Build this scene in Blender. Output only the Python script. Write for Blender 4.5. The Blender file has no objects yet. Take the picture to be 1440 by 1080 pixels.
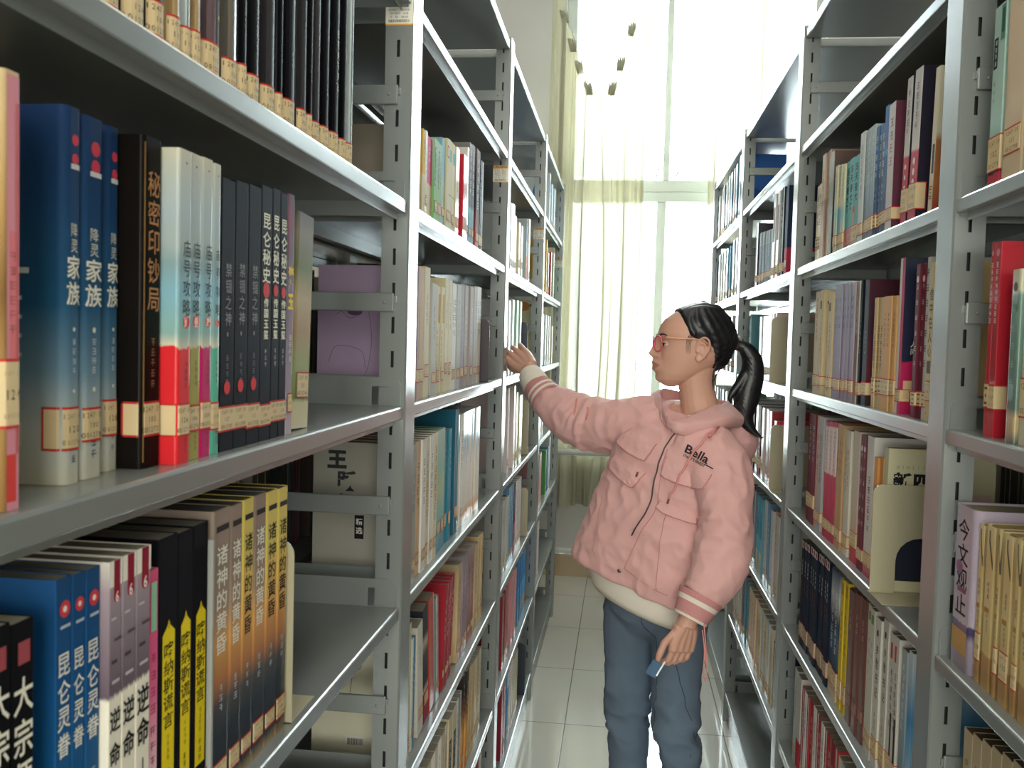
import bpy, bmesh, math, random
from mathutils import Vector, Matrix, Euler, noise, geometry

SC = bpy.context.scene
COL = SC.collection
# ---------------------------------------------------------------- camera
cam_d = bpy.data.cameras.new('camera')
cam_d.sensor_width = 36.0
cam_d.lens = 32.29
cam_d.clip_start = 0.05
cam_d.dof.use_dof = True
cam_d.dof.focus_distance = 2.35
cam_d.dof.aperture_fstop = 17.0
cam = bpy.data.objects.new('camera', cam_d)
COL.objects.link(cam)
cam.matrix_world = Matrix(((0.99245689, -0.03195132, 0.11835725, 0.0),
                           (0.11967769, 0.0431758, -0.99187353, 0.0),
                           (0.0265815, 0.99855644, 0.04667398, 1.4643),
                           (0, 0, 0, 1)))
SC.camera = cam
# ---------------------------------------------------------------- view, world, light
SC.view_settings.view_transform = 'Standard'
SC.view_settings.look = 'None'
SC.view_settings.gamma = 1.0
SC.view_settings.use_curve_mapping = False
SC.view_settings.exposure = 1.15
w = bpy.data.worlds.new('daylight')
SC.world = w
w.use_nodes = True
bg = w.node_tree.nodes['Background']
bg.inputs[0].default_value = (0.84, 0.94, 1.0, 1)
bg.inputs[1].default_value = 17.0
SC.cycles.max_bounces = 8
SC.cycles.diffuse_bounces = 4
SC.cycles.glossy_bounces = 4
SC.cycles.transparent_max_bounces = 12
SC.cycles.use_denoising = True


def area(name, loc, rot, sx, sy, power, col=(1, 1, 1), portal=False):
    d = bpy.data.lights.new(name, 'AREA')
    d.shape = 'RECTANGLE'
    d.size, d.size_y = sx, sy
    d.energy = power
    d.color = col
    if portal:
        d.cycles.is_portal = True
    o = bpy.data.objects.new(name, d)
    o.location = loc
    o.rotation_euler = rot
    COL.objects.link(o)
    return o


# the daylight comes in through the tall window at the end of the aisle and the
# unseen fill window added behind the photographer
area('window_daylight', (0.375, 5.80, 2.325), (math.radians(-90), 0, 0), 1.55, 3.05, 1, portal=True)
area('fill_window_daylight', (0.1, -3.28, 2.2), (math.radians(90), 0, 0), 3.2, 2.6, 1, portal=True)
# unseen ceiling lamps added over the aisle for fill light
FILL_LAMPS = ((0.05, -0.9), (0.05, 1.5), (0.05, 3.9))

# ---------------------------------------------------------------- helpers
R = math.radians
PI = math.pi


def hexc(h):
    h = h.lstrip('#')
    c = [int(h[i:i + 2], 16) / 255 for i in (0, 2, 4)]
    return tuple(x / 12.92 if x <= .04045 else ((x + .055) / 1.055) ** 2.4 for x in c) + (1.0,)


MATS = {}


def mat(name, col, rough=.45, metal=0., spec=.5, bump=0., bscale=200., var=0., vscale=12., coat=0., sheen=0., trans=0.):
    if name in MATS:
        return MATS[name]
    m = bpy.data.materials.new(name)
    m.use_nodes = True
    nt = m.node_tree
    p = nt.nodes['Principled BSDF']
    c = hexc(col) if isinstance(col, str) else tuple(col) + (1.0,) * (4 - len(col))
    p.inputs['Base Color'].default_value = c
    p.inputs['Roughness'].default_value = rough
    p.inputs['Metallic'].default_value = metal
    p.inputs['Specular IOR Level'].default_value = spec
    if coat:
        p.inputs['Coat Weight'].default_value = coat
        p.inputs['Coat Roughness'].default_value = .12
    if sheen:
        p.inputs['Sheen Weight'].default_value = sheen
    if var or bump:
        tc = nt.nodes.new('ShaderNodeTexCoord')
        if var:
            n = nt.nodes.new('ShaderNodeTexNoise')
            n.inputs['Scale'].default_value = vscale
            n.inputs['Detail'].default_value = 5
            nt.links.new(tc.outputs['Object'], n.inputs['Vector'])
            mx = nt.nodes.new('ShaderNodeMix')
            mx.data_type = 'RGBA'
            mx.inputs['A'].default_value = tuple(x * (1 - var) for x in c[:3]) + (1,)
            mx.inputs['B'].default_value = tuple(min(1, x * (1 + var)) for x in c[:3]) + (1,)
            nt.links.new(n.outputs['Fac'], mx.inputs['Factor'])
            nt.links.new(mx.outputs['Result'], p.inputs['Base Color'])
        if bump:
            n2 = nt.nodes.new('ShaderNodeTexNoise')
            n2.inputs['Scale'].default_value = bscale
            n2.inputs['Detail'].default_value = 3
            nt.links.new(tc.outputs['Object'], n2.inputs['Vector'])
            b = nt.nodes.new('ShaderNodeBump')
            b.inputs['Strength'].default_value = bump
            b.inputs['Distance'].default_value = .002
            nt.links.new(n2.outputs['Fac'], b.inputs['Height'])
            nt.links.new(b.outputs['Normal'], p.inputs['Normal'])
    MATS[name] = m
    return m


def ramp_mat(name, stops, rough=.35, axis=2, nz=.08, nscale=9., coat=0., mottle=None):
    """printed cover: colours stacked along an axis of the object's own box"""
    if name in MATS:
        return MATS[name]
    m = bpy.data.materials.new(name)
    m.use_nodes = True
    nt = m.node_tree
    p = nt.nodes['Principled BSDF']
    p.inputs['Roughness'].default_value = rough
    if coat:
        p.inputs['Coat Weight'].default_value = coat
        p.inputs['Coat Roughness'].default_value = .12
    tc = nt.nodes.new('ShaderNodeTexCoord')
    sx = nt.nodes.new('ShaderNodeSeparateXYZ')
    nt.links.new(tc.outputs['Generated'], sx.inputs[0])
    n = nt.nodes.new('ShaderNodeTexNoise')
    n.inputs['Scale'].default_value = nscale
    n.inputs['Detail'].default_value = 6
    nt.links.new(tc.outputs['Generated'], n.inputs['Vector'])
    a = nt.nodes.new('ShaderNodeMath')
    a.operation = 'MULTIPLY_ADD'
    a.inputs[1].default_value = nz
    nt.links.new(n.outputs['Fac'], a.inputs[0])
    nt.links.new(sx.outputs[axis], a.inputs[2])
    s = nt.nodes.new('ShaderNodeMath')
    s.operation = 'SUBTRACT'
    s.inputs[1].default_value = nz * .5
    nt.links.new(a.outputs[0], s.inputs[0])
    cr = nt.nodes.new('ShaderNodeValToRGB')
    e = cr.color_ramp.elements
    while len(e) < len(stops):
        e.new(.5)
    for i, (t, c) in enumerate(sorted(stops)):
        e[i].position = t
        e[i].color = hexc(c)
    nt.links.new(s.outputs[0], cr.inputs[0])
    out = cr.outputs[0]
    if mottle:
        n2 = nt.nodes.new('ShaderNodeTexNoise')
        n2.inputs['Scale'].default_value = mottle[1]
        n2.inputs['Detail'].default_value = 4
        nt.links.new(tc.outputs['Generated'], n2.inputs['Vector'])
        r2 = nt.nodes.new('ShaderNodeValToRGB')
        r2.color_ramp.elements[0].position = mottle[2]
        r2.color_ramp.elements[1].position = mottle[2] + .08
        nt.links.new(n2.outputs['Fac'], r2.inputs[0])
        mx = nt.nodes.new('ShaderNodeMix')
        mx.data_type = 'RGBA'
        nt.links.new(r2.outputs[0], mx.inputs['Factor'])
        nt.links.new(out, mx.inputs['A'])
        mx.inputs['B'].default_value = hexc(mottle[0])
        out = mx.outputs['Result']
    nt.links.new(out, p.inputs['Base Color'])
    MATS[name] = m
    return m


class MB:
    """collects geometry for ONE mesh object"""
    def __init__(self):
        self.v = []
        self.f = []
        self.m = []
        self.sm = []

    def quad(self, a, b, c, d, m=0):
        i = len(self.v)
        self.v += [a, b, c, d]
        self.f.append((i, i + 1, i + 2, i + 3))
        self.m.append(m)
        self.sm.append(False)

    def poly(self, pts, m=0):
        i = len(self.v)
        self.v += list(pts)
        self.f.append(tuple(range(i, i + len(pts))))
        self.m.append(m)
        self.sm.append(False)

    def box(self, x0, x1, y0, y1, z0, z1, m=0, bev=0.):
        if x0 > x1: x0, x1 = x1, x0
        if y0 > y1: y0, y1 = y1, y0
        if z0 > z1: z0, z1 = z1, z0
        if bev:
            bm = bmesh.new()
            bmesh.ops.create_cube(bm, size=1)
            for q in bm.verts:
                q.co = Vector(((x0 + x1) / 2 + q.co.x * (x1 - x0), (y0 + y1) / 2 + q.co.y * (y1 - y0), (z0 + z1) / 2 + q.co.z * (z1 - z0)))
            bmesh.ops.bevel(bm, geom=bm.edges[:], offset=bev, segments=2, profile=.5, affect='EDGES')
            self.bm(bm, m)
            bm.free()
            return
        i = len(self.v)
        self.v += [(x0, y0, z0), (x1, y0, z0), (x1, y1, z0), (x0, y1, z0), (x0, y0, z1), (x1, y0, z1), (x1, y1, z1), (x0, y1, z1)]
        for q in ((0, 3, 2, 1), (4, 5, 6, 7), (0, 1, 5, 4), (1, 2, 6, 5), (2, 3, 7, 6), (3, 0, 4, 7)):
            self.f.append(tuple(i + k for k in q))
            self.m.append(m)
            self.sm.append(False)

    def bm(self, bm, m=0, smooth=False):
        i = len(self.v)
        bm.verts.index_update()
        self.v += [tuple(q.co) for q in bm.verts]
        for f in bm.faces:
            self.f.append(tuple(i + q.index for q in f.verts))
            self.m.append(m)
            self.sm.append(smooth)

    def loft(self, rings, m=0, closed=True, caps=True, smooth=True):
        i = len(self.v)
        n = len(rings[0])
        for r in rings:
            self.v += [tuple(p) for p in r]
        for a in range(len(rings) - 1):
            for k in range(n if closed else n - 1):
                k2 = (k + 1) % n
                self.f.append((i + a * n + k, i + a * n + k2, i + (a + 1) * n + k2, i + (a + 1) * n + k))
                self.m.append(m)
                self.sm.append(smooth)
        if caps and closed:
            self.f.append(tuple(i + k for k in range(n))[::-1])
            self.m.append(m)
            self.sm.append(False)
            self.f.append(tuple(i + (len(rings) - 1) * n + k for k in range(n)))
            self.m.append(m)
            self.sm.append(False)

    def tube(self, pts, r, n=8, m=0, caps=True):
        pts = [Vector(p) for p in pts]
        rs = r if isinstance(r, (list, tuple)) else [r] * len(pts)
        rings = []
        ref = None
        for k, p in enumerate(pts):
            t = (pts[min(k + 1, len(pts) - 1)] - pts[max(k - 1, 0)]).normalized()
            if ref is None:
                ref = Vector((0, 0, 1)) if abs(t.z) < .9 else Vector((1, 0, 0))
            u = t.cross(ref).normalized()
            q = u.cross(t).normalized()
            ref = q
            rings.append([p + (u * math.cos(2 * PI * j / n) + q * math.sin(2 * PI * j / n)) * rs[k] for j in range(n)])
        self.loft(rings, m, True, caps)

    def extrude_profile(self, path, thick, y0, y1, m=0, flip=1):
        """thin sheet: an XZ polyline given a thickness and run along Y"""
        n = len(path)
        nor = []
        for k in range(n):
            a = Vector(path[max(k - 1, 0)])
            b = Vector(path[k])
            c = Vector(path[min(k + 1, n - 1)])
            d1 = (b - a).normalized() if k > 0 else (c - b).normalized()
            d2 = (c - b).normalized() if k < n - 1 else d1
            n1 = Vector((-d1.y, d1.x))
            n2 = Vector((-d2.y, d2.x))
            q = (n1 + n2)
            q = q / max(q.length, 1e-6)
            nor.append(q / max(.4, q.dot(n1)))
        loop = [Vector(p) for p in path] + [Vector(path[k]) + nor[k] * thick * flip for k in range(n - 1, -1, -1)]
        rings = [[(p.x, y, p.y) for p in loop] for y in (y0, y1)]
        i = len(self.v)
        N = len(loop)
        for r in rings:
            self.v += r
        for k in range(N):
            k2 = (k + 1) % N
            self.f.append((i + k, i + k2, i + N + k2, i + N + k))
            self.m.append(m)
            self.sm.append(False)
        for e in (0, 1):
            for k in range(n - 1):
                q = (i + e * N + k, i + e * N + k + 1, i + e * N + N - 2 - k, i + e * N + N - 1 - k)
                self.f.append(q)
                self.m.append(m)
                self.sm.append(False)

    def mesh(self, name, mats, recalc=True):
        me = bpy.data.meshes.new(name)
        me.from_pydata([tuple(p) for p in self.v], [], self.f)
        for mm in (mats if isinstance(mats, (list, tuple)) else [mats]):
            me.materials.append(mm)
        me.polygons.foreach_set('material_index', self.m)
        me.polygons.foreach_set('use_smooth', self.sm)
        if recalc:
            b = bmesh.new()
            b.from_mesh(me)
            bmesh.ops.recalc_face_normals(b, faces=b.faces[:])
            b.to_mesh(me)
            b.free()
        me.update()
        return me

    def build(self, name, mats, parent=None, recalc=True):
        return link(name, self.mesh(name, mats, recalc), parent)


def link(name, me, parent=None, loc=None, rot=None):
    o = bpy.data.objects.new(name, me)
    COL.objects.link(o)
    if parent is not None:
        o.parent = parent
    if loc is not None:
        o.location = loc
    if rot is not None:
        o.rotation_euler = rot
    return o


def tag(o, label=None, cat=None, group=None, kind=None):
    if label: o['label'] = label
    if cat: o['category'] = cat
    if group: o['group'] = group
    if kind: o['kind'] = kind
    return o


def empty(name, loc=(0, 0, 0), rz=0.):
    o = bpy.data.objects.new(name, None)
    o.empty_display_size = .05
    o.location = loc
    o.rotation_euler = (0, 0, rz)
    COL.objects.link(o)
    return o


# lettering: every string becomes a flat mesh lying in its XZ plane, facing -Y
TEXTS = {}


def text_job(s, size, vertical=False, bold=0., align='CENTER', res=2, lsp=1.):
    key = (s, round(size, 5), vertical, bold, align, res, lsp)
    if key not in TEXTS:
        c = bpy.data.curves.new('lettering', 'FONT')
        c.body = '\n'.join(s) if vertical else s
        c.size = size
        c.resolution_u = res
        c.align_x = align
        c.offset = bold * size
        c.space_line = lsp
        o = bpy.data.objects.new('lettering', c)
        COL.objects.link(o)
        TEXTS[key] = [o, None]
    return key


def text_flush():
    todo = [k for k, t in TEXTS.items() if t[1] is None]
    if not todo:
        return
    dg = bpy.context.evaluated_depsgraph_get()
    dg.update()
    for k in todo:
        o = TEXTS[k][0]
        me = bpy.data.meshes.new_from_object(o.evaluated_get(dg))
        vs = [(v.co.x, 0., v.co.y) for v in me.vertices]
        fs = [tuple(p.vertices) for p in me.polygons]
        # centre on its own box (x) and put its top at z = 0
        if vs:
            zt = max(v[2] for v in vs)
            zb = min(v[2] for v in vs)
            x0, x1 = min(v[0] for v in vs), max(v[0] for v in vs)
            cx = (x0 + x1) / 2 if k[4] == 'CENTER' else x0
            vs = [(v[0] - cx, v[1], v[2] - zt) for v in vs]
        else:
            zt = zb = x0 = x1 = 0
        TEXTS[k][1] = (vs, fs, zt - zb, x1 - x0)
        c = o.data
        bpy.data.objects.remove(o)
        bpy.data.curves.remove(c)
        bpy.data.meshes.remove(me)


def add_text(mb, key, x, y, z, m=0, fit_h=None, fit_w=None):
    """lay a finished string into a mesh collector: centre x, top z"""
    vs, fs, h, wd = TEXTS[key][1]
    sz = 1. if not fit_h or h == 0 else fit_h / h
    sx = sz if not fit_w or wd == 0 else min(sz, fit_w / wd)
    if fit_w and wd and not fit_h:
        sx = fit_w / wd
        sz = sx
    i = len(mb.v)
    mb.v += [(x + a * sx, y, z + c * sz) for a, b, c in vs]
    for f in fs:
        mb.f.append(tuple(i + k for k in f))
        mb.m.append(m)
        mb.sm.append(False)


# ---------------------------------------------------------------- shared materials
STEEL = mat('grey_enamel_steel', '#878c8b', rough=.24, metal=.22, spec=.75, bump=.06, bscale=420.)
SLOT = mat('slot_dark', '#0c0e10', rough=.8)
PAGES = mat('page_edges', '#a39a88', rough=.85, var=.16, vscale=60.)
PAGES_D = mat('dusty_page_edges', '#6d675d', rough=.9, var=.2, vscale=60.)
INK = mat('black_ink', '#17161a', rough=.6)
WHITE = mat('white_print', '#ece9e0', rough=.5)
RED = mat('red_print', '#c8262c', rough=.45)
LABEL = mat('call_label_paper', '#e2cba0', rough=.5, var=.1, vscale=30.)
# ================================================================ the room
WY = 5.72        # inner face of the end wall
XW0, XW1 = -2.6, 2.8
YB = -3.2
CEIL = 4.1
FILL_TINT = (.545, .52, .475, 1)  # pane tint that warms and dims the added window's fill light
WX0, WX1, WZ0, WZ1 = -0.40, 1.15, 0.80, 3.85


def tile_mat(name, base, grout, w, rough, ox=0., oy=0., axis='XY', var=.04, gap=.0022):
    m = bpy.data.materials.new(name)
    m.use_nodes = True
    nt = m.node_tree
    p = nt.nodes['Principled BSDF']
    tc = nt.nodes.new('ShaderNodeTexCoord')
    mp = nt.nodes.new('ShaderNodeMapping')
    mp.inputs['Location'].default_value = (ox, oy, 0)
    if axis == 'XZ':
        mp.inputs['Rotation'].default_value = (R(90), 0, 0)
    nt.links.new(tc.outputs['Object'], mp.inputs[0])
    b = nt.nodes.new('ShaderNodeTexBrick')
    b.offset = 0.
    b.inputs['Scale'].default_value = 1.
    b.inputs['Brick Width'].default_value = w
    b.inputs['Row Height'].default_value = w
    b.inputs['Mortar Size'].default_value = gap
    b.inputs['Mortar Smooth'].default_value = .2
    c = hexc(base)
    b.inputs['Color1'].default_value = c
    b.inputs['Color2'].default_value = tuple(x * (1 - var) for x in c[:3]) + (1,)
    b.inputs['Mortar'].default_value = hexc(grout)
    nt.links.new(mp.outputs[0], b.inputs['Vector'])
    n = nt.nodes.new('ShaderNodeTexNoise')
    n.inputs['Scale'].default_value = 5
    n.inputs['Detail'].default_value = 6
    nt.links.new(tc.outputs['Object'], n.inputs['Vector'])
    mx = nt.nodes.new('ShaderNodeMix')
    mx.data_type = 'RGBA'
    mx.blend_type = 'MULTIPLY'
    mx.inputs['Factor'].default_value = .10
    nt.links.new(b.outputs['Color'], mx.inputs['A'])
    nt.links.new(n.outputs['Color'], mx.inputs['B'])
    nt.links.new(mx.outputs['Result'], p.inputs['Base Color'])
    p.inputs['Roughness'].default_value = rough
    bp = nt.nodes.new('ShaderNodeBump')
    bp.inputs['Strength'].default_value = .35
    bp.inputs['Distance'].default_value = .001
    bp.invert = True
    nt.links.new(b.outputs['Fac'], bp.inputs['Height'])
    nt.links.new(bp.outputs['Normal'], p.inputs['Normal'])
    return m


PLASTER = mat('wall_plaster', '#c8c5c2', rough=.9, bump=.25, bscale=40., var=.07, vscale=3.)
CEILM = mat('ceiling_paint', '#e4e2dc', rough=.9)
FLOOR = tile_mat('floor_tiles', '#d2cec4', '#7c766a', .6, .10, ox=.175, oy=-5.27 + 6.0)
SKIRT = tile_mat('skirting_tiles', '#c2a98a', '#7d6b58', .6, .25, ox=.06, oy=.43, axis='XZ')
ALU = mat('white_window_profile', '#b9bdb8', rough=.4)

mb = MB(); mb.box(XW0 - .2, XW1 + .2, YB - .2, WY + .24, -.12, 0); tag(mb.build('floor', FLOOR), kind='structure')
mb = MB(); mb.box(XW0 - .2, XW1 + .2, YB - .2, WY + .24, CEIL, CEIL + .12); tag(mb.build('ceiling', CEILM), kind='structure')
mb = MB(); mb.box(XW0 - .2, XW0, YB, WY + .24, 0, CEIL); tag(mb.build('wall_left', PLASTER), kind='structure')
mb = MB(); mb.box(XW1, XW1 + .2, YB, WY + .24, 0, CEIL); tag(mb.build('wall_right', PLASTER), kind='structure')
# wall behind the photographer, with an opening for the added fill window
mb = MB()
V0, V1, V2, V3 = -1.5, 1.7, .85, 3.5
mb.box(XW0, V0, YB - .2, YB, 0, CEIL)
mb.box(V1, XW1, YB - .2, YB, 0, CEIL)
mb.box(V0, V1, YB - .2, YB, 0, V2)
mb.box(V0, V1, YB - .2, YB, V3, CEIL)
tag(mb.build('wall_front', PLASTER), kind='structure')
mb = MB()
mb.box(XW0, WX0, WY, WY + .24, 0, CEIL)
mb.box(WX1, XW1, WY, WY + .24, 0, CEIL)
mb.box(WX0, WX1, WY, WY + .24, 0, WZ0)
mb.box(WX0, WX1, WY, WY + .24, WZ1, CEIL)
tag(mb.build('wall_back', PLASTER), kind='structure')
mb = MB(); mb.box(XW0, XW1, WY - .012, WY, 0, .165)
tag(mb.build('baseboard_back', SKIRT), kind='structure')

# ---- window: outer frame, transom, mullions, panes
win = empty('window_1', (0, WY + .10, 0))
tag(win, kind='structure')
mb = MB()
for a in ((WX0, WX0 + .06), (WX1 - .06, WX1)):
    mb.box(a[0], a[1], -.035, .035, WZ0, WZ1, bev=.004)
mb.box(WX0 + .06, WX1 - .06, -.035, .035, WZ0, WZ0 + .06, bev=.004)
mb.box(WX0 + .06, WX1 - .06, -.035, .035, WZ1 - .06, WZ1, bev=.004)
mb.box(WX0 + .06, WX1 - .06, -.045, .04, 2.345, 2.405, bev=.006)
mb.box(WX0 + .06, WX1 - .06, -.03, .035, 2.405, 2.48, bev=.006)
mb.build('window_frame', ALU, win)
for x in (.232,):
    mb = MB(); mb.box(x - .0195, x + .0195, -.03, .03, 2.48, WZ1 - .06, bev=.004); mb.build('mullion', ALU, win)
for x in (.212,):
    mb = MB(); mb.box(x - .030, x + .026, -.036, .03, WZ0 + .06, 2.345, bev=.004); mb.build('mullion', ALU, win)
for x in (.172, .292):
    mb = MB(); mb.tube([(x, -.05, 2.484), (x, -.062, 2.50), (x + .012, -.066, 2.53), (x + .004, -.066, 2.55)], .005, 6); mb.build('window_latch', mat('latch_grey', '#5c5a58', rough=.4, metal=.5), win)
glass = bpy.data.materials.new('window_glass')
glass.use_nodes = True
nt = glass.node_tree
nt.nodes.remove(nt.nodes['Principled BSDF'])
tr = nt.nodes.new('ShaderNodeBsdfTransparent')
tr.inputs[0].default_value = (.93, .96, .95, 1)
gl = nt.nodes.new('ShaderNodeBsdfGlossy')
gl.inputs['Roughness'].default_value = .02
fr = nt.nodes.new('ShaderNodeFresnel')
ms = nt.nodes.new('ShaderNodeMixShader')
nt.links.new(fr.outputs[0], ms.inputs[0]); nt.links.new(tr.outputs[0], ms.inputs[1]); nt.links.new(gl.outputs[0], ms.inputs[2])
nt.links.new(ms.outputs[0], nt.nodes['Material Output'].inputs[0])
for (a, b, c, d) in ((WX0 + .06, .2125, 2.48, WZ1 - .06), (.2515, WX1 - .06, 2.48, WZ1 - .06),
                     (WX0 + .06, .182, WZ0 + .06, 2.345), (.238, WX1 - .06, WZ0 + .06, 2.345)):
    mb = MB(); mb.box(a, b, -.003, .003, c, d); mb.build('window_pane', glass, win)
mb = MB(); mb.box(WX0, WX1, -.13, .05, WZ0 - .03, WZ0, bev=.006); mb.build('window_sill', mat('sill_stone', '#cfccc2', rough=.35), win)

# ---- unseen window added behind the photographer for frontal fill, panes tinted warm
win = empty('fill_window', (0, YB - .1, 0))
tag(win, kind='structure')
mb = MB()
for a in (V0, -.45, .65, V1 - .05): mb.box(a, a + .05, -.03, .03, V2, V3)
for a in (V2, 2.4, V3 - .05): mb.box(V0, V1, -.03, .03, a, a + .05)
mb.build('window_frame', ALU, win)
film = bpy.data.materials.new('warm_fill_glass')
film.use_nodes = True
nt = film.node_tree
nt.nodes.remove(nt.nodes['Principled BSDF'])
tr = nt.nodes.new('ShaderNodeBsdfTransparent')
tr.inputs[0].default_value = FILL_TINT
nt.links.new(tr.outputs[0], nt.nodes['Material Output'].inputs[0])
for a, b in ((V0 + .05, -.45), (-.40, .65), (.70, V1 - .05)):
    for c, d in ((V2 + .05, 2.4), (2.45, V3 - .05)):
        mb = MB(); mb.box(a, b, -.003, .003, c, d); mb.build('window_pane', film, win)

# ---- the added ceiling fill lamps: housing + glowing diffuser
em = bpy.data.materials.new('fill_lamp_diffuser')
em.use_nodes = True
p = em.node_tree.nodes['Principled BSDF']
p.inputs['Base Color'].default_value = (.9, .9, .9, 1)
p.inputs['Emission Color'].default_value = (1, .87, .70, 1)
p.inputs['Emission Strength'].default_value = 2.5
for k, (x, y) in enumerate(FILL_LAMPS):
    t = empty('ceiling_fill_lamp', (x, y, 3.62))
    tag(t, 'unseen white fill lamp added over the aisle, %s' % ('behind the photographer', 'above the nearest bookcases', 'above the far bookcases')[k], 'ceiling light', 'added fill lamps over the aisle')
    mb = MB(); mb.box(-.16, .16, -.65, .65, .02, .08, bev=.008); mb.build('housing', mat('fill_lamp_housing', '#e6e6e2', rough=.4), t)
    mb = MB(); mb.box(-.14, .14, -.63, .63, 0, .02); mb.build('diffuser', em, t)
    for yy in (-.5, .5):
        mb = MB(); mb.tube([(0, yy, .08), (0, yy, CEIL - 3.62)], .006)
        mb.build('suspension_rod', mat('fill_lamp_housing', '#e6e6e2'), t)

# ---- heating pipes along the end wall
PIPE = mat('white_pipe_paint', '#d5d8d3', rough=.35)
for z, rr, lab in ((.815, .019, 'upper'), (.175, .022, 'lower')):
    off = .285 if lab == 'upper' else .075
    t = empty('heating_pipe', (0, WY - off, z))
    tag(t, '%s white heating pipe running along the end wall %s' % (lab, 'across the curtain' if lab == 'upper' else 'just above the tiled skirting'), 'pipe')
    mb = MB(); mb.tube([(XW0 + .02, 0, 0), (XW1 - .02, 0, 0)], rr, 12); mb.build('pipe', PIPE, t)
    for x in (-1.2, 1.3, 2.2):
        mb = MB(); mb.box(x - .012, x + .012, 0, off - .002, -.01, .01)
        mb.build('wall_bracket', PIPE, t)
mb = MB()
mb.tube([(-.165, WY - .055, .165), (-.172, WY - .06, .08), (-.176, WY - .07, .03), (-.16, WY - .075, .012), (-.145, WY - .07, .03), (-.14, WY - .06, .09), (-.139, WY - .055, .165)], .0022, 6)
o = mb.build('hanging_cord', mat('cord_grey', '#8d877c', rough=.6))
tag(o, 'thin loop of cord hanging from the lower heating pipe to the floor', 'cord')

# ---- curtains: translucent cream cloth
cm = bpy.data.materials.new('cream_curtain_cloth')
cm.use_nodes = True
nt = cm.node_tree
nt.nodes.remove(nt.nodes['Principled BSDF'])
di = nt.nodes.new('ShaderNodeBsdfDiffuse'); di.inputs[0].default_value = hexc('#dedcc4')
tl = nt.nodes.new('ShaderNodeBsdfTranslucent'); tl.inputs[0].default_value = hexc('#706a54')
ms = nt.nodes.new('ShaderNodeMixShader'); ms.inputs[0].default_value = .5
nt.links.new(di.outputs[0], ms.inputs[1]); nt.links.new(tl.outputs[0], ms.inputs[2])
tp = nt.nodes.new('ShaderNodeBsdfTransparent'); tp.inputs[0].default_value = (1, 1, .96, 1)
m2 = nt.nodes.new('ShaderNodeMixShader'); m2.inputs[0].default_value = .02
nt.links.new(ms.outputs[0], m2.inputs[1]); nt.links.new(tp.outputs[0], m2.inputs[2])
nt.links.new(m2.outputs[0], nt.nodes['Material Output'].inputs[0])


def curtain_mesh(x0, x1, ztop, zbot, folds, seed, nx=150, nz=60, y=WY - .17, amp=.035, gather=None):
    rnd = random.Random(seed)
    ph = [rnd.uniform(0, 6.28) for _ in range(6)]
    mb = MB()
    rings = []
    for j in range(nz + 1):
        t = j / nz
        row = []
        for i in range(nx + 1):
            u = i / nx
            zt = ztop(u) if callable(ztop) else ztop
            zb = zbot(u) if callable(zbot) else zbot
            z = zt + (zb - zt) * t
            uu = gather(u, t) if gather else u
            a = amp * (.6 + .5 * t)
            d = a * (math.sin(folds * 6.28 * u + ph[0] + .8 * math.sin(2.2 * t + ph[1])) + .55 * math.sin(folds * 2.3 * 6.28 * u + ph[2] - 1.1 * t) + .3 * math.sin(folds * 4.1 * 6.28 * u + ph[3] + 1.7 * t))
            row.append((x0 + (x1 - x0) * uu + .35 * d * math.cos(folds * 6.28 * u), y + d * .62, z))
        rings.append(row)
    mb.loft(rings, 0, closed=False, caps=False)
    return mb


# the left curtain sags between the last hooks it still hangs from
def sag(u):
    pts = ((0, 3.80), (.06, 3.55), (.2, 3.28), (.36, 3.02), (.5, 2.93), (.62, 2.99), (.78, 3.28), (.90, 3.60), (1, 3.84))
    for (a, za), (b, zb) in zip(pts, pts[1:]):
        if u <= b:
            s = (u - a) / (b - a)
            return za + (zb - za) * s
    return pts[-1][1]


cu = empty('curtain', (0, 0, 0))
tag(cu, 'cream sheer curtain sagging from its hooks on the left half of the window', 'curtain', 'window curtains')
mb = curtain_mesh(-.47, .10, sag, lambda u: .43 + .05 * math.sin(4 * u), 4.0, 5, amp=.055,
                  gather=lambda u, t: (u * (1 - .14 * math.sin(PI * t)) if u < .5 else 1 - (1 - u) * (1 - .10 * math.sin(PI * t))) + .05 * math.sin(PI * u) * math.sin(2.6 * t))
mb.build('cloth', cm, cu, recalc=False)
# pleated heading tape and hooks along the sagging edge
for k in range(10):
    mb = MB(); hk = MB()
    u = (.03, .13, .22, .30, .40, .62, .70, .80, .88, .96)[k]
    x = -.47 + .57 * u
    z = sag(u)
    s = -1 if u < .5 else 1
    for q in range(4):
        mb.tube([(x + .009 * q - .014, WY - .17, z - .055), (x + .011 * q - .018 + s * .008, WY - .19, z - .012), (x + .012 * q - .022 + s * .014, WY - .18, z + .02)], [.006, .008, .004], 6)
    hk.tube([(x, WY - .185, z - .02), (x, WY - .21, z + .01), (x + s * .006, WY - .20, z + .05), (x + s * .004, WY - .17, z + .04)], .003, 6)
    mb.build('heading_pleat', cm, cu)
    hk.build('hook', mat('curtain_hook', '#c9c6ae', rough=.4), cu)
cu = empty('curtain', (0, 0, 0))
tag(cu, 'cream curtain drawn back beside the far end of the right shelving', 'curtain', 'window curtains')
mb = curtain_mesh(.46, .80, 3.84, .45, 4.0, 9, nx=100, amp=.030)
mb.build('cloth', cm, cu, recalc=False)
t = empty('curtain_rail', (0, WY - .15, 3.86))
tag(t, 'white curtain rail fixed above the tall window', 'curtain rail')
mb = MB(); mb.tube([(XW0 + .4, 0, 0), (XW1 - .3, 0, 0)], .014, 10); mb.build('rail', PIPE, t)
for x in (-1.4, -.5, .9, 2.2):
    mb = MB(); mb.box(x - .01, x + .01, 0, .15, -.008, .008); mb.build('rail_bracket', PIPE, t)
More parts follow.
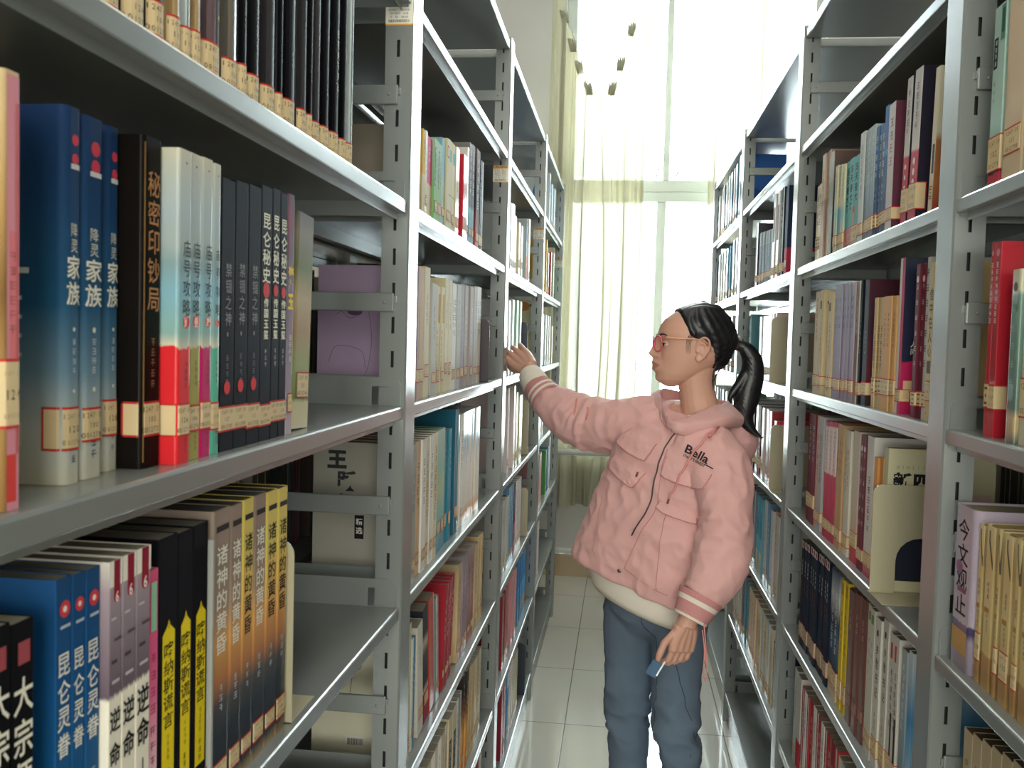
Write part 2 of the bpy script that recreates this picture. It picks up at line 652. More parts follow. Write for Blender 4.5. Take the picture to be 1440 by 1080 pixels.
# ================================================================ the steel shelving
PITCH = .3108
Z4 = 1.6718
BAY = 1.1532
PW = .066
LV = {k: Z4 + (k - 4) * PITCH for k in range(-1, 6)}   # top faces of the shelves, lowest = -1
TOPZ = 2.279
DEPTH = .232
POSTD = .042
RACKS = {'L': (-.326, -1, 1.3672), 'R': (.4359, 1, 1.3055)}   # face x, direction into the shelves, Y of the second post


def post_y(side, n):
    return RACKS[side][2] + (n - 1) * BAY


def make_post(side):
    """slotted upright; local origin at the aisle face, y = 0 near face; depth runs along s*x"""
    s = RACKS[side][1]
    mb = MB()
    H = TOPZ + .012
    c = .0025
    X = lambda d: s * d
    # aisle face, its chamfers and the back
    pr = [(0, c), (0, PW - c), (c, PW), (POSTD, PW), (POSTD, 0), (c, 0)]
    for k in (0, 1, 2, 4, 5):
        if k in (4,):
            continue
        a, b = pr[k], pr[(k + 1) % 6]
        if k == 2:
            continue
        mb.quad((X(a[0]), a[1], 0), (X(b[0]), b[1], 0), (X(b[0]), b[1], H), (X(a[0]), a[1], H))
    mb.quad((X(POSTD), PW, 0), (X(POSTD), 0, 0), (X(POSTD), 0, H), (X(POSTD), PW, H))
    mb.poly([(X(a), b, H) for a, b in pr])
    mb.poly([(X(a), b, 0) for a, b in pr])
    # the two slotted faces
    s0, s1, hh, dp = .0195, .0240, .0125, .005
    zs = []
    z = LV[-1] + .019 - 2 * PITCH / 6
    while z < H - .02:
        if z > .02: zs.append(z)
        z += PITCH / 6
    for y, d in ((0, 1), (PW, -1)):
        mb.quad((X(c), y, 0), (X(s0), y, 0), (X(s0), y, H), (X(c), y, H))
        mb.quad((X(s1), y, 0), (X(POSTD), y, 0), (X(POSTD), y, H), (X(s1), y, H))
        zp = 0
        for q in zs + [None]:
            ze = H if q is None else q - hh
            mb.quad((X(s0), y, zp), (X(s1), y, zp), (X(s1), y, ze), (X(s0), y, ze))
            if q is None: break
            yi = y + d * dp
            a = [(X(s0), y, q - hh), (X(s1), y, q - hh), (X(s1), y, q + hh), (X(s0), y, q + hh)]
            b = [(p_[0], yi, p_[2]) for p_ in a]
            for k in range(4):
                mb.quad(a[k], a[(k + 1) % 4], b[(k + 1) % 4], b[k], 1)
            mb.quad(*b, 1)
            zp = q + hh
    return mb.mesh('post', [STEEL, SLOT], recalc=False)


def make_shelf(side, L):
    """pressed steel board: flat top, rolled front and back lips with a return flange"""
    s = RACKS[side][1]
    D = DEPTH
    f0 = .003
    path = [(D - .016, -.030), (D, -.030), (D, 0), (f0 + .003, 0), (f0 + .0009, -.0009), (f0, -.003), (f0, -.0185), (f0 + .0006, -.020), (f0 + .014, -.0205), (f0 + .014, -.030)]
    mb = MB()
    mb.extrude_profile([(s * a, b) for a, b in path], .0012, .003, L - .003, flip=-1 if s < 0 else 1)
    return mb.mesh('shelf', STEEL)


def make_bracket(side):
    """upstanding end plate of a shelf, round corner and a square cut-out"""
    s = RACKS[side][1]
    mb = MB()
    t = .0016
    fr, H0, H1, D = .0075, -.024, .043, DEPTH - .004
    hx0, hx1, hz0, hz1 = .024, .052, .0012, .029
    r = .014
    arc = [(fr + r - r * math.cos(a), H1 - r + r * math.sin(a)) for a in [R(0), R(22), R(45), R(67), R(90)]]
    for y in (0, t):
        P = lambda q: (s * q[0], y, q[1])
        mb.poly([P(q) for q in [(fr, H0), (hx0, H0), (hx0, H1)] + arc[::-1]])
        mb.poly([P(q) for q in [(hx0, hz1), (hx1, hz1), (hx1, H1), (hx0, H1)]])
        mb.poly([P(q) for q in [(hx0, H0), (hx1, H0), (hx1, hz0), (hx0, hz0)]])
        mb.poly([P(q) for q in [(hx1, H0), (D, H0), (D, H1), (hx1, H1)]])
    out = [(fr, H0)] + arc + [(D, H1), (D, H0)]
    for k in range(len(out)):
        a, b = out[k], out[(k + 1) % len(out)]
        mb.quad((s * a[0], 0, a[1]), (s * b[0], 0, b[1]), (s * b[0], t, b[1]), (s * a[0], t, a[1]))
    hole = [(hx0, hz0), (hx1, hz0), (hx1, hz1), (hx0, hz1)]
    for k in range(4):
        a, b = hole[k], hole[(k + 1) % 4]
        mb.quad((s * a[0], 0, a[1]), (s * b[0], 0, b[1]), (s * b[0], t, b[1]), (s * a[0], t, a[1]))
    return mb.mesh('end_bracket', STEEL, recalc=False)


def make_brace(side):
    s = RACKS[side][1]
    mb = MB()
    D = 2 * DEPTH + .02
    mb.box(s * .020, s * (D - .02), -.0065, -.0005, -.0145, .0145, bev=.002)
    mb.box(s * .017, s * .0215, -.004, -.0005, .000, .010)
    bm = bmesh.new()
    bmesh.ops.create_icosphere(bm, subdivisions=2, radius=.0025, matrix=Matrix.Translation((s * .034, -.0065, .0)))
    mb.bm(bm, 0, True)
    bm.free()
    return mb.mesh('side_brace', STEEL)


STK_W = mat('asset_sticker_paper', '#e9e4d6', rough=.55)
STK_Y = mat('asset_sticker_header', '#e0a33a', rough=.5)
STK_I = mat('asset_sticker_ink', '#5b5a66', rough=.6)
k_hdr = text_job('诸城市图书馆', .0062, bold=.02)
k_l = [text_job(q, .0042) for q in ('资产名称： 双面书架', '使 用 人： 阅览室', '使用部门： 图书馆', '资产编号： 2018', '价    格： 680.00')]
text_flush()


def make_sticker():
    mb = MB()
    W, Hh = .042, .046
    mb.box(-W / 2, W / 2, -.0003, 0, -Hh, 0, 0)
    mb.box(-W / 2, W / 2, -.0004, 0, -.009, 0, 1)
    mb.box(-W / 2, W / 2, -.0004, 0, -Hh, -Hh + .002, 1)
    add_text(mb, k_hdr, .002, -.0006, -.0018, 2, fit_h=.0052)
    for q, k in enumerate(k_l):
        add_text(mb, k, -.0005, -.0006, -.0112 - q * .0052, 2, fit_h=.0036, fit_w=.035)
    rnd = random.Random(3)
    x = -.0165
    while x < .016:
        wv = rnd.choice((.0004, .0007, .0011))
        mb.quad((x, -.0006, -.0378), (x + wv, -.0006, -.0378), (x + wv, -.0006, -.0418), (x, -.0006, -.0418), 2)
        x += wv + rnd.choice((.0005, .0009))
    return mb.mesh('asset_sticker', [STK_W, STK_Y, STK_I])


def build_rack(side):
    fx, s, y1 = RACKS[side]
    root = empty('library_shelving', (fx, post_y(side, 0), 0))
    tag(root, 'long run of grey slotted steel library shelving on the %s of the aisle' % ('left side' if side == 'L' else 'right side'), 'bookcase', 'steel shelving along the aisle')
    pm, sm = make_post(side), make_shelf(side, BAY - PW)
    bk, br = make_bracket(side), make_brace(side)
    mirror = {}
    full = 2 * DEPTH + .02
    for n in range(5):
        y = n * BAY
        o = link('post', pm, root, (0, y, 0))
        # the matching post of the far side, turned round
        link('post', pm, root, (s * full, y + PW, 0), (0, 0, PI))
        for k in list(LV):
            z = LV[k] + .157 if k < 5 else LV[k] + .150
            link('side_brace', br, root, (0, y, z))
    for n in range(4):
        y = n * BAY + PW
        L = BAY - PW
        for k in LV:
            a = link('shelf', sm, root, (0, y, LV[k]))
            link('end_bracket', bk, a, (0, L - .0028, 0))
            link('end_bracket', bk, a, (0, .0012, 0))
            link('shelf', sm, root, (s * full, y + L, LV[k]), (0, 0, PI))
        mb = MB()
        mb.box(s * .004, s * (full - .004), .003, L - .003, TOPZ - .022, TOPZ, bev=.003)
        mb.build('top_cover', STEEL, root).location = (0, y, 0)
        mb = MB()
        for xx in (.014, full - .014):
            mb.box(s * xx, s * (xx + (.0012 if xx < .1 else -.0012)), .003, L - .003, 0, LV[-1] - .03)
        mb.build('kick_plate', STEEL, root).location = (0, y, 0)
    return root


RACK_L = build_rack('L')
RACK_R = build_rack('R')
stm = make_sticker()
for n, z in ((1, 1.978), (2, 1.9445), (3, 1.918), (4, 1.90)):
    y = post_y('L', n)
    o = link('asset_sticker', stm, None, (-.326 - .0215, y - .0003, z))
    tag(o, ['', 'yellow headed asset sticker high on the nearest left post', 'yellow headed asset sticker on the second left post', 'yellow headed asset sticker on the third left post', 'small pale asset sticker on the last left post by the curtain'][n], 'sticker', 'asset stickers on the shelving posts')


# ---------------------------------------------------------------- the rows that face the next aisles (backs of pages towards us)
def rear_row():
    rnd = random.Random(77)
    mb = MB()
    cols = ['#8a8478', '#5c4a44', '#b8ab90', '#3c4450', '#7a2c34', '#c4bca8', '#4a6070', '#a08c6c', '#6f7a58', '#d0c8b8']
    for side in ('L', 'R'):
        fx, s, _ = RACKS[side]
        full = 2 * DEPTH + .02
        for n in range(4):
            for k in range(-1, 5):
                y = post_y(side, n) + PW + .012
                end = post_y(side, n + 1) - .012 - rnd.choice((0, .05, .12))
                while True:
                    t = rnd.uniform(.012, .038)
                    if y + t > end: break
                    h, w = rnd.uniform(.19, .245), rnd.uniform(.14, .17)
                    x1 = fx + s * (full - .012)
                    x0 = x1 - s * w
                    c = rnd.randrange(len(cols))
                    z = LV[k] + .0004
                    # cover boards and spine on the far side, page block towards this aisle
                    mb.box(x0, x1, y, y + .0012, z, z + h, c)
                    mb.box(x0, x1, y + t - .0012, y + t - .0002, z, z + h, c)
                    mb.box(x1 - s * .0012, x1, y + .0012, y + t - .0012, z, z + h, c)
                    mb.box(x0 + s * .001, x1 - s * .0012, y + .0012, y + t - .0012, z + .001, z + h - .001, len(cols))
                    y += t
    o = mb.build('rear_book_rows', [mat('rear_' + c.strip('#'), c, rough=.5) for c in cols] + [PAGES_D], None, recalc=False)
    tag(o, 'rows of books on the far sides of the shelving, facing the next aisles', 'books', kind='stuff')


rear_row()
# ================================================================ what stands on the shelves
# rows of (style, y of the left edge, thickness, height, depth, set-back, lean in degrees)
ROWS = [
    ('L', 0, 4, 'top visible shelf, nearest left bay', [
        ('blackwrap', 0.5662, 0.0324, 0.245, 0.17, 0.016, 0), ('darkbrown', 0.5986, 0.0322, 0.245, 0.17, 0.016, 0), ('blackwrap', 0.6308, 0.0269, 0.245, 0.17, 0.016, 0),
        ('tanwrap', 0.6599, 0.0212, 0.245, 0.17, 0.016, 0), ('whitewrap', 0.6811, 0.0141, 0.245, 0.17, 0.016, 0), ('tanwrap', 0.6964, 0.0172, 0.245, 0.17, 0.016, 0),
        ('plumblack', 0.7149, 0.0414, 0.245, 0.17, 0.016, 0), ('greywrap', 0.7563, 0.0307, 0.245, 0.17, 0.016, 0), ('blackwrap', 0.787, 0.0171, 0.245, 0.17, 0.016, 0),
        ('blackred', 0.8057, 0.0314, 0.245, 0.17, 0.016, 0), ('greyblack', 0.8405, 0.036, 0.245, 0.17, 0.016, 0), ('blackwrap', 0.8765, 0.0133, 0.245, 0.17, 0.016, 0),
        ('blackwrap', 0.8898, 0.0445, 0.245, 0.17, 0.016, 0), ('greyblack', 0.9364, 0.0262, 0.245, 0.17, 0.016, 0), ('blackwrap', 0.9626, 0.016, 0.245, 0.17, 0.016, 0),
        ('greyblack', 0.9786, 0.0286, 0.245, 0.17, 0.016, 0), ('blackwrap', 1.0072, 0.0329, 0.245, 0.17, 0.016, 0),
        ('blackwhite', 1.0401, 0.0378, 0.245, 0.17, 0.016, 0), ('blackwrap', 1.0779, 0.0258, 0.245, 0.17, 0.016, 0), ('whitewrap', 1.1037, 0.027, 0.245, 0.17, 0.016, 0),
    ]),
    ('L', 0, 3, 'middle shelf of the nearest left bay', [
        ('pinkbrown', 0.4714, 0.0153, 0.245, 0.17, 0.014, 0), ('bluefam', 0.5614, 0.0204, 0.2485, 0.15, 0.036, 0), ('bluefam', 0.585, 0.0265, 0.248, 0.15, 0.038, 0),
        ('bluefam', 0.6242, 0.02, 0.2501, 0.15, 0.045, 0), ('blackgold', 0.6389, 0.0293, 0.2479, 0.15, 0.028, 0), ('pastelred', 0.6633, 0.0224, 0.2444, 0.15, 0.015, 0),
        ('pastelolive', 0.6928, 0.0229, 0.2458, 0.15, 0.018, 0), ('pastelmagenta', 0.7163, 0.0203, 0.2466, 0.15, 0.018, 0),
        ('pastelteal', 0.7373, 0.0151, 0.2456, 0.15, 0.018, 0), ('blackgod', 0.7531, 0.0283, 0.2366, 0.15, 0.018, 0),
        ('blackgod', 0.7822, 0.0288, 0.2394, 0.15, 0.018, 0), ('blackgod', 0.8118, 0.0292, 0.2407, 0.15, 0.018, 0), ('kunlun', 0.8419, 0.0277, 0.2452, 0.15, 0.018, 0),
        ('kunlun', 0.8705, 0.0207, 0.2467, 0.15, 0.018, 0), ('kunlun', 0.8922, 0.0207, 0.2454, 0.15, 0.018, 0), ('purplejade', 0.914, 0.0175, 0.2482, 0.15, 0.018, 0),
        ('greenland', 0.9498, 0.0495, 0.2352, 0.15, 0.024, 2.8),
    ]),
    ('L', 0, 2, 'lowest visible shelf, nearest left bay', [
        ('dazongshi', 0.4608, 0.0202, 0.2461, 0.155, 0.016, 0), ('dazongshi', 0.4816, 0.0206, 0.2436, 0.155, 0.016, 0),
        ('kunling', 0.5319, 0.0173, 0.2562, 0.155, 0.022, 0), ('kunling', 0.5492, 0.0151, 0.255, 0.155, 0.022, 0), ('kunling', 0.5642, 0.0172, 0.2545, 0.155, 0.022, 0),
        ('niming', 0.5718, 0.0165, 0.2559, 0.155, 0.016, 0), ('niming', 0.5883, 0.0184, 0.2563, 0.155, 0.016, 0), ('niming', 0.6066, 0.0205, 0.2566, 0.155, 0.016, 0),
        ('pinkgirl', 0.632, 0.0156, 0.2353, 0.155, 0.018, 0), ('kanas', 0.6574, 0.0306, 0.2551, 0.155, 0.02, 0), ('kanas', 0.6879, 0.0257, 0.2537, 0.155, 0.02, 0),
        ('kanas', 0.7135, 0.0276, 0.2543, 0.155, 0.02, 0), ('greythin', 0.7336, 0.0054, 0.2372, 0.155, 0.016, 0),
        ('twilightgrey', 0.7461, 0.0347, 0.2602, 0.155, 0.018, 0), ('twilightgrey', 0.7807, 0.0265, 0.259, 0.155, 0.018, 0),
        ('twilightyellow', 0.807, 0.0265, 0.2596, 0.155, 0.018, 0), ('twilightgrey', 0.8334, 0.0301, 0.2592, 0.155, 0.018, 0),
        ('twilightyellow', 0.8633, 0.0302, 0.2578, 0.155, 0.018, 0), ('twilightyellow', 0.8934, 0.0281, 0.2565, 0.155, 0.018, 0),
    ]),
    ('L', 1, 4, 'second shelf down, second left bay', [
        ('greybrown', 1.4971, 0.0159, 0.1444, 0.17, 0.014, 0), ('yellowtop', 1.5342, 0.0277, 0.1461, 0.17, 0.018, 0), ('beigethin', 1.5644, 0.016, 0.15, 0.15, 0.018, 0),
        ('magentatop', 1.5831, 0.0415, 0.1457, 0.15, 0.018, 0), ('greenmap', 1.6282, 0.0367, 0.1508, 0.15, 0.018, 0),
        ('greenmap', 1.6649, 0.0367, 0.1508, 0.15, 0.018, 0), ('tealgreen', 1.7047, 0.0341, 0.1689, 0.15, 0.018, 0),
        ('beigered', 1.7411, 0.0276, 0.1756, 0.15, 0.018, 0), ('beigeteal', 1.7703, 0.034, 0.1807, 0.15, 0.018, 0), ('beigeteal', 1.8042, 0.034, 0.1807, 0.15, 0.018, 0),
        ('beigethin', 1.8441, 0.0382, 0.1813, 0.15, 0.018, 0), ('redplain', 1.9379, 0.045, 0.1854, 0.15, 0.018, 0),
        ('whitethin', 1.9851, 0.0182, 0.2095, 0.15, 0.018, 0), ('darkpattern', 2.0036, 0.0374, 0.2242, 0.15, 0.018, 0),
        ('darkpattern', 2.0416, 0.0319, 0.2277, 0.15, 0.018, 0), ('darkredpattern', 2.1022, 0.045, 0.2318, 0.15, 0.018, 0),
        ('navywhite', 2.1645, 0.045, 0.2186, 0.15, 0.018, 0),
    ]),
    ('L', 1, 3, 'third shelf down, second left bay', [
        ('purplecover', 1.5024, 0.045, 0.2229, 0.172, 0.012, 0), ('cream', 1.5675, 0.045, 0.2284, 0.15, 0.014, 0), ('greywhite', 1.6416, 0.045, 0.2043, 0.15, 0.018, 0),
        ('goldpatch', 1.6965, 0.0326, 0.2028, 0.15, 0.018, 0), ('goldpatch', 1.729, 0.0326, 0.2028, 0.15, 0.018, 0), ('cream', 1.7684, 0.0346, 0.2225, 0.15, 0.018, 0),
        ('cream', 1.803, 0.0346, 0.2225, 0.15, 0.018, 0), ('whitethin', 1.8404, 0.0241, 0.2176, 0.15, 0.018, 0), ('whitethin', 1.8644, 0.0241, 0.2176, 0.15, 0.018, 0),
        ('greythin2', 1.8944, 0.045, 0.2193, 0.15, 0.018, 0), ('greypurple', 1.9459, 0.045, 0.2226, 0.15, 0.018, 0), ('mauvegrey', 2.003, 0.045, 0.2237, 0.15, 0.018, 0),
        ('mauvegrey', 2.058, 0.045, 0.2237, 0.15, 0.018, 0), ('greythin2', 2.1167, 0.045, 0.2284, 0.15, 0.018, 0), ('whitethin', 2.162, 0.0297, 0.2303, 0.15, 0.018, 0),
        ('whitethin', 2.1918, 0.0297, 0.2303, 0.15, 0.018, 0),
    ]),
    ('L', 1, 2, 'fourth shelf down, second left bay', [
        ('calligcover', 1.4899, 0.0325, 0.2371, 0.17, 0.012, 0), ('peachthin', 1.5411, 0.0336, 0.2365, 0.15, 0.016, 0),
        ('whitethin', 1.5746, 0.0336, 0.237, 0.15, 0.016, 0), ('creamworn', 1.6082, 0.0336, 0.2375, 0.15, 0.016, 0),
        ('whitethin', 1.6417, 0.0336, 0.2379, 0.15, 0.016, 0), ('creamworn', 1.6753, 0.0336, 0.2384, 0.15, 0.016, 0),
        ('seagreen', 1.7215, 0.0375, 0.2388, 0.15, 0.018, 0), ('seagreen', 1.759, 0.0375, 0.2388, 0.15, 0.018, 0), ('tealplain', 1.8055, 0.0314, 0.2308, 0.15, 0.018, 0),
        ('tealplain', 1.8369, 0.0314, 0.2308, 0.15, 0.018, 0), ('tealtall', 1.9013, 0.045, 0.2664, 0.2, 0.018, 0), ('whiteblue', 1.9494, 0.0325, 0.2505, 0.15, 0.018, 0),
        ('whitethin', 1.9819, 0.0325, 0.2506, 0.15, 0.018, 0), ('whiteblue', 2.0145, 0.0325, 0.2507, 0.15, 0.018, 0),
        ('whiteorange', 2.047, 0.0325, 0.2508, 0.15, 0.018, 0), ('whiteblue', 2.0795, 0.0325, 0.251, 0.15, 0.018, 0),
        ('whiteorange', 2.112, 0.0325, 0.2511, 0.15, 0.018, 0), ('whiteblue', 2.1446, 0.0325, 0.2512, 0.15, 0.018, 0),
        ('whiteorange', 2.1771, 0.0325, 0.2513, 0.15, 0.018, 0), ('whiteblue', 2.2096, 0.0325, 0.2515, 0.15, 0.018, 0),
    ]),
    ('L', 1, 1, 'fifth shelf down, second left bay', [
        ('lotuscover', 1.5081, 0.0133, 0.24, 0.17, 0.014, 0), ('whitethin', 1.5497, 0.011, 0.2, 0.15, 0.02, 0), ('bluethin', 1.5618, 0.0123, 0.2, 0.15, 0.02, 0),
        ('whiteplain', 1.6062, 0.045, 0.21, 0.15, 0.02, -6), ('blackredpattern', 1.6634, 0.045, 0.225, 0.15, 0.02, -7),
        ('orangered', 1.7183, 0.0443, 0.232, 0.15, 0.02, -8), ('greystripe', 1.7661, 0.0119, 0.22, 0.15, 0.02, -7), ('whitethin', 1.778, 0.0119, 0.22, 0.15, 0.02, -7),
        ('greystripe', 1.7899, 0.0119, 0.22, 0.15, 0.02, -7), ('redthin', 1.8239, 0.0266, 0.215, 0.15, 0.02, 9), ('redthin', 1.8505, 0.0266, 0.215, 0.15, 0.02, 9),
        ('redthin', 1.877, 0.0266, 0.215, 0.15, 0.02, 9), ('redthin', 1.9036, 0.0266, 0.215, 0.15, 0.02, 9), ('beigeworn', 1.9947, 0.045, 0.22, 0.15, 0.02, 2),
        ('mauveworn', 2.049, 0.0327, 0.225, 0.15, 0.02, 2), ('mauveworn', 2.0817, 0.0327, 0.225, 0.15, 0.02, 2), ('brownpink', 2.1263, 0.0437, 0.228, 0.15, 0.02, 1.5),
        ('brownpink', 2.17, 0.0437, 0.228, 0.15, 0.02, 1.5), ('beigeworn', 2.231, 0.045, 0.215, 0.15, 0.02, 1), ('tanbook', 2.2875, 0.0357, 0.225, 0.15, 0.02, 0),
        ('tanbook', 2.3232, 0.0357, 0.225, 0.15, 0.02, 0),
    ]),
    ('L', 1, 0, 'sixth shelf down, second left bay', [
        ('beigeworn', 1.5194, 0.036, 0.212, 0.15, 0.02, 0), ('beigethin', 1.5554, 0.036, 0.212, 0.15, 0.02, 0), ('beigeworn', 1.5914, 0.036, 0.212, 0.15, 0.02, 0),
        ('beigethin', 1.6274, 0.036, 0.212, 0.15, 0.02, 0), ('creamworn', 1.6635, 0.036, 0.212, 0.15, 0.02, 0), ('beigeworn', 1.6995, 0.036, 0.212, 0.15, 0.02, 0),
        ('beigethin', 1.7355, 0.036, 0.212, 0.15, 0.02, 0), ('beigeworn', 1.7715, 0.036, 0.212, 0.15, 0.02, 0), ('beigethin', 1.8075, 0.036, 0.212, 0.15, 0.02, 0),
        ('beigeworn', 1.8435, 0.036, 0.212, 0.15, 0.02, 0), ('creamworn', 1.8795, 0.036, 0.212, 0.15, 0.02, 0), ('whiteblackbox', 1.9203, 0.045, 0.215, 0.15, 0.02, 0),
        ('whiteblackbox', 1.9725, 0.045, 0.215, 0.15, 0.02, 0), ('whitethin', 2.022, 0.0232, 0.215, 0.15, 0.02, 0), ('greystripe', 2.0452, 0.0232, 0.215, 0.15, 0.02, 0),
        ('whitethin', 2.0684, 0.0232, 0.215, 0.15, 0.02, 0), ('orangedark', 2.1109, 0.0301, 0.235, 0.15, 0.02, 3), ('orangedark', 2.1409, 0.0301, 0.235, 0.15, 0.02, 3),
        ('tanbook', 2.1813, 0.0423, 0.23, 0.15, 0.02, 2), ('tanbook', 2.2337, 0.045, 0.225, 0.15, 0.02, 0), ('beigethin', 2.2844, 0.0356, 0.22, 0.15, 0.02, 0),
        ('beigeworn', 2.3199, 0.0356, 0.22, 0.15, 0.02, 0), ('beigethin', 2.3555, 0.0356, 0.22, 0.15, 0.02, 0),
    ]),
    ('L', 1, -1, 'bottom shelf, second left bay', [
        ('whiteplain', 2.1938, 0.045, 0.225, 0.15, 0.02, 0), ('whiteplain', 2.2583, 0.045, 0.225, 0.15, 0.02, 0), ('redthin', 2.3033, 0.0411, 0.225, 0.15, 0.02, 0),
        ('redthin', 2.3445, 0.0411, 0.225, 0.15, 0.02, 0), ('whiteplain', 2.3855, 0.0312, 0.22, 0.15, 0.02, 0), ('whiteplain', 2.4167, 0.0312, 0.22, 0.15, 0.02, 0),
    ]),
    ('L', 2, 4, 'second shelf down, third left bay', [
        ('whitegrey', 2.7572, 0.045, 0.2071, 0.15, 0.018, 0), ('whitegrey', 2.8233, 0.045, 0.2146, 0.15, 0.018, 0), ('beigethin', 2.8847, 0.044, 0.1866, 0.15, 0.018, 0),
        ('cream', 2.9801, 0.045, 0.1782, 0.15, 0.018, 0), ('cream', 3.067, 0.045, 0.1782, 0.15, 0.018, 0), ('blueorange', 3.2138, 0.045, 0.218, 0.19, 0.018, 0),
        ('whitethin', 3.3139, 0.045, 0.234, 0.15, 0.018, 0),
    ]),
    ('L', 2, 3, 'third shelf down, third left bay', [
        ('whitegrey', 2.7889, 0.045, 0.2267, 0.15, 0.018, 0), ('whitegrey', 2.8595, 0.045, 0.2323, 0.15, 0.018, 0), ('greensoft', 2.9747, 0.045, 0.2362, 0.15, 0.018, 0),
        ('greensoft', 3.0802, 0.045, 0.2362, 0.15, 0.018, 0),
    ]),
    ('L', 2, 2, 'fourth shelf down, third left bay', [
        ('whitepink', 2.8266, 0.045, 0.2676, 0.15, 0.018, 0), ('whitepink', 2.961, 0.045, 0.2676, 0.15, 0.018, 0),
        ('creamyellow', 3.0618, 0.045, 0.2413, 0.15, 0.018, 0), ('creamyellow', 3.1364, 0.045, 0.2268, 0.15, 0.018, 0),
        ('creamyellow', 3.1999, 0.045, 0.2268, 0.15, 0.018, 0),
    ]),
    ('L', 2, 1, 'fifth shelf down, third left bay', [
        ('greywhite', 2.7999, 0.045, 0.23, 0.15, 0.02, 0), ('greywhite', 2.8703, 0.045, 0.23, 0.15, 0.02, 0), ('bluethin', 2.9246, 0.0386, 0.25, 0.15, 0.02, 0),
        ('bluethin', 2.9632, 0.0386, 0.25, 0.15, 0.02, 0), ('bluethin', 3.0018, 0.0386, 0.25, 0.15, 0.02, 0), ('maroonpink', 3.0778, 0.045, 0.24, 0.15, 0.02, 0),
        ('whitethin', 3.1315, 0.045, 0.24, 0.15, 0.02, 0), ('whitepink', 3.1822, 0.045, 0.24, 0.15, 0.02, 0), ('whitepink', 3.2329, 0.045, 0.24, 0.15, 0.02, 0),
    ]),
    ('L', 2, 0, 'sixth shelf down, third left bay', [
        ('darkred', 2.8198, 0.045, 0.235, 0.15, 0.02, 0), ('darkred', 2.8988, 0.045, 0.235, 0.15, 0.02, 0), ('redthin', 2.9515, 0.045, 0.235, 0.15, 0.02, 0),
        ('pinkplain', 3.0578, 0.045, 0.235, 0.15, 0.02, 0), ('pinkplain', 3.1602, 0.045, 0.235, 0.15, 0.02, 0), ('skyblue', 3.2691, 0.045, 0.24, 0.15, 0.02, 0),
        ('skyblue', 3.3448, 0.045, 0.24, 0.15, 0.02, 0), ('skyblue', 3.4116, 0.045, 0.235, 0.15, 0.02, 0), ('skyblue', 3.471, 0.045, 0.235, 0.15, 0.02, 0),
    ]),
    ('L', 2, -1, 'bottom shelf, third left bay', [
        ('darkred', 2.8643, 0.045, 0.235, 0.15, 0.02, 0), ('darkred', 2.9169, 0.045, 0.23, 0.15, 0.02, 0), ('bluewhite', 3.0021, 0.045, 0.23, 0.15, 0.02, 0),
        ('whitepink', 3.0677, 0.045, 0.24, 0.15, 0.02, 0), ('whitepink', 3.1235, 0.045, 0.24, 0.15, 0.02, 0), ('beigethin', 3.1966, 0.045, 0.21, 0.15, 0.02, 0),
        ('beigethin', 3.2486, 0.045, 0.21, 0.15, 0.02, 0), ('beigethin', 3.3006, 0.045, 0.21, 0.15, 0.02, 0),
    ]),
    ('L', 3, 5, 'top shelf, last left bay', [
        ('bluewhitecover', 3.9187, 0.045, 0.2, 0.15, 0.018, 0), ('whiteblue', 4.1531, 0.045, 0.24, 0.15, 0.018, 0), ('paleblue', 4.2913, 0.045, 0.215, 0.15, 0.018, 0),
        ('paleblue', 4.417, 0.045, 0.215, 0.15, 0.018, 0),
    ]),
    ('L', 3, 4, 'second shelf down, last left bay', [
        ('yellowtop', 4.0697, 0.045, 0.2447, 0.15, 0.018, 0), ('navywhite', 4.1749, 0.045, 0.1987, 0.15, 0.018, 0), ('redplain', 4.3332, 0.045, 0.2159, 0.15, 0.018, 0),
        ('greensoft', 4.492, 0.045, 0.2263, 0.15, 0.018, 0),
    ]),
    ('L', 3, 3, 'third shelf down, last left bay', [
        ('fruitcover', 3.8513, 0.045, 0.2748, 0.185, 0.018, 0), ('whitegrey', 3.9985, 0.045, 0.2244, 0.15, 0.018, 0),
        ('whitegrey', 4.1081, 0.045, 0.2244, 0.15, 0.018, 0), ('whitegrey', 4.2177, 0.045, 0.2244, 0.15, 0.018, 0), ('whitegrey', 4.3274, 0.045, 0.2244, 0.15, 0.018, 0),
        ('creamyellow', 4.5203, 0.045, 0.1819, 0.15, 0.018, 0),
    ]),
    ('L', 3, 2, 'fourth shelf down, last left bay', [
        ('whitepink', 3.9655, 0.045, 0.23, 0.15, 0.018, 0), ('whitepink', 4.045, 0.045, 0.23, 0.15, 0.018, 0),
    ]),
    ('L', 3, 1, 'fifth shelf down, last left bay', [
        ('pinkplain', 3.9759, 0.045, 0.23, 0.15, 0.018, 0), ('pinkplain', 4.0717, 0.045, 0.23, 0.15, 0.018, 0), ('greenplain', 4.3355, 0.045, 0.21, 0.15, 0.018, 0),
        ('bluethin', 4.4367, 0.045, 0.215, 0.15, 0.018, 2), ('whiteplain', 4.5291, 0.045, 0.25, 0.15, 0.018, 4),
    ]),
    ('L', 3, 0, 'sixth shelf down, last left bay', [
        ('whitepink', 3.933, 0.045, 0.24, 0.15, 0.018, 0), ('whitepink', 4.0082, 0.045, 0.24, 0.15, 0.018, 0),
    ]),
    ('R', 0, 4, 'top visible shelf, nearest right bay', [
        ('mintbook', 1.2442, 0.0367, 0.2264, 0.18, 0.018, 0), ('beigebig', 1.2021, 0.0587, 0.262, 0.18, 0.018, 0), ('beigebig', 1.1415, 0.058, 0.262, 0.18, 0.018, 0),
        ('beigebig', 1.0818, 0.0472, 0.262, 0.18, 0.018, 0),
    ]),
    ('R', 0, 3, 'middle shelf, nearest right bay', [
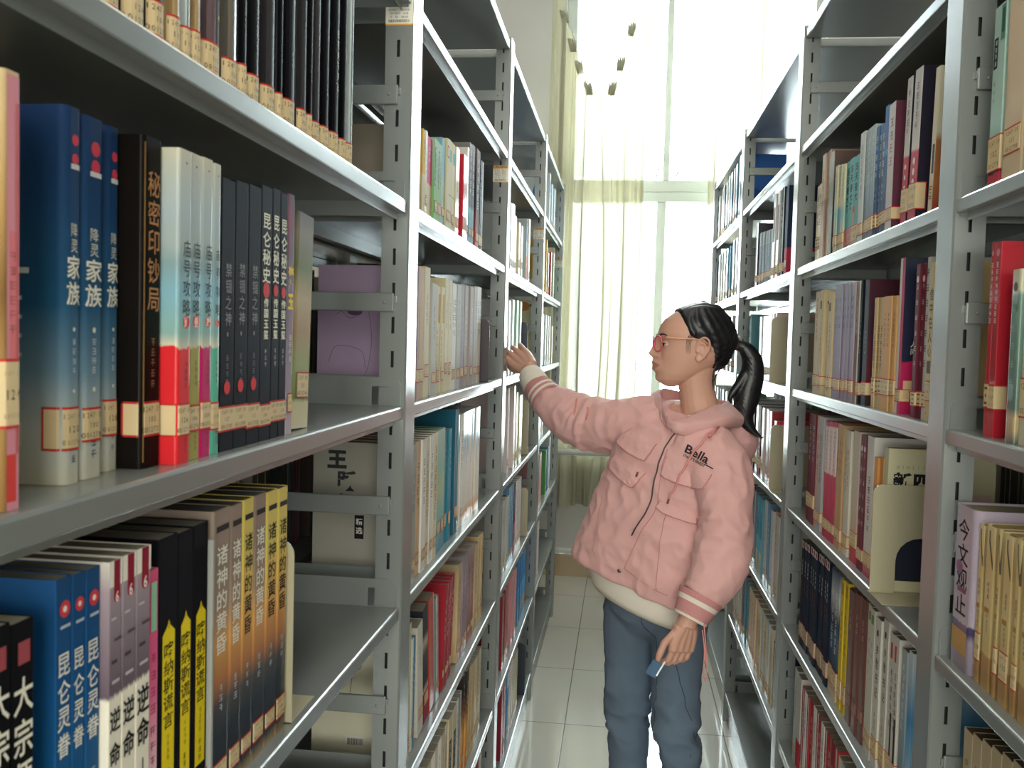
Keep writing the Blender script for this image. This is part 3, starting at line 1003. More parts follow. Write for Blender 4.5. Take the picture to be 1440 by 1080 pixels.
        ('redtwin', 1.2179, 0.0123, 0.2414, 0.16, 0.018, 0), ('redtwin', 1.2046, 0.0174, 0.2408, 0.17, 0.018, 0), ('jade', 1.1366, 0.0233, 0.2012, 0.15, 0.012, 0),
        ('creamtext', 1.1271, 0.0425, 0.2071, 0.15, 0.018, 0), ('creamtext', 1.0829, 0.0325, 0.2033, 0.15, 0.018, 0),
    ]),
    ('R', 0, 2, 'lowest full shelf, nearest right bay', [
        ('guwen', 1.293, 0.0738, 0.2139, 0.165, 0.016, 0), ('wornbeige', 1.2236, 0.0226, 0.1998, 0.15, 0.02, 0), ('wornbeige', 1.1974, 0.0331, 0.2031, 0.15, 0.02, 0),
        ('wornbeige', 1.1614, 0.0163, 0.2032, 0.15, 0.02, 0), ('wornbeige', 1.1426, 0.031, 0.2028, 0.15, 0.02, 0), ('wornbeige', 1.109, 0.0202, 0.2039, 0.15, 0.02, 0),
        ('wornbeige', 1.0867, 0.0263, 0.207, 0.15, 0.02, 0),
    ]),
    ('R', 0, 1, 'bottom visible shelf, nearest right bay', [
        ('beigeplain', 1.2607, 0.0299, 0.2305, 0.15, 0.03, 0), ('beigeplain', 1.2309, 0.0299, 0.2355, 0.15, 0.03, 0),
        ('beigeplain', 1.201, 0.0299, 0.2405, 0.15, 0.03, 0), ('beigeplain', 1.1711, 0.0299, 0.2454, 0.15, 0.03, 0),
        ('beigeplain', 1.1412, 0.0299, 0.2504, 0.15, 0.03, 0), ('beigeplain', 1.1113, 0.0299, 0.2554, 0.15, 0.03, 0),
    ]),
    ('R', 1, 4, 'second shelf down, second right bay', [
        ('tanink', 2.3092, 0.0302, 0.1836, 0.15, 0.016, 0), ('tanink', 2.279, 0.0302, 0.1836, 0.15, 0.016, 0), ('pinkbrownworn', 2.2614, 0.0392, 0.2455, 0.17, 0.016, 0),
        ('pinkbrownworn', 2.2222, 0.0392, 0.2455, 0.17, 0.016, 0), ('darkbrownworn', 2.1654, 0.0437, 0.2327, 0.17, 0.016, 0),
        ('creamgreen', 2.1095, 0.0268, 0.1932, 0.15, 0.016, 0), ('tealcream', 2.0826, 0.0268, 0.1896, 0.15, 0.016, 0),
        ('creamgreen', 2.0558, 0.0268, 0.186, 0.15, 0.016, 0), ('tealink', 2.0379, 0.0356, 0.1859, 0.15, 0.018, 0), ('tealink', 2.0022, 0.0356, 0.1859, 0.15, 0.018, 0),
        ('tealorange', 1.9645, 0.045, 0.1833, 0.15, 0.018, 0), ('paperwhite', 1.9001, 0.0335, 0.2177, 0.15, 0.016, 0),
        ('greyblue', 1.8654, 0.0257, 0.2127, 0.15, 0.016, 0), ('greyblue', 1.8397, 0.0257, 0.2127, 0.15, 0.016, 0), ('greyblue', 1.8141, 0.0257, 0.2127, 0.15, 0.016, 0),
        ('bluewhitetext', 1.79, 0.0189, 0.2043, 0.15, 0.016, 0), ('bluewhitetext', 1.7711, 0.0189, 0.2033, 0.15, 0.016, 0),
        ('bluewhitetext', 1.7522, 0.0189, 0.2023, 0.15, 0.016, 0), ('bluedeep', 1.7352, 0.0255, 0.2275, 0.15, 0.016, 0),
        ('maroonwhite', 1.7013, 0.0397, 0.2226, 0.17, 0.016, 0), ('whitered', 1.6219, 0.0281, 0.2424, 0.15, 0.016, 2.4),
        ('whitered', 1.5725, 0.0374, 0.2411, 0.18, 0.016, 2.6), ('creamorange', 1.4762, 0.0199, 0.2176, 0.17, 0.016, 3.2),
    ]),
    ('R', 1, 3, 'third shelf down, second right bay', [
        ('redpaper', 2.2741, 0.045, 0.239, 0.15, 0.016, 0), ('beigeink', 2.2182, 0.045, 0.2392, 0.17, 0.016, 0), ('beigeink', 2.1232, 0.045, 0.2291, 0.15, 0.016, 0),
        ('lilacset', 2.0666, 0.0223, 0.2411, 0.15, 0.016, 0), ('lilacset', 2.0443, 0.0223, 0.2408, 0.15, 0.016, 0), ('lilacset', 2.0221, 0.0223, 0.2404, 0.15, 0.016, 0),
        ('lilacset', 1.9998, 0.0223, 0.2401, 0.15, 0.016, 0), ('lilacset', 1.9775, 0.0223, 0.2397, 0.15, 0.016, 0), ('lilacset', 1.9552, 0.0223, 0.2394, 0.15, 0.016, 0),
        ('lilacset', 1.9329, 0.0223, 0.2391, 0.15, 0.016, 0), ('lilacset', 1.9106, 0.0223, 0.2387, 0.15, 0.016, 0),
        ('pinkbrownworn', 1.8883, 0.0223, 0.2385, 0.15, 0.016, 0), ('blackwhiteedge', 1.858, 0.0243, 0.2379, 0.15, 0.016, 0),
        ('darkredflower', 1.8129, 0.0306, 0.2362, 0.17, 0.016, 0), ('beigetext', 1.7472, 0.0186, 0.1991, 0.15, 0.016, 0),
        ('beigetext', 1.7286, 0.0186, 0.1986, 0.15, 0.016, 0), ('beigetext', 1.7101, 0.0186, 0.1981, 0.15, 0.016, 0),
        ('orangebeige', 1.6917, 0.0271, 0.1986, 0.15, 0.016, 0), ('orangebeige', 1.6646, 0.0271, 0.1976, 0.15, 0.016, 0),
        ('orangebeige', 1.6375, 0.0271, 0.1966, 0.15, 0.016, 0), ('magentanavy', 1.6039, 0.0277, 0.2572, 0.18, 0.016, 0),
        ('maroonthin', 1.508, 0.019, 0.2396, 0.15, 0.016, 0), ('maroonthin', 1.4889, 0.019, 0.2396, 0.15, 0.016, 0),
        ('blackink', 1.4648, 0.0132, 0.2466, 0.15, 0.016, 0), ('beigeheart', 1.444, 0.0192, 0.2373, 0.15, 0.016, 0),
    ]),
    ('R', 1, 2, 'fourth shelf down, second right bay', [
        ('maroonblack', 2.3004, 0.0409, 0.2598, 0.15, 0.018, 0), ('maroonblack', 2.2595, 0.0409, 0.2598, 0.15, 0.018, 0),
        ('pinkthin', 2.2094, 0.0308, 0.2599, 0.15, 0.018, 0), ('greytext', 2.1782, 0.0446, 0.2607, 0.15, 0.018, 0), ('pinklabel', 2.1098, 0.034, 0.2558, 0.15, 0.018, 0),
        ('pinklabel', 2.0758, 0.034, 0.2576, 0.15, 0.018, 0), ('pinklabel', 2.0418, 0.034, 0.2595, 0.15, 0.018, 0),
        ('tanstripe', 2.0043, 0.0217, 0.2592, 0.15, 0.018, 0), ('tanstripe', 1.9826, 0.0217, 0.2592, 0.15, 0.018, 0),
        ('tanstripe', 1.9609, 0.0217, 0.2592, 0.15, 0.018, 0), ('whitechin', 1.9309, 0.045, 0.2524, 0.15, 0.018, 0),
        ('creampink', 1.8703, 0.045, 0.2566, 0.15, 0.018, 0), ('maroonthin', 1.8046, 0.0202, 0.2546, 0.15, 0.018, 0),
        ('maroonthin', 1.7844, 0.0202, 0.2546, 0.15, 0.018, 0), ('whiteblacktext', 1.7616, 0.045, 0.2575, 0.15, 0.018, 0),
        ('orangepaper', 1.7029, 0.0226, 0.2249, 0.15, 0.018, 0), ('orangepaper', 1.6756, 0.0197, 0.227, 0.15, 0.018, 0),
        ('xinsi', 1.6567, 0.0256, 0.248, 0.175, 0.018, 0),
    ]),
    ('R', 1, 1, 'fifth shelf down, second right bay', [
        ('navyset', 2.3139, 0.0303, 0.2576, 0.15, 0.018, 0), ('navyset', 2.2836, 0.0303, 0.2591, 0.15, 0.018, 0), ('navyset', 2.2534, 0.0303, 0.2606, 0.15, 0.018, 0),
        ('navyset', 2.2231, 0.0303, 0.2622, 0.15, 0.018, 0), ('navyset', 2.1928, 0.0303, 0.2637, 0.15, 0.018, 0), ('navyset', 2.1626, 0.0303, 0.2652, 0.15, 0.018, 0),
        ('navyset', 2.1323, 0.0303, 0.2667, 0.15, 0.018, 0), ('navyset', 2.102, 0.0303, 0.2683, 0.15, 0.018, 0), ('navyset', 2.0717, 0.0303, 0.2698, 0.15, 0.018, 0),
        ('navyset', 2.0415, 0.0303, 0.2713, 0.15, 0.018, 0), ('bluepattern', 2.003, 0.0402, 0.2649, 0.15, 0.018, 0),
        ('bluepattern', 1.9629, 0.0402, 0.2649, 0.15, 0.018, 0), ('yellowbook', 1.9097, 0.027, 0.2642, 0.15, 0.018, 0),
        ('yellowbook', 1.8828, 0.027, 0.2642, 0.15, 0.018, 0), ('brownhard', 1.8469, 0.045, 0.2604, 0.15, 0.018, 0), ('brownhard', 1.79, 0.0356, 0.2674, 0.15, 0.018, 0),
        ('brownhard', 1.7544, 0.0356, 0.2674, 0.15, 0.018, 0), ('whitegreen', 1.7107, 0.0271, 0.268, 0.15, 0.018, 0),
        ('whitegreen', 1.6836, 0.0271, 0.268, 0.15, 0.018, 0), ('whitescript', 1.6486, 0.0339, 0.2629, 0.15, 0.018, 0),
        ('whitescript', 1.6123, 0.0304, 0.2713, 0.15, 0.018, 0), ('whitemaroon', 1.5704, 0.0307, 0.2599, 0.15, 0.018, 0),
        ('whitemaroon', 1.5369, 0.0276, 0.2645, 0.15, 0.018, 0), ('greyblue', 1.4994, 0.0279, 0.2571, 0.15, 0.018, 0),
        ('bluewhite', 1.4674, 0.0201, 0.2632, 0.15, 0.018, 0),
    ]),
    ('R', 1, 0, 'sixth shelf down, second right bay', [
        ('whitegrey', 2.3523, 0.0391, 0.235, 0.15, 0.02, 0), ('whitered2', 2.3037, 0.045, 0.235, 0.15, 0.02, 0), ('redwhite', 2.2479, 0.0299, 0.225, 0.15, 0.02, 0),
        ('whitethin', 2.218, 0.0299, 0.225, 0.15, 0.02, 0), ('redwhite', 2.1882, 0.0299, 0.225, 0.15, 0.02, 0), ('redthin', 2.1583, 0.0299, 0.225, 0.15, 0.02, 0),
        ('whitethin', 2.1285, 0.0299, 0.225, 0.15, 0.02, 0), ('redwhite', 2.0986, 0.0299, 0.225, 0.15, 0.02, 0), ('redthin', 2.0687, 0.0299, 0.225, 0.15, 0.02, 0),
        ('whitethin', 2.0389, 0.0299, 0.225, 0.15, 0.02, 0), ('redwhite', 2.009, 0.0299, 0.225, 0.15, 0.02, 0), ('redthin', 1.9792, 0.0299, 0.225, 0.15, 0.02, 0),
        ('darkred', 1.9493, 0.0299, 0.225, 0.15, 0.02, 0), ('redwhite', 1.9195, 0.0299, 0.225, 0.15, 0.02, 0), ('beigethin', 1.8832, 0.0304, 0.22, 0.15, 0.02, 0),
        ('greyblue', 1.8528, 0.0304, 0.22, 0.15, 0.02, 0), ('navywhite', 1.8223, 0.0304, 0.22, 0.15, 0.02, 0), ('whitegrey', 1.7919, 0.0304, 0.22, 0.15, 0.02, 0),
        ('beigethin', 1.7614, 0.0304, 0.22, 0.15, 0.02, 0), ('pinkthin', 1.731, 0.0304, 0.22, 0.15, 0.02, 0), ('beigethin', 1.7005, 0.0304, 0.22, 0.15, 0.02, 0),
        ('whitegrey', 1.6701, 0.0304, 0.22, 0.15, 0.02, 0), ('beigeworn', 1.6348, 0.0323, 0.22, 0.15, 0.02, 0), ('whitegrey', 1.6025, 0.0323, 0.22, 0.15, 0.02, 0),
        ('beigethin', 1.5702, 0.0323, 0.22, 0.15, 0.02, 0), ('pinkthin', 1.5378, 0.0323, 0.22, 0.15, 0.02, 0), ('whitegrey', 1.5055, 0.0323, 0.22, 0.15, 0.02, 0),
        ('beigeworn', 1.4731, 0.0323, 0.22, 0.15, 0.02, 0),
    ]),
    ('R', 2, 4, 'second shelf down, third right bay', [
        ('blackwhiteedge', 3.333, 0.045, 0.2242, 0.15, 0.018, 0), ('greyblue', 3.2378, 0.045, 0.1813, 0.15, 0.018, 0),
        ('greyblue', 3.183, 0.045, 0.1779, 0.15, 0.018, 0), ('greyblue', 3.1282, 0.045, 0.1745, 0.15, 0.018, 0), ('greyblue', 3.0734, 0.045, 0.1711, 0.15, 0.018, 0),
        ('greyblue', 3.0185, 0.045, 0.1676, 0.15, 0.018, 0), ('whitebrown', 2.9748, 0.045, 0.2668, 0.15, 0.018, 1.5),
        ('whitebrown', 2.9103, 0.045, 0.2668, 0.15, 0.018, 1.5), ('navywhite', 2.8188, 0.045, 0.263, 0.15, 0.018, 0), ('navyred', 2.7539, 0.045, 0.2563, 0.15, 0.018, 0),
    ]),
    ('R', 2, 3, 'third shelf down, third right bay', [
        ('tealworn', 3.4271, 0.045, 0.2208, 0.17, 0.018, -2), ('paperwhite', 3.1615, 0.0447, 0.2054, 0.15, 0.018, 0),
        ('paperwhite', 3.1168, 0.0447, 0.2054, 0.15, 0.018, 0), ('paperwhite', 3.0721, 0.0447, 0.2055, 0.15, 0.018, 0),
        ('paperwhite', 3.0274, 0.0447, 0.2055, 0.15, 0.018, 0), ('paperwhite', 2.9827, 0.0447, 0.2055, 0.15, 0.018, 0),
        ('pinkedge', 2.9322, 0.0378, 0.2098, 0.15, 0.018, 0), ('pinkedge', 2.8944, 0.0378, 0.2098, 0.15, 0.018, 0), ('pinkedge', 2.8566, 0.0378, 0.2098, 0.15, 0.018, 0),
    ]),
    ('R', 2, 2, 'fourth shelf down, third right bay', [
        ('whitepink', 3.5535, 0.045, 0.222, 0.15, 0.018, 0), ('whitered', 3.4791, 0.045, 0.222, 0.15, 0.018, 0), ('whitepink', 3.4047, 0.045, 0.222, 0.15, 0.018, 0),
        ('whitepink', 3.3303, 0.045, 0.222, 0.15, 0.018, 0), ('whitered', 3.2559, 0.045, 0.222, 0.15, 0.018, 0), ('whitepink', 3.1816, 0.045, 0.222, 0.15, 0.018, 0),
        ('whitered', 3.1072, 0.045, 0.222, 0.15, 0.018, 0), ('whitepink', 3.0328, 0.045, 0.222, 0.15, 0.018, 0), ('whitepink', 2.9584, 0.045, 0.222, 0.15, 0.018, 0),
        ('redthin', 2.884, 0.045, 0.222, 0.15, 0.018, 0), ('redplain', 2.7964, 0.045, 0.2, 0.15, 0.018, 0),
    ]),
    ('R', 2, 1, 'fifth shelf down, third right bay', [
        ('paleblue', 3.3311, 0.045, 0.2401, 0.15, 0.018, 0), ('paleblue', 3.27, 0.045, 0.2401, 0.15, 0.018, 0), ('greystripe', 3.1964, 0.045, 0.2459, 0.15, 0.018, 0),
        ('greystripe', 3.144, 0.045, 0.2459, 0.15, 0.018, 0), ('oceanblue', 3.0783, 0.045, 0.2431, 0.15, 0.018, 0), ('oceanblue', 3.0012, 0.045, 0.2431, 0.15, 0.018, 0),
        ('whitegrey', 2.9133, 0.045, 0.2545, 0.15, 0.018, 0), ('bluethin', 2.8569, 0.045, 0.2553, 0.15, 0.018, 0), ('whitegrey', 2.7996, 0.045, 0.2437, 0.15, 0.018, 0),
        ('pinkthin', 2.7242, 0.0298, 0.2531, 0.15, 0.018, 0), ('greywhite', 2.6915, 0.045, 0.2467, 0.15, 0.018, 0),
    ]),
    ('R', 2, 0, 'sixth shelf down, third right bay', [
        ('whitepink', 3.5994, 0.045, 0.22, 0.15, 0.018, 0), ('whitegreen', 3.5488, 0.045, 0.23, 0.15, 0.018, 0), ('whitegreen', 3.4877, 0.045, 0.23, 0.15, 0.018, 0),
        ('whitegreen', 3.4265, 0.045, 0.23, 0.15, 0.018, 0), ('purplethin', 3.3552, 0.045, 0.225, 0.15, 0.018, 0), ('tealplain', 3.2854, 0.045, 0.225, 0.15, 0.018, 0),
        ('tealplain', 3.2289, 0.045, 0.225, 0.15, 0.018, 0), ('peachthin', 3.1634, 0.045, 0.225, 0.15, 0.018, 0), ('peachthin', 3.1106, 0.045, 0.225, 0.15, 0.018, 0),
        ('peachthin', 3.0579, 0.045, 0.225, 0.15, 0.018, 0), ('peachthin', 3.0052, 0.045, 0.225, 0.15, 0.018, 0), ('creamworn', 2.9446, 0.045, 0.225, 0.15, 0.018, 0),
        ('paperwhite', 2.8893, 0.045, 0.225, 0.15, 0.018, 0), ('creamworn', 2.8339, 0.045, 0.225, 0.15, 0.018, 0), ('paperwhite', 2.7786, 0.045, 0.225, 0.15, 0.018, 0),
        ('creamworn', 2.7233, 0.045, 0.225, 0.15, 0.018, 0), ('navywhite', 2.6615, 0.0343, 0.2, 0.15, 0.018, 0), ('navywhite', 2.6273, 0.0343, 0.2, 0.15, 0.018, 0),
    ]),
    ('R', 3, 5, 'top shelf, last right bay', [
        ('paperwhite', 4.7039, 0.045, 0.225, 0.15, 0.018, 0), ('pinkthin', 4.5694, 0.045, 0.24, 0.15, 0.018, 0), ('navywhite', 4.4824, 0.045, 0.24, 0.15, 0.018, 0),
        ('whitegrey', 4.3954, 0.045, 0.24, 0.15, 0.018, 0), ('whitegrey', 4.2939, 0.045, 0.25, 0.15, 0.018, 0), ('bluethin', 4.1991, 0.045, 0.25, 0.15, 0.018, 0),
        ('pinkedge', 4.1043, 0.045, 0.25, 0.15, 0.018, 0), ('bluethin', 4.0095, 0.045, 0.25, 0.15, 0.018, 0), ('bluebandcover', 3.9029, 0.045, 0.266, 0.18, 0.018, 0),
    ]),
    ('R', 3, 4, 'second shelf down, last right bay', [
        ('navywhite', 4.7526, 0.045, 0.22, 0.15, 0.018, 0), ('paperwhite', 4.5916, 0.045, 0.235, 0.15, 0.018, 0), ('whiteblue', 4.4868, 0.045, 0.235, 0.15, 0.018, 0),
        ('paperwhite', 4.382, 0.045, 0.235, 0.15, 0.018, 0), ('bluethin', 4.2772, 0.045, 0.235, 0.15, 0.018, 0), ('bluedeep', 4.1724, 0.045, 0.235, 0.15, 0.018, 0),
        ('whitegrey', 4.0413, 0.045, 0.245, 0.15, 0.018, 0), ('whitegrey', 3.942, 0.045, 0.245, 0.15, 0.018, 0),
    ]),
    ('R', 3, 3, 'third shelf down, last right bay', [
        ('paperwhite', 4.7058, 0.045, 0.235, 0.15, 0.018, 0), ('redpaper', 4.5658, 0.045, 0.235, 0.15, 0.018, 0), ('paperwhite', 4.4258, 0.045, 0.235, 0.15, 0.018, 0),
        ('pinkthin', 4.2858, 0.045, 0.235, 0.15, 0.018, 0), ('whitegrey', 4.1458, 0.045, 0.235, 0.15, 0.018, 0), ('paperwhite', 4.0058, 0.045, 0.235, 0.15, 0.018, 0),
    ]),
    ('R', 3, 2, 'fourth shelf down, last right bay', [
        ('paperwhite', 4.7365, 0.045, 0.22, 0.15, 0.018, 0), ('whitegrey', 4.6122, 0.045, 0.22, 0.15, 0.018, 0), ('paperwhite', 4.4878, 0.045, 0.22, 0.15, 0.018, 0),
        ('whiteblue', 4.3634, 0.045, 0.22, 0.15, 0.018, 0), ('whitegrey', 4.239, 0.045, 0.22, 0.15, 0.018, 0), ('paperwhite', 4.1146, 0.045, 0.22, 0.15, 0.018, 0),
        ('greensoft', 3.9902, 0.045, 0.22, 0.15, 0.018, 0),
    ]),
]
# ---------------------------------------------------------------- printing
GLY = {}


def glyph_key(ch, bold):
    return (ch, round(bold, 3))


def want(text, bold=.0):
    for ch in text:
        k = glyph_key(ch, bold)
        if ch not in ' \n' and k not in GLY:
            GLY[k] = text_job(ch, 1.0, bold=bold, res=2)


def glyph(mb, ch, bold, x, zc, s, m, plane, sx=1.):
    """one character centred on (x, zc) with em size s, laid in the plane given by plane(u, z) -> xyz"""
    if ch == ' ':
        return
    vs, fs, h, wd = TEXTS[GLY[glyph_key(ch, bold)]][1]
    i = len(mb.v)
    k = s / .92
    mb.v += [plane(x + a * k * sx, zc + (c + h / 2) * k) for a, b, c in vs]
    for f in fs:
        mb.f.append(tuple(i + q for q in f))
        mb.m.append(m)
        mb.sm.append(False)


def scribble(mb, seed, x, zc, s, m, plane):
    """a character too small to be read: a few bars and uprights in its square"""
    r = random.Random(seed)
    bars = []
    for q in range(r.choice((2, 3, 3))):
        z = zc + s * (.38 - .36 * q) * r.uniform(.8, 1.)
        w_ = s * r.uniform(.28, .46)
        bars.append((x - w_, x + w_, z - s * .045, z + s * .045))
    for q in range(r.choice((1, 2))):
        xx = x + s * r.uniform(-.3, .3)
        bars.append((xx - s * .05, xx + s * .05, zc - s * r.uniform(.3, .46), zc + s * r.uniform(.2, .46)))
    for a, b, c, d in bars:
        mb.quad(plane(a, c), plane(b, c), plane(b, d), plane(a, d), m)


class Print:
    """everything printed on one face of one book; one material per colour"""
    def __init__(self):
        self.mb = MB()
        self.cols = []

    def m(self, col):
        if col not in self.cols:
            self.cols.append(col)
        return self.cols.index(col)

    def build(self, name, parent):
        if not self.mb.f:
            return None
        return self.mb.build(name, [mat('print_' + c.strip('#'), c, rough=.65, spec=.15) for c in self.cols], parent, recalc=False)


def disc(mb, plane, xc, zc, rx, rz, m, n=18):
    mb.poly([plane(xc + rx * math.cos(2 * PI * k / n), zc + rz * math.sin(2 * PI * k / n)) for k in range(n)], m)


# ---------------------------------------------------------------- book kinds
# key: (cover material, spine material or None, page material, hard cover?, call label, spine print, near-cover print, description)
ST = {}


def style(key, desc, cov, ops=(), cover_ops=(), lab='band', lz=(.018, .042), hard=False, pages=None, rough=.64, coat=.0, rnd=.0012, spine=None, labcol='#dcc49a'):
    for o in list(ops) + list(cover_ops):
        if o[0] in ('t', 'g'):
            want(o[1], o[6] if len(o) > 6 else 0.)
    ST[key] = dict(desc=desc, cov=cov, ops=ops, cops=cover_ops, lab=lab, lz=lz, hard=hard, pages=pages, rough=rough, coat=coat, rnd=rnd, labcol=labcol)


# print operations on the spine, in fractions of width / height
#  ('r', x0, x1, z0, z1, colour) block   ('d', xc, zc, r/width, colour) disc
#  ('t', text, colour, ztop, zbottom, size/width, bold, xc) upright title   ('p', n, colour, ztop, zbottom, size/width, xc) tiny unreadable title
#  ('g', text, colour, yc, zc, size m, bold) one big character on the cover   ('bar', y0, z0) barcode
T_ = lambda txt, c, zt, zb, wf=.7, b=.0, xc=.5: ('t', txt, c, zt, zb, wf, b, xc)
P_ = lambda n, c, zt, zb, wf=.55, xc=.5: ('p', n, c, zt, zb, wf, xc)
B_ = lambda x0, x1, z0, z1, c: ('r', x0, x1, z0, z1, c)
D_ = lambda xc, zc, r, c: ('d', xc, zc, r, c)

style('pinkbrown', 'worn brown book with pink spine', [(0, '#8f6a3c'), (.3, '#a8834e'), (.5, '#7c5a30'), (.7, '#b08c58'), (1, '#cdb489')], [B_(.1, .97, .0, .99, '#d98d9c'), B_(.1, .75, .02, .13, '#d8433f'), B_(.30, .72, .33, .64, '#e07a82'), P_(6, '#a2565c', .60, .40, .4), B_(.70, .97, .13, .93, '#c9646a')], lz=(.045, .085), rnd=.003)
style('bluefam', 'deep blue white-titled book', [(0, '#c9c4b2'), (.14, '#b9c0bd'), (.30, '#6b8ba1'), (.48, '#24597f'), (.75, '#1d4470'), (1, '#1b3a68')], [D_(.55, .915, .24, '#d6455a'), D_(.55, .865, .24, '#d6455a'), B_(.25, .9, .838, .852, '#d8dbe0'), T_('降灵', '#e6e3d6', .70, .615, .46, .0), T_('家族', '#f1eee2', .615, .475, .86, .015), D_(.5, .415, .09, '#e6e3d6'), P_(4, '#d2dbe0', .395, .29, .26), D_(.5, .25, .08, '#e6e3d6'), P_(2, '#35507a', .12, .05, .3)],
      [('r', .025, .085, .56, .575, '#d8dfe2'), ('r', .03, .08, .49, .50, '#cfd8dc'), ('r', .03, .075, .44, .45, '#cfd8dc'), ('r', .03, .08, .39, .40, '#b9c7d0'), ('r', .03, .08, .34, .35, '#b9c7d0'), ('bar', .030, .10)], hard=True, rnd=.006, lz=(.024, .051), pages='#8c8472')
style('blackgold', 'thick black book with copper title', '#15110f', [T_('秘密印钞局', '#c08a5c', .905, .47, .68, .005, .55), P_(5, '#9c7a58', .40, .24, .22, .55), B_(.02, .06, .02, .98, '#8a6a3e')], hard=True, rnd=.004, lz=(.023, .049), coat=.6)
for nm, c, lb in (('pastelred', '#e2262e', '贰'), ('pastelolive', '#a8a04c', '叁'), ('pastelmagenta', '#c81468', '肆'), ('pastelteal', '#58b59a', '伍')):
    style(nm, 'landscape book with %s band' % {'pastelred': 'red', 'pastelolive': 'olive', 'pastelmagenta': 'magenta', 'pastelteal': 'teal'}[nm], [(0, c), (.372, c), (.376, '#d9d3bd'), (.42, '#8fb4b0'), (.55, '#86b6c8'), (.64, '#8aa4aa'), (.70, '#a9b6b6'), (.80, '#aebdc4'), (.90, '#bcc4c0'), (1, '#d2cdb8')],
          [T_('庙号攻略', '#232a35', .72, .47, .62, .0, .62), D_(.6, .455, .26, '#e0343c'), T_(lb, '#f3e6d4', .475, .435, .34, .02, .6), P_(4, '#5a2a30', .33, .24, .26, .62), B_(.45, .55, .955, .962, '#7c3a40'), P_(4, '#4a1e24', .10, .03, .25, .6)], lz=(.022, .046), coat=.4, rnd=.003, pages='#cfc2a2')
style('blackgod', 'black book with faint grey title', '#16181f', [T_('禁锢之神', '#8b8a8c', .70, .46, .44, .0, .55), B_(.45, .55, .425, .44, '#8b8a8c'), P_(4, '#6f7078', .36, .24, .22), D_(.5, .235, .22, '#d8323a')], lz=(.017, .040), coat=.2)
style('kunlun', 'black red-sealed book', '#1a1c24', [T_('昆仑秘史', '#eae6d6', .90, .62, .72, .015), D_(.5, .595, .30, '#cf3038'), T_('传国玉玺', '#f0ead2', .565, .40, .78, .02), P_(3, '#aeb0b6', .365, .29, .28)], lz=(.016, .037), coat=.2)
style('purplejade', 'purple grey book with yellow title', [(0, '#b9a9b8'), (.2, '#8b7f92'), (.5, '#77637c'), (.75, '#5e3d55'), (.9, '#7c2f4c'), (1, '#55304a')], [T_('猪玉', '#e8c832', .72, .50, .8, .05), P_(4, '#d8d4dc', .42, .30, .4)], lab='frame', coat=.5)
style('greenland', 'tall leaning green landscape book', [(0, '#d9cdae'), (.12, '#cfc39c'), (.14, '#7a8c52'), (.3, '#9aa06a'), (.45, '#a88a62'), (.6, '#b8a27c'), (.75, '#71784e'), (.9, '#8c8478'), (1, '#6f6a66')], lab='frame', lz=(.030, .060), rnd=.002, pages='#e3e2d4')
style('dazongshi', 'black book with big white brush title', '#101013', [B_(.25, .8, .895, .95, '#a34a52'), T_('大宗师', '#ece7d8', .87, .56, .86, .015), P_(3, '#d8d4c8', .5, .3, .5)], lab=None)
style('kunling', 'blue red-badged book', [(0, '#0d3f6e'), (.4, '#125a90'), (.7, '#15568f'), (1, '#16497c')], [D_(.55, .92, .34, '#d8434a'), ('d', .55, .92, .13, '#efe6e0'), B_(.25, .9, .872, .880, '#b9c6d4'), T_('昆仑灵眷', '#f1efe6', .815, .54, .80, .008), P_(4, '#cfdbe6', .47, .33, .34)], lab=None)
style('niming', 'maroon and cream book with black title', [(0, '#ddd4c0'), (.06, '#8f1730'), (.24, '#9a1c36'), (.245, '#ece4d2'), (.62, '#efe8d8'), (.63, '#6a5a66'), (.8, '#8d7d88'), (.92, '#a897a0'), (1, '#d9d0c6')], [B_(.0, 1., .93, 1., '#efe8dc'), B_(.34, .85, .90, 1., '#8f1730'), D_(.6, .90, .26, '#a31a36'), T_('6', '#f2e4e0', .925, .875, .5, .02, .6), T_('逆命', '#1d1a1c', .61, .42, .82, .02), B_(.46, .54, .34, .39, '#2a2628'), B_(.35, .65, .345, .352, '#2a2628'), P_(2, '#4a4446', .33, .28, .4), P_(4, '#e7c7c4', .2, .08, .5), B_(.2, .8, .665, .674, '#c6bac4'), B_(.15, .6, .72, .73, '#4a3c48'), B_(.35, .9, .78, .788, '#53454f'), B_(.1, .5, .84, .846, '#c9bec8')], lab=None)
style('pinkgirl', 'slim pink book with green tab', [(0, '#eeb6c4'), (.35, '#f0c0cc'), (.6, '#e26a96'), (.9, '#d8457c'), (1, '#d9577f')], [B_(.25, .8, .80, .96, '#8cc3a4'), P_(4, '#b0305c', .74, .52, .5), P_(4, '#7c4458', .5, .30, .5), D_(.5, .2, .3, '#d86a90')], lab=None)
style('kanas', 'black book with yellow title panel', '#15141a', [B_(.20, .86, .19, .70, '#ecd21e'), ('tri', .20, .86, .70, .742, '#ecd21e'), T_('OIC', '#1a1712', .745, .70, .0, .0), T_('喀纳斯谎言', '#231d0c', .675, .40, .60, .01, .53), P_(4, '#8a7a1c', .385, .30, .36, .53), P_(3, '#4a4010', .28, .2, .3, .53)], lz=(.018, .042), pages='#7d7568')
style('greythin', 'very thin pale grey book', '#9b9c98', lab=None)
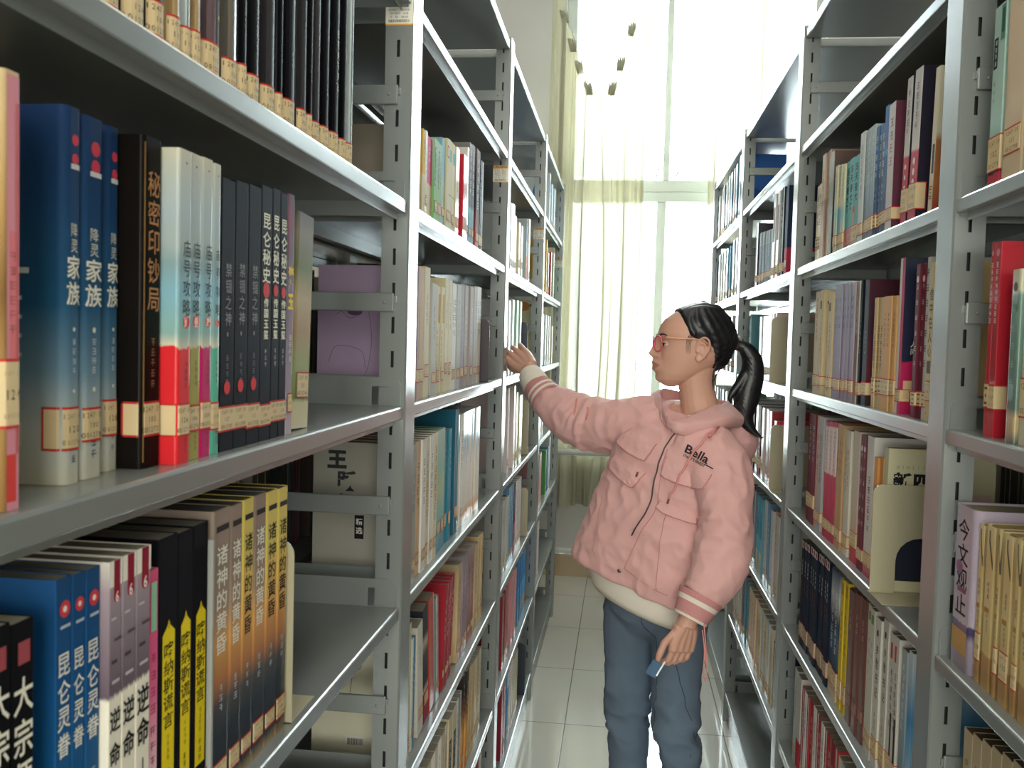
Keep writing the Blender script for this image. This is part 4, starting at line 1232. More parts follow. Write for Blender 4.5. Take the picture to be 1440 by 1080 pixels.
for nm, a, b, tc in (('twilightgrey', '#8d7c70', '#a58c78', '#e9e4d8'), ('twilightyellow', '#d9c45e', '#e0b860', '#34301c')):
    style(nm, '%s topped twilight city book' % ('brown' if nm == 'twilightgrey' else 'yellow'), [(0, '#9c8258'), (.05, '#2b2a30'), (.22, '#24303c'), (.33, '#4c4a4c'), (.42, '#b97a4a'), (.54, '#dca25c'), (.66, b), (.82, a), (1, a)], [B_(.12, .9, .925, .945, '#2a2622'), T_('诸神的黄昏', tc, .88, .50, .72, .01), P_(3, '#c8d4de', .40, .30, .4)], lz=(.016, .036), rnd=.003, coat=.5, pages='#57514a')
# plastic-wrapped row on the top shelf
style('blackwrap', 'black book in glossy plastic wrap', '#121216', [P_(3, '#77797e', .32, .26, .4)], lz=(.004, .030), coat=.35, rnd=.03)
style('greyblack', 'charcoal book in glossy plastic wrap', '#3b393d', [P_(2, '#8c8c90', .5, .44, .3)], lz=(.004, .030), coat=.35, rnd=.03)
style('blackred', 'black wrapped book with red mark', '#17161a', [P_(5, '#d4d2d0', .42, .2, .26, .62), B_(.52, .72, .44, .5, '#b83a44')], lz=(.004, .030), coat=.35, rnd=.03)
style('blackwhite', 'black wrapped book with white title', '#131318', [P_(6, '#e0e0e0', .62, .32, .34, .6)], lz=(.004, .030), coat=.35, rnd=.03)
style('darkbrown', 'dark brown wrapped book', '#3a2e28', [], lz=(.004, .030), coat=.35, rnd=.03)
style('tanwrap', 'tan book in glossy plastic wrap', '#b39468', [B_(.75, .95, .02, .99, '#cfdde6')], lz=(.004, .030), coat=.35, rnd=.03)
style('whitewrap', 'white edged book in plastic wrap', '#c9d2d6', [B_(.3, .5, .02, .99, '#5a6468')], lz=(.004, .030), coat=.35, rnd=.03)
style('plumblack', 'plum book with black spine edge', '#69535a', [B_(.58, 1., .0, 1., '#121214'), T_('欢迎来人', '#d8c24a', .55, .30, .26, .03, .78), D_(.78, .22, .08, '#d8c24a'), B_(.64, .92, .6, .72, '#b5303c')], lz=(.004, .030), coat=.35, rnd=.03)
style('greywrap', 'grey brown wrapped book', '#6f685f', [B_(.80, .92, .02, .99, '#9aa4a8')], lz=(.004, .030), coat=.35, rnd=.03)
# second left bay
style('greybrown', 'grey brown leaning book at the post', '#9a8e80', [P_(8, '#6a6058', .8, .3, .5)], lab=None, coat=.1)
style('yellowtop', 'book with yellow top over beige', [(0, '#cdb888'), (.49, '#d3c090'), (.5, '#dcae36'), (1, '#e0b83e')], [P_(4, '#8a6f20', .9, .62, .4)], lab=None)
style('beigethin', 'thin beige book', '#d3c2a0', [P_(5, '#7d6f58', .85, .5, .5)], lab='frame', coat=.15)
style('magentatop', 'book with magenta top over beige', [(0, '#cdb890'), (.42, '#d2bf98'), (.45, '#d12a66'), (1, '#d6306c')], [P_(3, '#f0c0d0', .9, .7, .3)], lab=None)
style('greenmap', 'green book with dark framed title', [(0, '#7fb46a'), (.4, '#86b878'), (.7, '#94bd98'), (1, '#9cc0a4')], [B_(.12, .2, .45, .9, '#3f5a48'), B_(.12, .42, .89, .9, '#3f5a48'), B_(.12, .42, .45, .46, '#3f5a48'), P_(5, '#4a6a58', .85, .5, .2, .28), P_(5, '#5f8470', .8, .5, .18, .68)], lab='frame')
style('tealgreen', 'teal blue edged book', [(0, '#74a8b4'), (.2, '#a8b490'), (.5, '#a2b9a6'), (.62, '#7db0c0'), (1, '#86b4bc')], lab='frame')
style('beigered', 'beige book with red framed patch', '#cfc39c', [B_(.2, .85, .80, .93, '#a84850'), B_(.34, .74, .815, .915, '#d8ccaa')], lab='frame')
style('beigeteal', 'beige teal-patched book', '#cfc49a', [B_(.35, .98, .77, .9, '#6cb0ac'), B_(.1, .9, .40, .42, '#b0a078')], lab='frame')
style('redplain', 'red book with pale band', '#c41f35', [B_(.0, 1., .145, .30, '#d8a888'), P_(3, '#d9868c', .9, .78, .15, .2)], lab=None, coat=.5)
style('whitethin', 'thin white book', '#dfdcd4', [P_(5, '#6a6a70', .86, .5, .5)], lab='frame')
style('darkpattern', 'dark mottled book with blue foot', [(0, '#5a8894'), (.35, '#5f9aa0'), (.4, '#2a2c34'), (.7, '#4a4648'), (1, '#8c8684')], [P_(6, '#c8c4c0', .95, .5, .6)], lab='frame')
style('darkredpattern', 'black and red mottled book', [(0, '#c86858'), (.25, '#8c3a3c'), (.45, '#2c282c'), (.75, '#46383c'), (1, '#7c6a68')], [P_(6, '#c4bab8', .92, .4, .4), B_(.9, 1., 0, 1, '#c9c4c0')], lab='frame')
style('navywhite', 'navy and white slim book', '#1d2a40', [B_(.62, 1., 0, 1, '#d9dee0'), P_(4, '#c8d0da', .85, .55, .3, .3)], lab='band')
style('purplecover', 'tan book with lilac cover', '#a790ad', [B_(.0, 1., .0, 1., '#c9a987'), B_(.2, .35, .3, .7, '#b89470')], [('bar', .108, .004), ('line', [(0.134, .165), (0.102, .168), (0.094, .150), (0.100, .140), (0.117, .135), (0.130, .145), (0.140, .14)], '#7c6a82', .0006), ('line', [(0.088, .165), (0.082, .135), (0.078, .10), (0.082, .06), (0.090, .035), (0.097, .02)], '#7c6a82', .0005), ('line', [(0.152, .06), (0.142, .085), (0.122, .088), (0.102, .083), (0.092, .075), (0.088, .05)], '#7c6a82', .0005), ('blob', .108, .146, .013, .007, '#5f4a66')], lz=(.030, .052), coat=.2)
style('greywhite', 'grey white book', '#bdbab0', [P_(5, '#77736c', .8, .5, .4)], lab='frame')
style('goldpatch', 'cream book with gold patch', '#d5c6a0', [B_(.35, .95, .66, .93, '#c99c4a'), P_(7, '#6f6248', .6, .2, .25, .2)], lab='frame')
style('cream', 'cream book', '#d8caa6', [P_(4, '#a09070', .8, .55, .3)], lab='frame', lz=(.03, .058))
style('greythin2', 'thin pale grey book', '#b3b0aa', [P_(5, '#7a7674', .86, .5, .45)], lab='frame')
style('greypurple', 'thin mauve grey book', '#958a92', [P_(7, '#5c5460', .8, .3, .5)], lab='frame')
style('mauvegrey', 'mauve grey book', '#a89c98', [P_(6, '#d8d0cc', .8, .4, .3)], lab='frame')
style('calligcover', 'grey book with brushed cover characters', '#a39f95', [P_(4, '#6a6660', .8, .5, .4)], [('g', '王', '#34383a', .129, .208, .031, .05), ('g', '跃', '#34383a', .112, .172, .031, .04), ('g', '文', '#34383a', .120, .134, .031, .04), ('r2', .081, .097, .075, .115, '#181a1e'), ('g', '精', '#d8d4cc', .089, .104, .011, .02), ('g', '选', '#d8d4cc', .089, .089, .011, .02), ('r2', .056, .08, .01, .028, '#c0ac84')], lab='frame', coat=.15)
want('王跃文精选', .07)
style('lotuscover', 'pale book with lotus cover', '#c9c4ae', [P_(4, '#6a6660', .8, .5, .4)], [('blob', .100, .160, .016, .007, '#8f8c80'), ('blob', .090, .166, .008, .011, '#a29e90'), ('line', [(0.120, .15), (0.105, .158), (0.090, .155), (0.080, .17)], '#6f6d64', .0007), ('line', [(0.100, .15), (0.102, .12), (0.110, .08)], '#6f6d64', .0006), ('bar', .075, .10)], lab='frame')
style('peachthin', 'thin peach coloured book', '#d9b692', [P_(4, '#8a6a4c', .85, .5, .5)], lab='frame', coat=.1)
style('creamworn', 'worn thin cream book', [(0, '#cfbd98'), (.3, '#ddd0b4'), (.6, '#c9b694'), (1, '#d8cbae')], [P_(8, '#8c7a5c', .9, .3, .5)], lab='frame', coat=.05)
style('seagreen', 'sea green book with yellow mist', [(0, '#4f8ca0'), (.3, '#7cb0a8'), (.5, '#a8b888'), (.7, '#8fb49c'), (1, '#a9bfae')], lab='frame', lz=(.03, .06))
style('tealplain', 'plain teal book', '#2f7f96', [P_(4, '#9cc4cc', .85, .6, .2)], lab='frame', lz=(.03, .06))
style('tealtall', 'tall dark teal book', '#1d6076', [B_(.0, .06, 0, 1, '#9ab8bc')], lab='frame', lz=(.03, .06))
style('whiteblue', 'thin white book with blue top', [(0, '#dcd2c0'), (.08, '#d9a878'), (.16, '#e0d6c8'), (.55, '#dedad2'), (.75, '#7f9ab8'), (.9, '#bcc6ce'), (1, '#dcdcd6')], lab=None, coat=.2)
style('whiteorange', 'thin white book with orange foot', [(0, '#dcd2c0'), (.08, '#d89a64'), (.17, '#e4d8c6'), (.7, '#dcd4c8'), (1, '#cfd2d2')], [P_(6, '#8896a6', .9, .5, .5)], lab=None, coat=.2)
style('bluethin', 'thin blue book', '#4f87ab', [P_(5, '#d4e2ea', .86, .5, .5)], lab='frame')
style('whiteplain', 'plain white book', '#d8d2c6', [P_(4, '#8a8478', .8, .6, .3)], lab='frame', lz=(.025, .05))
style('blackredpattern', 'black patterned book with red foot', [(0, '#8f1d38'), (.26, '#9a2440'), (.27, '#c9b8a4'), (.34, '#26282e'), (.6, '#3a3c44'), (.7, '#b8a898'), (.78, '#22242a'), (1, '#2a2c34')], lab='frame', lz=(.03, .055))
style('orangered', 'orange red leaning book', '#b8402c', [B_(.9, 1, 0, 1, '#d8c8b8')], lab=None, coat=.3)
style('greystripe', 'thin grey striped book', '#7d868c', [B_(.5, .7, 0, 1, '#ccd2d4'), P_(5, '#e0e2e2', .8, .4, .35, .25)], lab='frame')
style('redthin', 'thin red book', '#a82030', [P_(5, '#e4b8b4', .86, .45, .45), B_(.9, 1, 0, 1, '#d8b0a8')], lab='frame')
style('beigeworn', 'worn beige book', [(0, '#b69a70'), (.3, '#cdb48a'), (.7, '#c0a67c'), (1, '#ad9874')], [P_(6, '#6f5c40', .85, .4, .45)], lab='frame', coat=.05)
style('mauveworn', 'worn mauve book', [(0, '#a0878c'), (.4, '#8c7684'), (.7, '#a08e98'), (1, '#8a7c80')], [P_(6, '#564a54', .85, .4, .45)], lab='frame', coat=.1)
style('brownpink', 'brown and pink book', [(0, '#c07a6a'), (.15, '#8a5a52'), (.5, '#a88078'), (.8, '#8a6a62'), (1, '#99807a')], [P_(5, '#4c3634', .8, .4, .4)], lab='frame')
style('tanbook', 'tan book', '#c9ab7c', [P_(5, '#7a6238', .86, .5, .4)], lab='frame', lz=(.03, .06))
style('whiteblackbox', 'cream book with black title box', '#cdbf9f', [B_(.2, .8, .35, .75, '#2c2a2c'), P_(4, '#d0c4ac', .72, .38, .5), B_(.3, .6, .1, .2, '#8f3038')], lab='frame')
style('orangedark', 'orange and black book', [(0, '#c88a48'), (.4, '#d49a58'), (.6, '#7a4a28'), (.8, '#2a2422'), (1, '#34302c')], [P_(6, '#e6d4b4', .9, .5, .4)], lab='frame')
# far left bays
style('whitegrey', 'pale grey white book', '#c6c8c6', [P_(5, '#80868c', .85, .5, .4)], lab='frame')
style('blueorange', 'blue book with orange foot', [(0, '#c8602c'), (.35, '#cf7a44'), (.5, '#a8b4bc'), (.8, '#4f7fae'), (1, '#2e5f96')], lab=None)
style('greensoft', 'soft green book', '#93bf9a', [P_(5, '#50745c', .85, .5, .25)], lab='frame')
style('whitepink', 'pinkish white book', '#dccbc6', [P_(5, '#a06a70', .85, .5, .35)], lab='frame')
style('creamyellow', 'pale yellow book', '#d8d0a2', [P_(4, '#8a8058', .85, .5, .3)], lab='frame')
style('maroonpink', 'maroon book with pink foot', [(0, '#c9707c'), (.42, '#c05f70'), (.44, '#5c1c2c'), (1, '#64202f')], lab='frame')
style('darkred', 'dark red book', '#8c1728', [P_(5, '#d8a8a4', .8, .4, .3)], lab='frame')
style('pinkplain', 'plain pink book', '#cf8f94', [P_(4, '#8a4c54', .8, .5, .25)], lab='frame')
style('skyblue', 'sky blue book', [(0, '#7ab4dc'), (.45, '#5aa0d4'), (.7, '#2b6fa8'), (1, '#2f7fb8')], lab='frame', lz=(.03, .07))
style('bluewhite', 'blue and white book', [(0, '#d4dade'), (.4, '#7fb0d4'), (.6, '#4f92c4'), (1, '#cfd8de')], lab='frame')
style('bluewhitecover', 'book with bright blue and white cover', '#1f7fc4', [P_(3, '#e0ecf2', .8, .5, .3)], [('tri2', (.03, .20), (.16, .20), (.06, .10), '#dfe6e6')], lab=None)
style('paleblue', 'pale blue book', '#a9c4d4', [P_(5, '#5f7f96', .85, .5, .4)], lab='frame')
style('fruitcover', 'pale yellow book with fruit cover', '#d6cf9e', [P_(4, '#7a7048', .8, .5, .3)], [('blob', .020, .215, .016, .018, '#d98a48'), ('blob', .075, .25, .030, .020, '#cf8a50'), ('blob', .012, .25, .012, .010, '#7d9c58'), ('blob', .035, .255, .014, .006, '#6f8f4c'), ('blob', .04, .062, .012, .010, '#8fb060'), ('r2', .012, .034, .028, .052, '#c8786c')], lab='frame')
style('greenplain', 'bright green book', '#3f9a44', [P_(3, '#c8e4c4', .85, .6, .25)], lab='frame')
# right shelving
style('mintbook', 'mint green book with navy foot', [(0, '#c4283c'), (.075, '#b8283c'), (.08, '#1d2340'), (.235, '#1d2340'), (.24, '#a9c9bf'), (1, '#a4c2b8')], [B_(.08, .42, .66, .83, '#17202a'), P_(4, '#dfe8e4', .82, .67, .22, .25), P_(3, '#54706c', .60, .46, .14, .25), B_(.62, .95, .80, .99, '#5c8a7c'), B_(.7, .9, .84, .97, '#2c5a50')], lz=(.022, .066), coat=.4)
style('beigebig', 'large pale beige book', '#d2b997', [B_(.0, .06, 0, 1, '#b8c4c8'), P_(8, '#b4b8b4', .62, .35, .14, .06)], lz=(.032, .066), coat=.4, rnd=.004)
style('redtwin', 'red book with white title', '#b01a2c', [P_(9, '#efe4dc', .90, .58, .62), D_(.5, .945, .3, '#d88a90')], [('g', '幸', '#efe6da', .050, .225, .030, .05)], lz=(.034, .066), coat=.5)
style('jade', 'jade grey book in worn wrap', [(0, '#3f544c'), (.07, '#a8926c'), (.15, '#b09a74'), (.2, '#4f685e'), (.6, '#5f7c70'), (.85, '#6a877a'), (.88, '#c8c2a8'), (1, '#bfb99e')], [D_(.5, .90, .28, '#6a5f58'), P_(5, '#88a498', .82, .3, .4)], lab=None, coat=.9, rnd=.004)
style('creamtext', 'cream book with black title band', '#cfc7b2', [B_(.3, 1., .52, .86, '#26282c'), P_(7, '#d8d4c8', .85, .53, .5, .65), ('tri', .1, .9, .42, .48, '#8c8474')], lz=(.03, .075))
style('guwen', 'thick lilac hardback in plastic wrap', [(0, '#8b7f90'), (.2, '#9c90a4'), (.24, '#4a4068'), (.28, '#4f4570'), (.29, '#b4a6b8'), (1, '#b0a2b4')], [T_('今文观止', '#29262c', .93, .32, .62, .01), B_(.08, .9, .10, .24, '#c79a66'), ('d', .35, .62, .18, '#9a6a8c'), B_(.3, .75, .47, .50, '#8f5c7c'), P_(8, '#6f657c', .09, .04, .1)], lab=None, hard=True, rnd=.012, coat=.9, pages='#a89a7c')
style('wornbeige', 'worn beige paperback with taped foot', [(0, '#b8935c'), (.06, '#a88050'), (.2, '#b48a58'), (.215, '#d2b67c'), (.5, '#d8c08a'), (.8, '#cfb27a'), (1, '#dcc896')], [('tri3', .35, 1., .97, .74, '#5f5648'), P_(3, '#3a342a', .66, .55, .6), P_(4, '#6a5a40', .46, .34, .28), B_(.2, .7, .47, .5, '#b0823c')], lab='card', lz=(.028, .062), rnd=.006, coat=.5, pages='#b59a68')
style('lilaccover', 'pale lilac book with dark characters', '#b3aebd', [P_(3, '#4a4658', .9, .6, .6)], [('g', '百', '#4a4658', .03, .205, .026, .03), ('g', '百', '#4a4658', .03, .175, .026, .03)], lab=None)
style('beigeplain', 'plain pale beige paperback', '#b9a78a', [P_(3, '#4a4236', .84, .66, .6)], lab=None, pages='#5c5040')
style('tanink', 'tan book with bold black characters', '#bfa27c', [T_('大學之道', '#26201c', .88, .45, .7, .03)], lz=(.03, .06), coat=.1)
style('pinkbrownworn', 'worn pinkish brown book', [(0, '#b08a74'), (.2, '#a07a6c'), (.55, '#8f6c62'), (.58, '#b0907c'), (1, '#a88872')], [P_(5, '#5c443c', .85, .5, .3)], lab=None, coat=.3)
style('darkbrownworn', 'dark brown book with worn jacket', [(0, '#26242c'), (.6, '#2c2a30'), (.75, '#4a3a38'), (1, '#6a5650')], lab=None, coat=.5)
style('creamgreen', 'slim cream book with green tint', [(0, '#cdbf9f'), (.3, '#b8c4b0'), (.45, '#8fb8b4'), (.6, '#d0c8a8'), (1, '#c9c6a4')], [P_(5, '#8a7a58', .92, .62, .5)], lab='band')
style('tealcream', 'slim book half teal half cream', [(0, '#cdbf9f'), (.2, '#6fa4a8'), (.5, '#5f9ca8'), (.55, '#cfc8a4'), (1, '#c4c6a8')], [P_(5, '#5c6a5c', .92, .62, .5)], lab='band')
style('tealink', 'turquoise book with black characters', '#64b0ae', [T_('冯天奋大路', '#22302f', .93, .42, .78, .02, .5)], lz=(.003, .045), labcol='#c9877c')
style('tealorange', 'turquoise book with orange stripe', '#5aa8aa', [T_('冯天奋大', '#22302f', .93, .5, .78, .02, .55), B_(.1, .45, .16, .46, '#cf9a5c'), D_(.28, .42, .16, '#c8643c'), D_(.28, .18, .16, '#c8643c')], lz=(.003, .045))
style('paperwhite', 'slim greyish white book', '#c5c9c8', [P_(7, '#7c8488', .9, .4, .4)], lab='band')
style('greyblue', 'slim grey blue book', [(0, '#6d7c88'), (.5, '#8ea0ac'), (1, '#a9b4b8')], [P_(7, '#dfe2de', .92, .5, .55)], lab='band')
style('bluewhitetext', 'blue book with white block title', [(0, '#25406c'), (.5, '#2f5080'), (1, '#3a6aa4')], [P_(5, '#e2ded0', .92, .52, .8), P_(3, '#c0ccd8', .47, .3, .3)], lab='band', coat=.5)
style('bluedeep', 'deep blue book', [(0, '#1d3358'), (.6, '#24508c'), (.64, '#2f8fb4'), (.67, '#2a5f9c'), (1, '#2b68a8')], lab='band')
style('maroonwhite', 'white spined book with maroon cover', '#5a2a3c', [B_(.0, 1., 0, 1, '#cfc6c8'), P_(4, '#8a5a68', .9, .5, .4)], lab='band')
style('whitered', 'white book with red lower half', [(0, '#b84050'), (.46, '#c04858'), (.48, '#d4cbc4'), (.7, '#b8b4b0'), (1, '#c4bebc')], [D_(.5, .40, .16, '#f0d8d0'), D_(.5, .33, .16, '#f0d8d0'), D_(.5, .26, .16, '#f0d8d0'), P_(5, '#8a4c50', .92, .6, .4)], [('r', 0, 1, 0, 1, '#232030')], lz=(.02, .062))
style('creamorange', 'cream book with brown cover', [(0, '#a84038'), (.2, '#b0683c'), (.5, '#a86a40'), (.56, '#cfc4ac'), (1, '#d8d0b8')], [B_(0, 1, 0, 1, '#d2c6ae'), B_(.3, .8, .28, .48, '#2a2826')], lab='frame')
style('redpaper', 'cream book with red lettering', '#d2c2a4', [P_(6, '#a8343c', .95, .5, .7)], lab='band')
style('beigeink', 'beige book with ink drawing', '#ccb891', [B_(.2, .5, .82, .9, '#4a2a2c'), P_(6, '#6a5c44', .7, .4, .3), B_(.4, .5, .05, .2, '#2a2624')], [('blob', .03, .21, .022, .010, '#5a2430')], lab='band')
style('lilacset', 'slim lilac grey volume', [(0, '#8c7c90'), (.3, '#a094ac'), (.7, '#9c98b0'), (1, '#a8a4b4')], [P_(4, '#6a5c74', .9, .6, .4)], lab='band')
style('blackwhiteedge', 'black book with white edge', '#1c1e26', [B_(.0, .45, 0, 1, '#cfd2d2'), P_(6, '#8c8e94', .7, .4, .3, .7)], lab='band')
style('darkredflower', 'grey-spined book with red cover', [(0, '#2c1c28'), (.3, '#5c1c30'), (.6, '#3a2030'), (1, '#4c1c2c')], [B_(0, 1, 0, 1, '#33363e'), P_(5, '#8c9094', .6, .4, .4)], lab='band', coat=.5)
style('beigetext', 'slim beige book with small black title', '#c6aa7c', [P_(6, '#4a3e2c', .75, .35, .6)], lab='band', lz=(.026, .056))
style('orangebeige', 'slim orange beige book', '#d6a368', [P_(7, '#5c4224', .86, .55, .5)], lab='band', lz=(.026, .056))
style('magentanavy', 'magenta and navy white-spined book', [(0, '#b81c58'), (.335, '#c01f5c'), (.338, '#1f2440'), (1, '#20263f')], [B_(0, .45, 0, 1, '#d8d2d2'), B_(.45, 1, .0, 1., '#c83a68')], [('g', '人', '#d8d8dc', .018, .115, .010, .02), ('g', '间', '#d8d8dc', .018, .103, .010, .02), ('g', '有', '#d8d8dc', .030, .115, .010, .02), ('g', '味', '#d8d8dc', .030, .103, .010, .02), ('blob', .055, .19, .03, .05, '#3a4260'), ('r2', .004, .05, .025, .055, '#d8b48c')], lab='band', coat=.6)
style('maroonthin', 'slim maroon book with pale title', '#6a2436', [P_(6, '#d8b4b8', .9, .3, .45), D_(.5, .9, .3, '#e0c8c8')], lab='band')
style('blackink', 'white book with black brush lettering', '#bdb8b2', [P_(7, '#1c1c20', .95, .3, .85)], lab='band')
style('beigeheart', 'beige book with black title', '#d6ba84', [T_('信中在人心', '#33281c', .84, .40, .8, .01), B_(.1, .9, .3, .38, '#5c544c'), D_(.35, .05, .07, '#33281c')], lz=(.030, .062))
style('maroonblack', 'maroon book with white block title', '#6c1c30', [P_(6, '#e2d8d8', .9, .56, .8)], lab='band', lz=(.035, .07))
style('pinkthin', 'slim pinkish book', '#c99a8c', [P_(4, '#7c4c48', .85, .5, .4)], lab='band')
style('greytext', 'slim grey book', '#aaa8a8', [P_(6, '#5c5a60', .85, .4, .4)], lab='band')
style('pinklabel', 'pink book with white title panel', [(0, '#b82c50'), (.55, '#c4385c'), (.56, '#dcc4c4'), (.95, '#dcc8c6'), (.96, '#b83454'), (1, '#b83454')], [P_(9, '#3c3034', .93, .58, .45)], lab='band')
style('tanstripe', 'slim tan book', '#b9946a', [P_(4, '#6a4a30', .88, .6, .35), B_(.85, 1, 0, 1, '#d0b48c')], lab='band')
style('whitechin', 'white book with red characters', '#cfcbba', [P_(6, '#b04a44', .85, .55, .35, .65), P_(6, '#8a8a7c', .85, .5, .25, .3)], lab='band')
style('creampink', 'cream and pink book', [(0, '#c2404c'), (.12, '#c8505a'), (.13, '#d0a890'), (.4, '#c8b4a4'), (1, '#c4baa8')], lab='band', lz=(.03, .06))
style('whiteblacktext', 'white book with slanted black title', [(0, '#b8405a'), (.2, '#d4ccc8'), (1, '#cfcac6')], [P_(6, '#26242a', .72, .3, .75)], lab='band')
style('orangepaper', 'orange paperback', '#d09050', [P_(4, '#7a4a24', .8, .5, .4)], lab='band', labcol='#dca070')
style('xinsi', 'cream book with big cover title', '#c4bd9c', [B_(.15, .7, .4, .7, '#5c5a54')], [('g', '新', '#1d1d20', .024, .192, .027, .05), ('g', '四', '#1d1d20', .056, .192, .027, .05), ('g', '军', '#1d1d20', .088, .192, .027, .05), ('r2', .002, .17, .148, .174, '#c6a89c'), ('r2', .002, .17, .02, .10, '#252838'), ('r2', .002, .17, .10, .146, '#cabf98'), ('w', 'XINSIJUNJUN', '#8c8870', .03, .2160, .008)], lab='band')
style('navyset', 'slim navy volume with white badge', '#1c2436', [B_(.1, .9, .925, .99, '#d6cfc8'), D_(.5, .957, .24, '#8c2c38'), P_(4, '#dfe2e6', .82, .66, .55), P_(3, '#8a3444', .62, .5, .4)], lz=(.02, .055), coat=.4, labcol='#b9a48c')
style('bluepattern', 'blue and white patterned book', [(0, '#cfc0a0'), (.18, '#cdbb98'), (.2, '#2c3c50'), (.45, '#4a6078'), (.6, '#26344a'), (.8, '#b9c0c4'), (1, '#3a506c')], [P_(7, '#dfe2e2', .85, .35, .7)], lz=(.02, .06))
style('yellowbook', 'yellow book', '#d2b62c', [B_(.2, .8, .88, .97, '#a88c1c'), P_(6, '#4a3c10', .76, .42, .3)], lz=(.02, .06))
style('brownhard', 'thick brown hardback', '#6a3d36', [P_(3, '#b09080', .86, .70, .35, .5)], hard=True, rnd=.006, lab='strip', lz=(.04, .06), labcol='#9c7468', coat=.6)
style('whitegreen', 'slim white book with green mark', '#c9c6b8', [B_(.2, .8, .9, .96, '#6f8c5c'), P_(4, '#8a8878', .8, .5, .3)], lab='band')
style('whitescript', 'white book with black script title', '#cdc9c0', [T_('乡愁书记', '#2c2a2c', .84, .46, .45, .01), P_(3, '#5c5a58', .38, .24, .25), B_(.3, .6, .88, .92, '#3c3a40')], lab='band', lz=(.02, .055))
style('whitemaroon', 'white book with maroon boxes', '#d0cac4', [B_(.15, .5, .84, .94, '#b84a38'), P_(7, '#33303a', .78, .4, .4), B_(.55, .9, .22, .5, '#2c2228')], lab='band', lz=(.02, .06))
style('whitered2', 'white book with red foot', [(0, '#d0c4bc'), (.05, '#b02438'), (.32, '#b02438'), (.33, '#c4bcb4'), (1, '#c8c0b8')], lab=None)
style('redwhite', 'red and white striped book', '#a8303c', [B_(.4, .75, 0, 1, '#d8c8c0'), P_(6, '#6a1c28', .85, .5, .3)], lab='frame')
style('whitebrown', 'white and brown book', '#c4bcb4', [B_(.1, .8, .45, .85, '#7c6c68'), P_(4, '#3c3a40', .4, .2, .4)], lab='band')
style('navyred', 'navy book with red foot', [(0, '#b83048'), (.3, '#b4304a'), (.32, '#22304e'), (1, '#1d2a48')], lab='frame', lz=(.02, .045))
style('tealworn', 'large worn teal book', [(0, '#4f8a94'), (.5, '#3c7c8a'), (1, '#2f6c78')], [B_(.1, .3, .05, .95, '#8cb4b8')], lab=None)
style('pinkedge', 'slim pink edged book', '#c4a49c', [B_(.6, .9, 0, 1, '#b06068')], lab='band')
style('oceanblue', 'ocean blue book with sandy foot', [(0, '#d0bc98'), (.22, '#cfc2a0'), (.35, '#6fb0c0'), (.6, '#2f8cae'), (1, '#3a9cb8')], [P_(4, '#cfe2e6', .92, .7, .4)], lab=None)
style('purplethin', 'slim purple book', '#4a2350', [P_(4, '#c8b0cc', .8, .5, .4)], lab='band')
style('bluebandcover', 'cream book with blue banded cover', '#cfc9b4', [P_(4, '#6a6a70', .8, .5, .4)], [('r', 0, 1, .88, .985, '#3a68ac'), ('blob', .060, .098, .026, .030, '#2b4f94')], lab='frame')
style('tealplain2', 'teal book', '#3f98ac', lab='band')
want('I247.590123 845/', .0)
want('6OIC', .0); want('XINSIJUNJUN', .0)
for t_ in ('降灵家族', '秘密印钞局'):
    pass
text_flush()


def cover_material(st, key):
    s = ST[key]
    if isinstance(s['cov'], str):
        dark = max(hexc(s['cov'])[:3]) < .05
        return mat('cover_' + key, s['cov'], rough=s['rough'], coat=s['coat'] * (.15 if dark else 1), spec=.06 if dark else .2, var=.06, vscale=25.)
    m = ramp_mat('cover_' + key, s['cov'], rough=s['rough'], nz=.05, nscale=7., coat=s['coat'])
    m.node_tree.nodes['Principled BSDF'].inputs['Specular IOR Level'].default_value = .2
    return m


def book_cover(key, t, h, w):
    """folded cover: two boards and a spine, open at the fore edge"""
    s = ST[key]
    c = min(.0026 if s['hard'] else .0007, t * .2)
    r = min(s['rnd'], t * .45)
    out = [(0, w)]
    for a in (0, 15, 30, 45, 60, 75, 90):
        out.append((r - r * math.cos(R(a)), r - r * math.sin(R(a))))
    for a in (90, 75, 60, 45, 30, 15, 0):
        out.append((t - r + r * math.cos(R(a)), r - r * math.sin(R(a))))
    out.append((t, w))
    inn = [(min(max(x, c), t - c), max(y, c)) for x, y in out]
    mb = MB()
    n = len(out)
    for k in range(n - 1):
        a, b = out[k], out[k + 1]
        mb.quad((a[0], a[1], 0), (b[0], b[1], 0), (b[0], b[1], h), (a[0], a[1], h))
        p, q = inn[k], inn[k + 1]
        mb.quad((q[0], q[1], 0), (p[0], p[1], 0), (p[0], p[1], h), (q[0], q[1], h))
        for z, fl in ((0, 1), (h, 0)):
            f = [(a[0], a[1], z), (b[0], b[1], z), (q[0], q[1], z), (p[0], p[1], z)]
            mb.quad(*(f[::-1] if fl else f))
    for k in (0, n - 1):
        a, p = out[k], inn[k]
        mb.quad((a[0], a[1], 0), (a[0], a[1], h), (p[0], p[1], h), (p[0], p[1], 0))
    return mb


def book_pages(key, t, h, w):
    s = ST[key]
    c = min(.0028 if s['hard'] else .0009, t * .22)
    iz = .003 if s['hard'] else .0006
    iy = .004 if s['hard'] else .0008
    mb = MB()
    r = min(s['rnd'], t * .45)
    mb.box(c, t - c, max(r + .0005, .003 if s['hard'] else .0015), w - iy, iz, h - iz)
    return mb


def spine_curve(key, t):
    r = min(ST[key]['rnd'], t * .45)

    def f(x):
        d = min(x, t - x)
        if r < .0025 or d >= r: return 0.
        d = max(d, 0.)
        return r - math.sqrt(max(0., r * r - (r - d) ** 2))
    return f, r


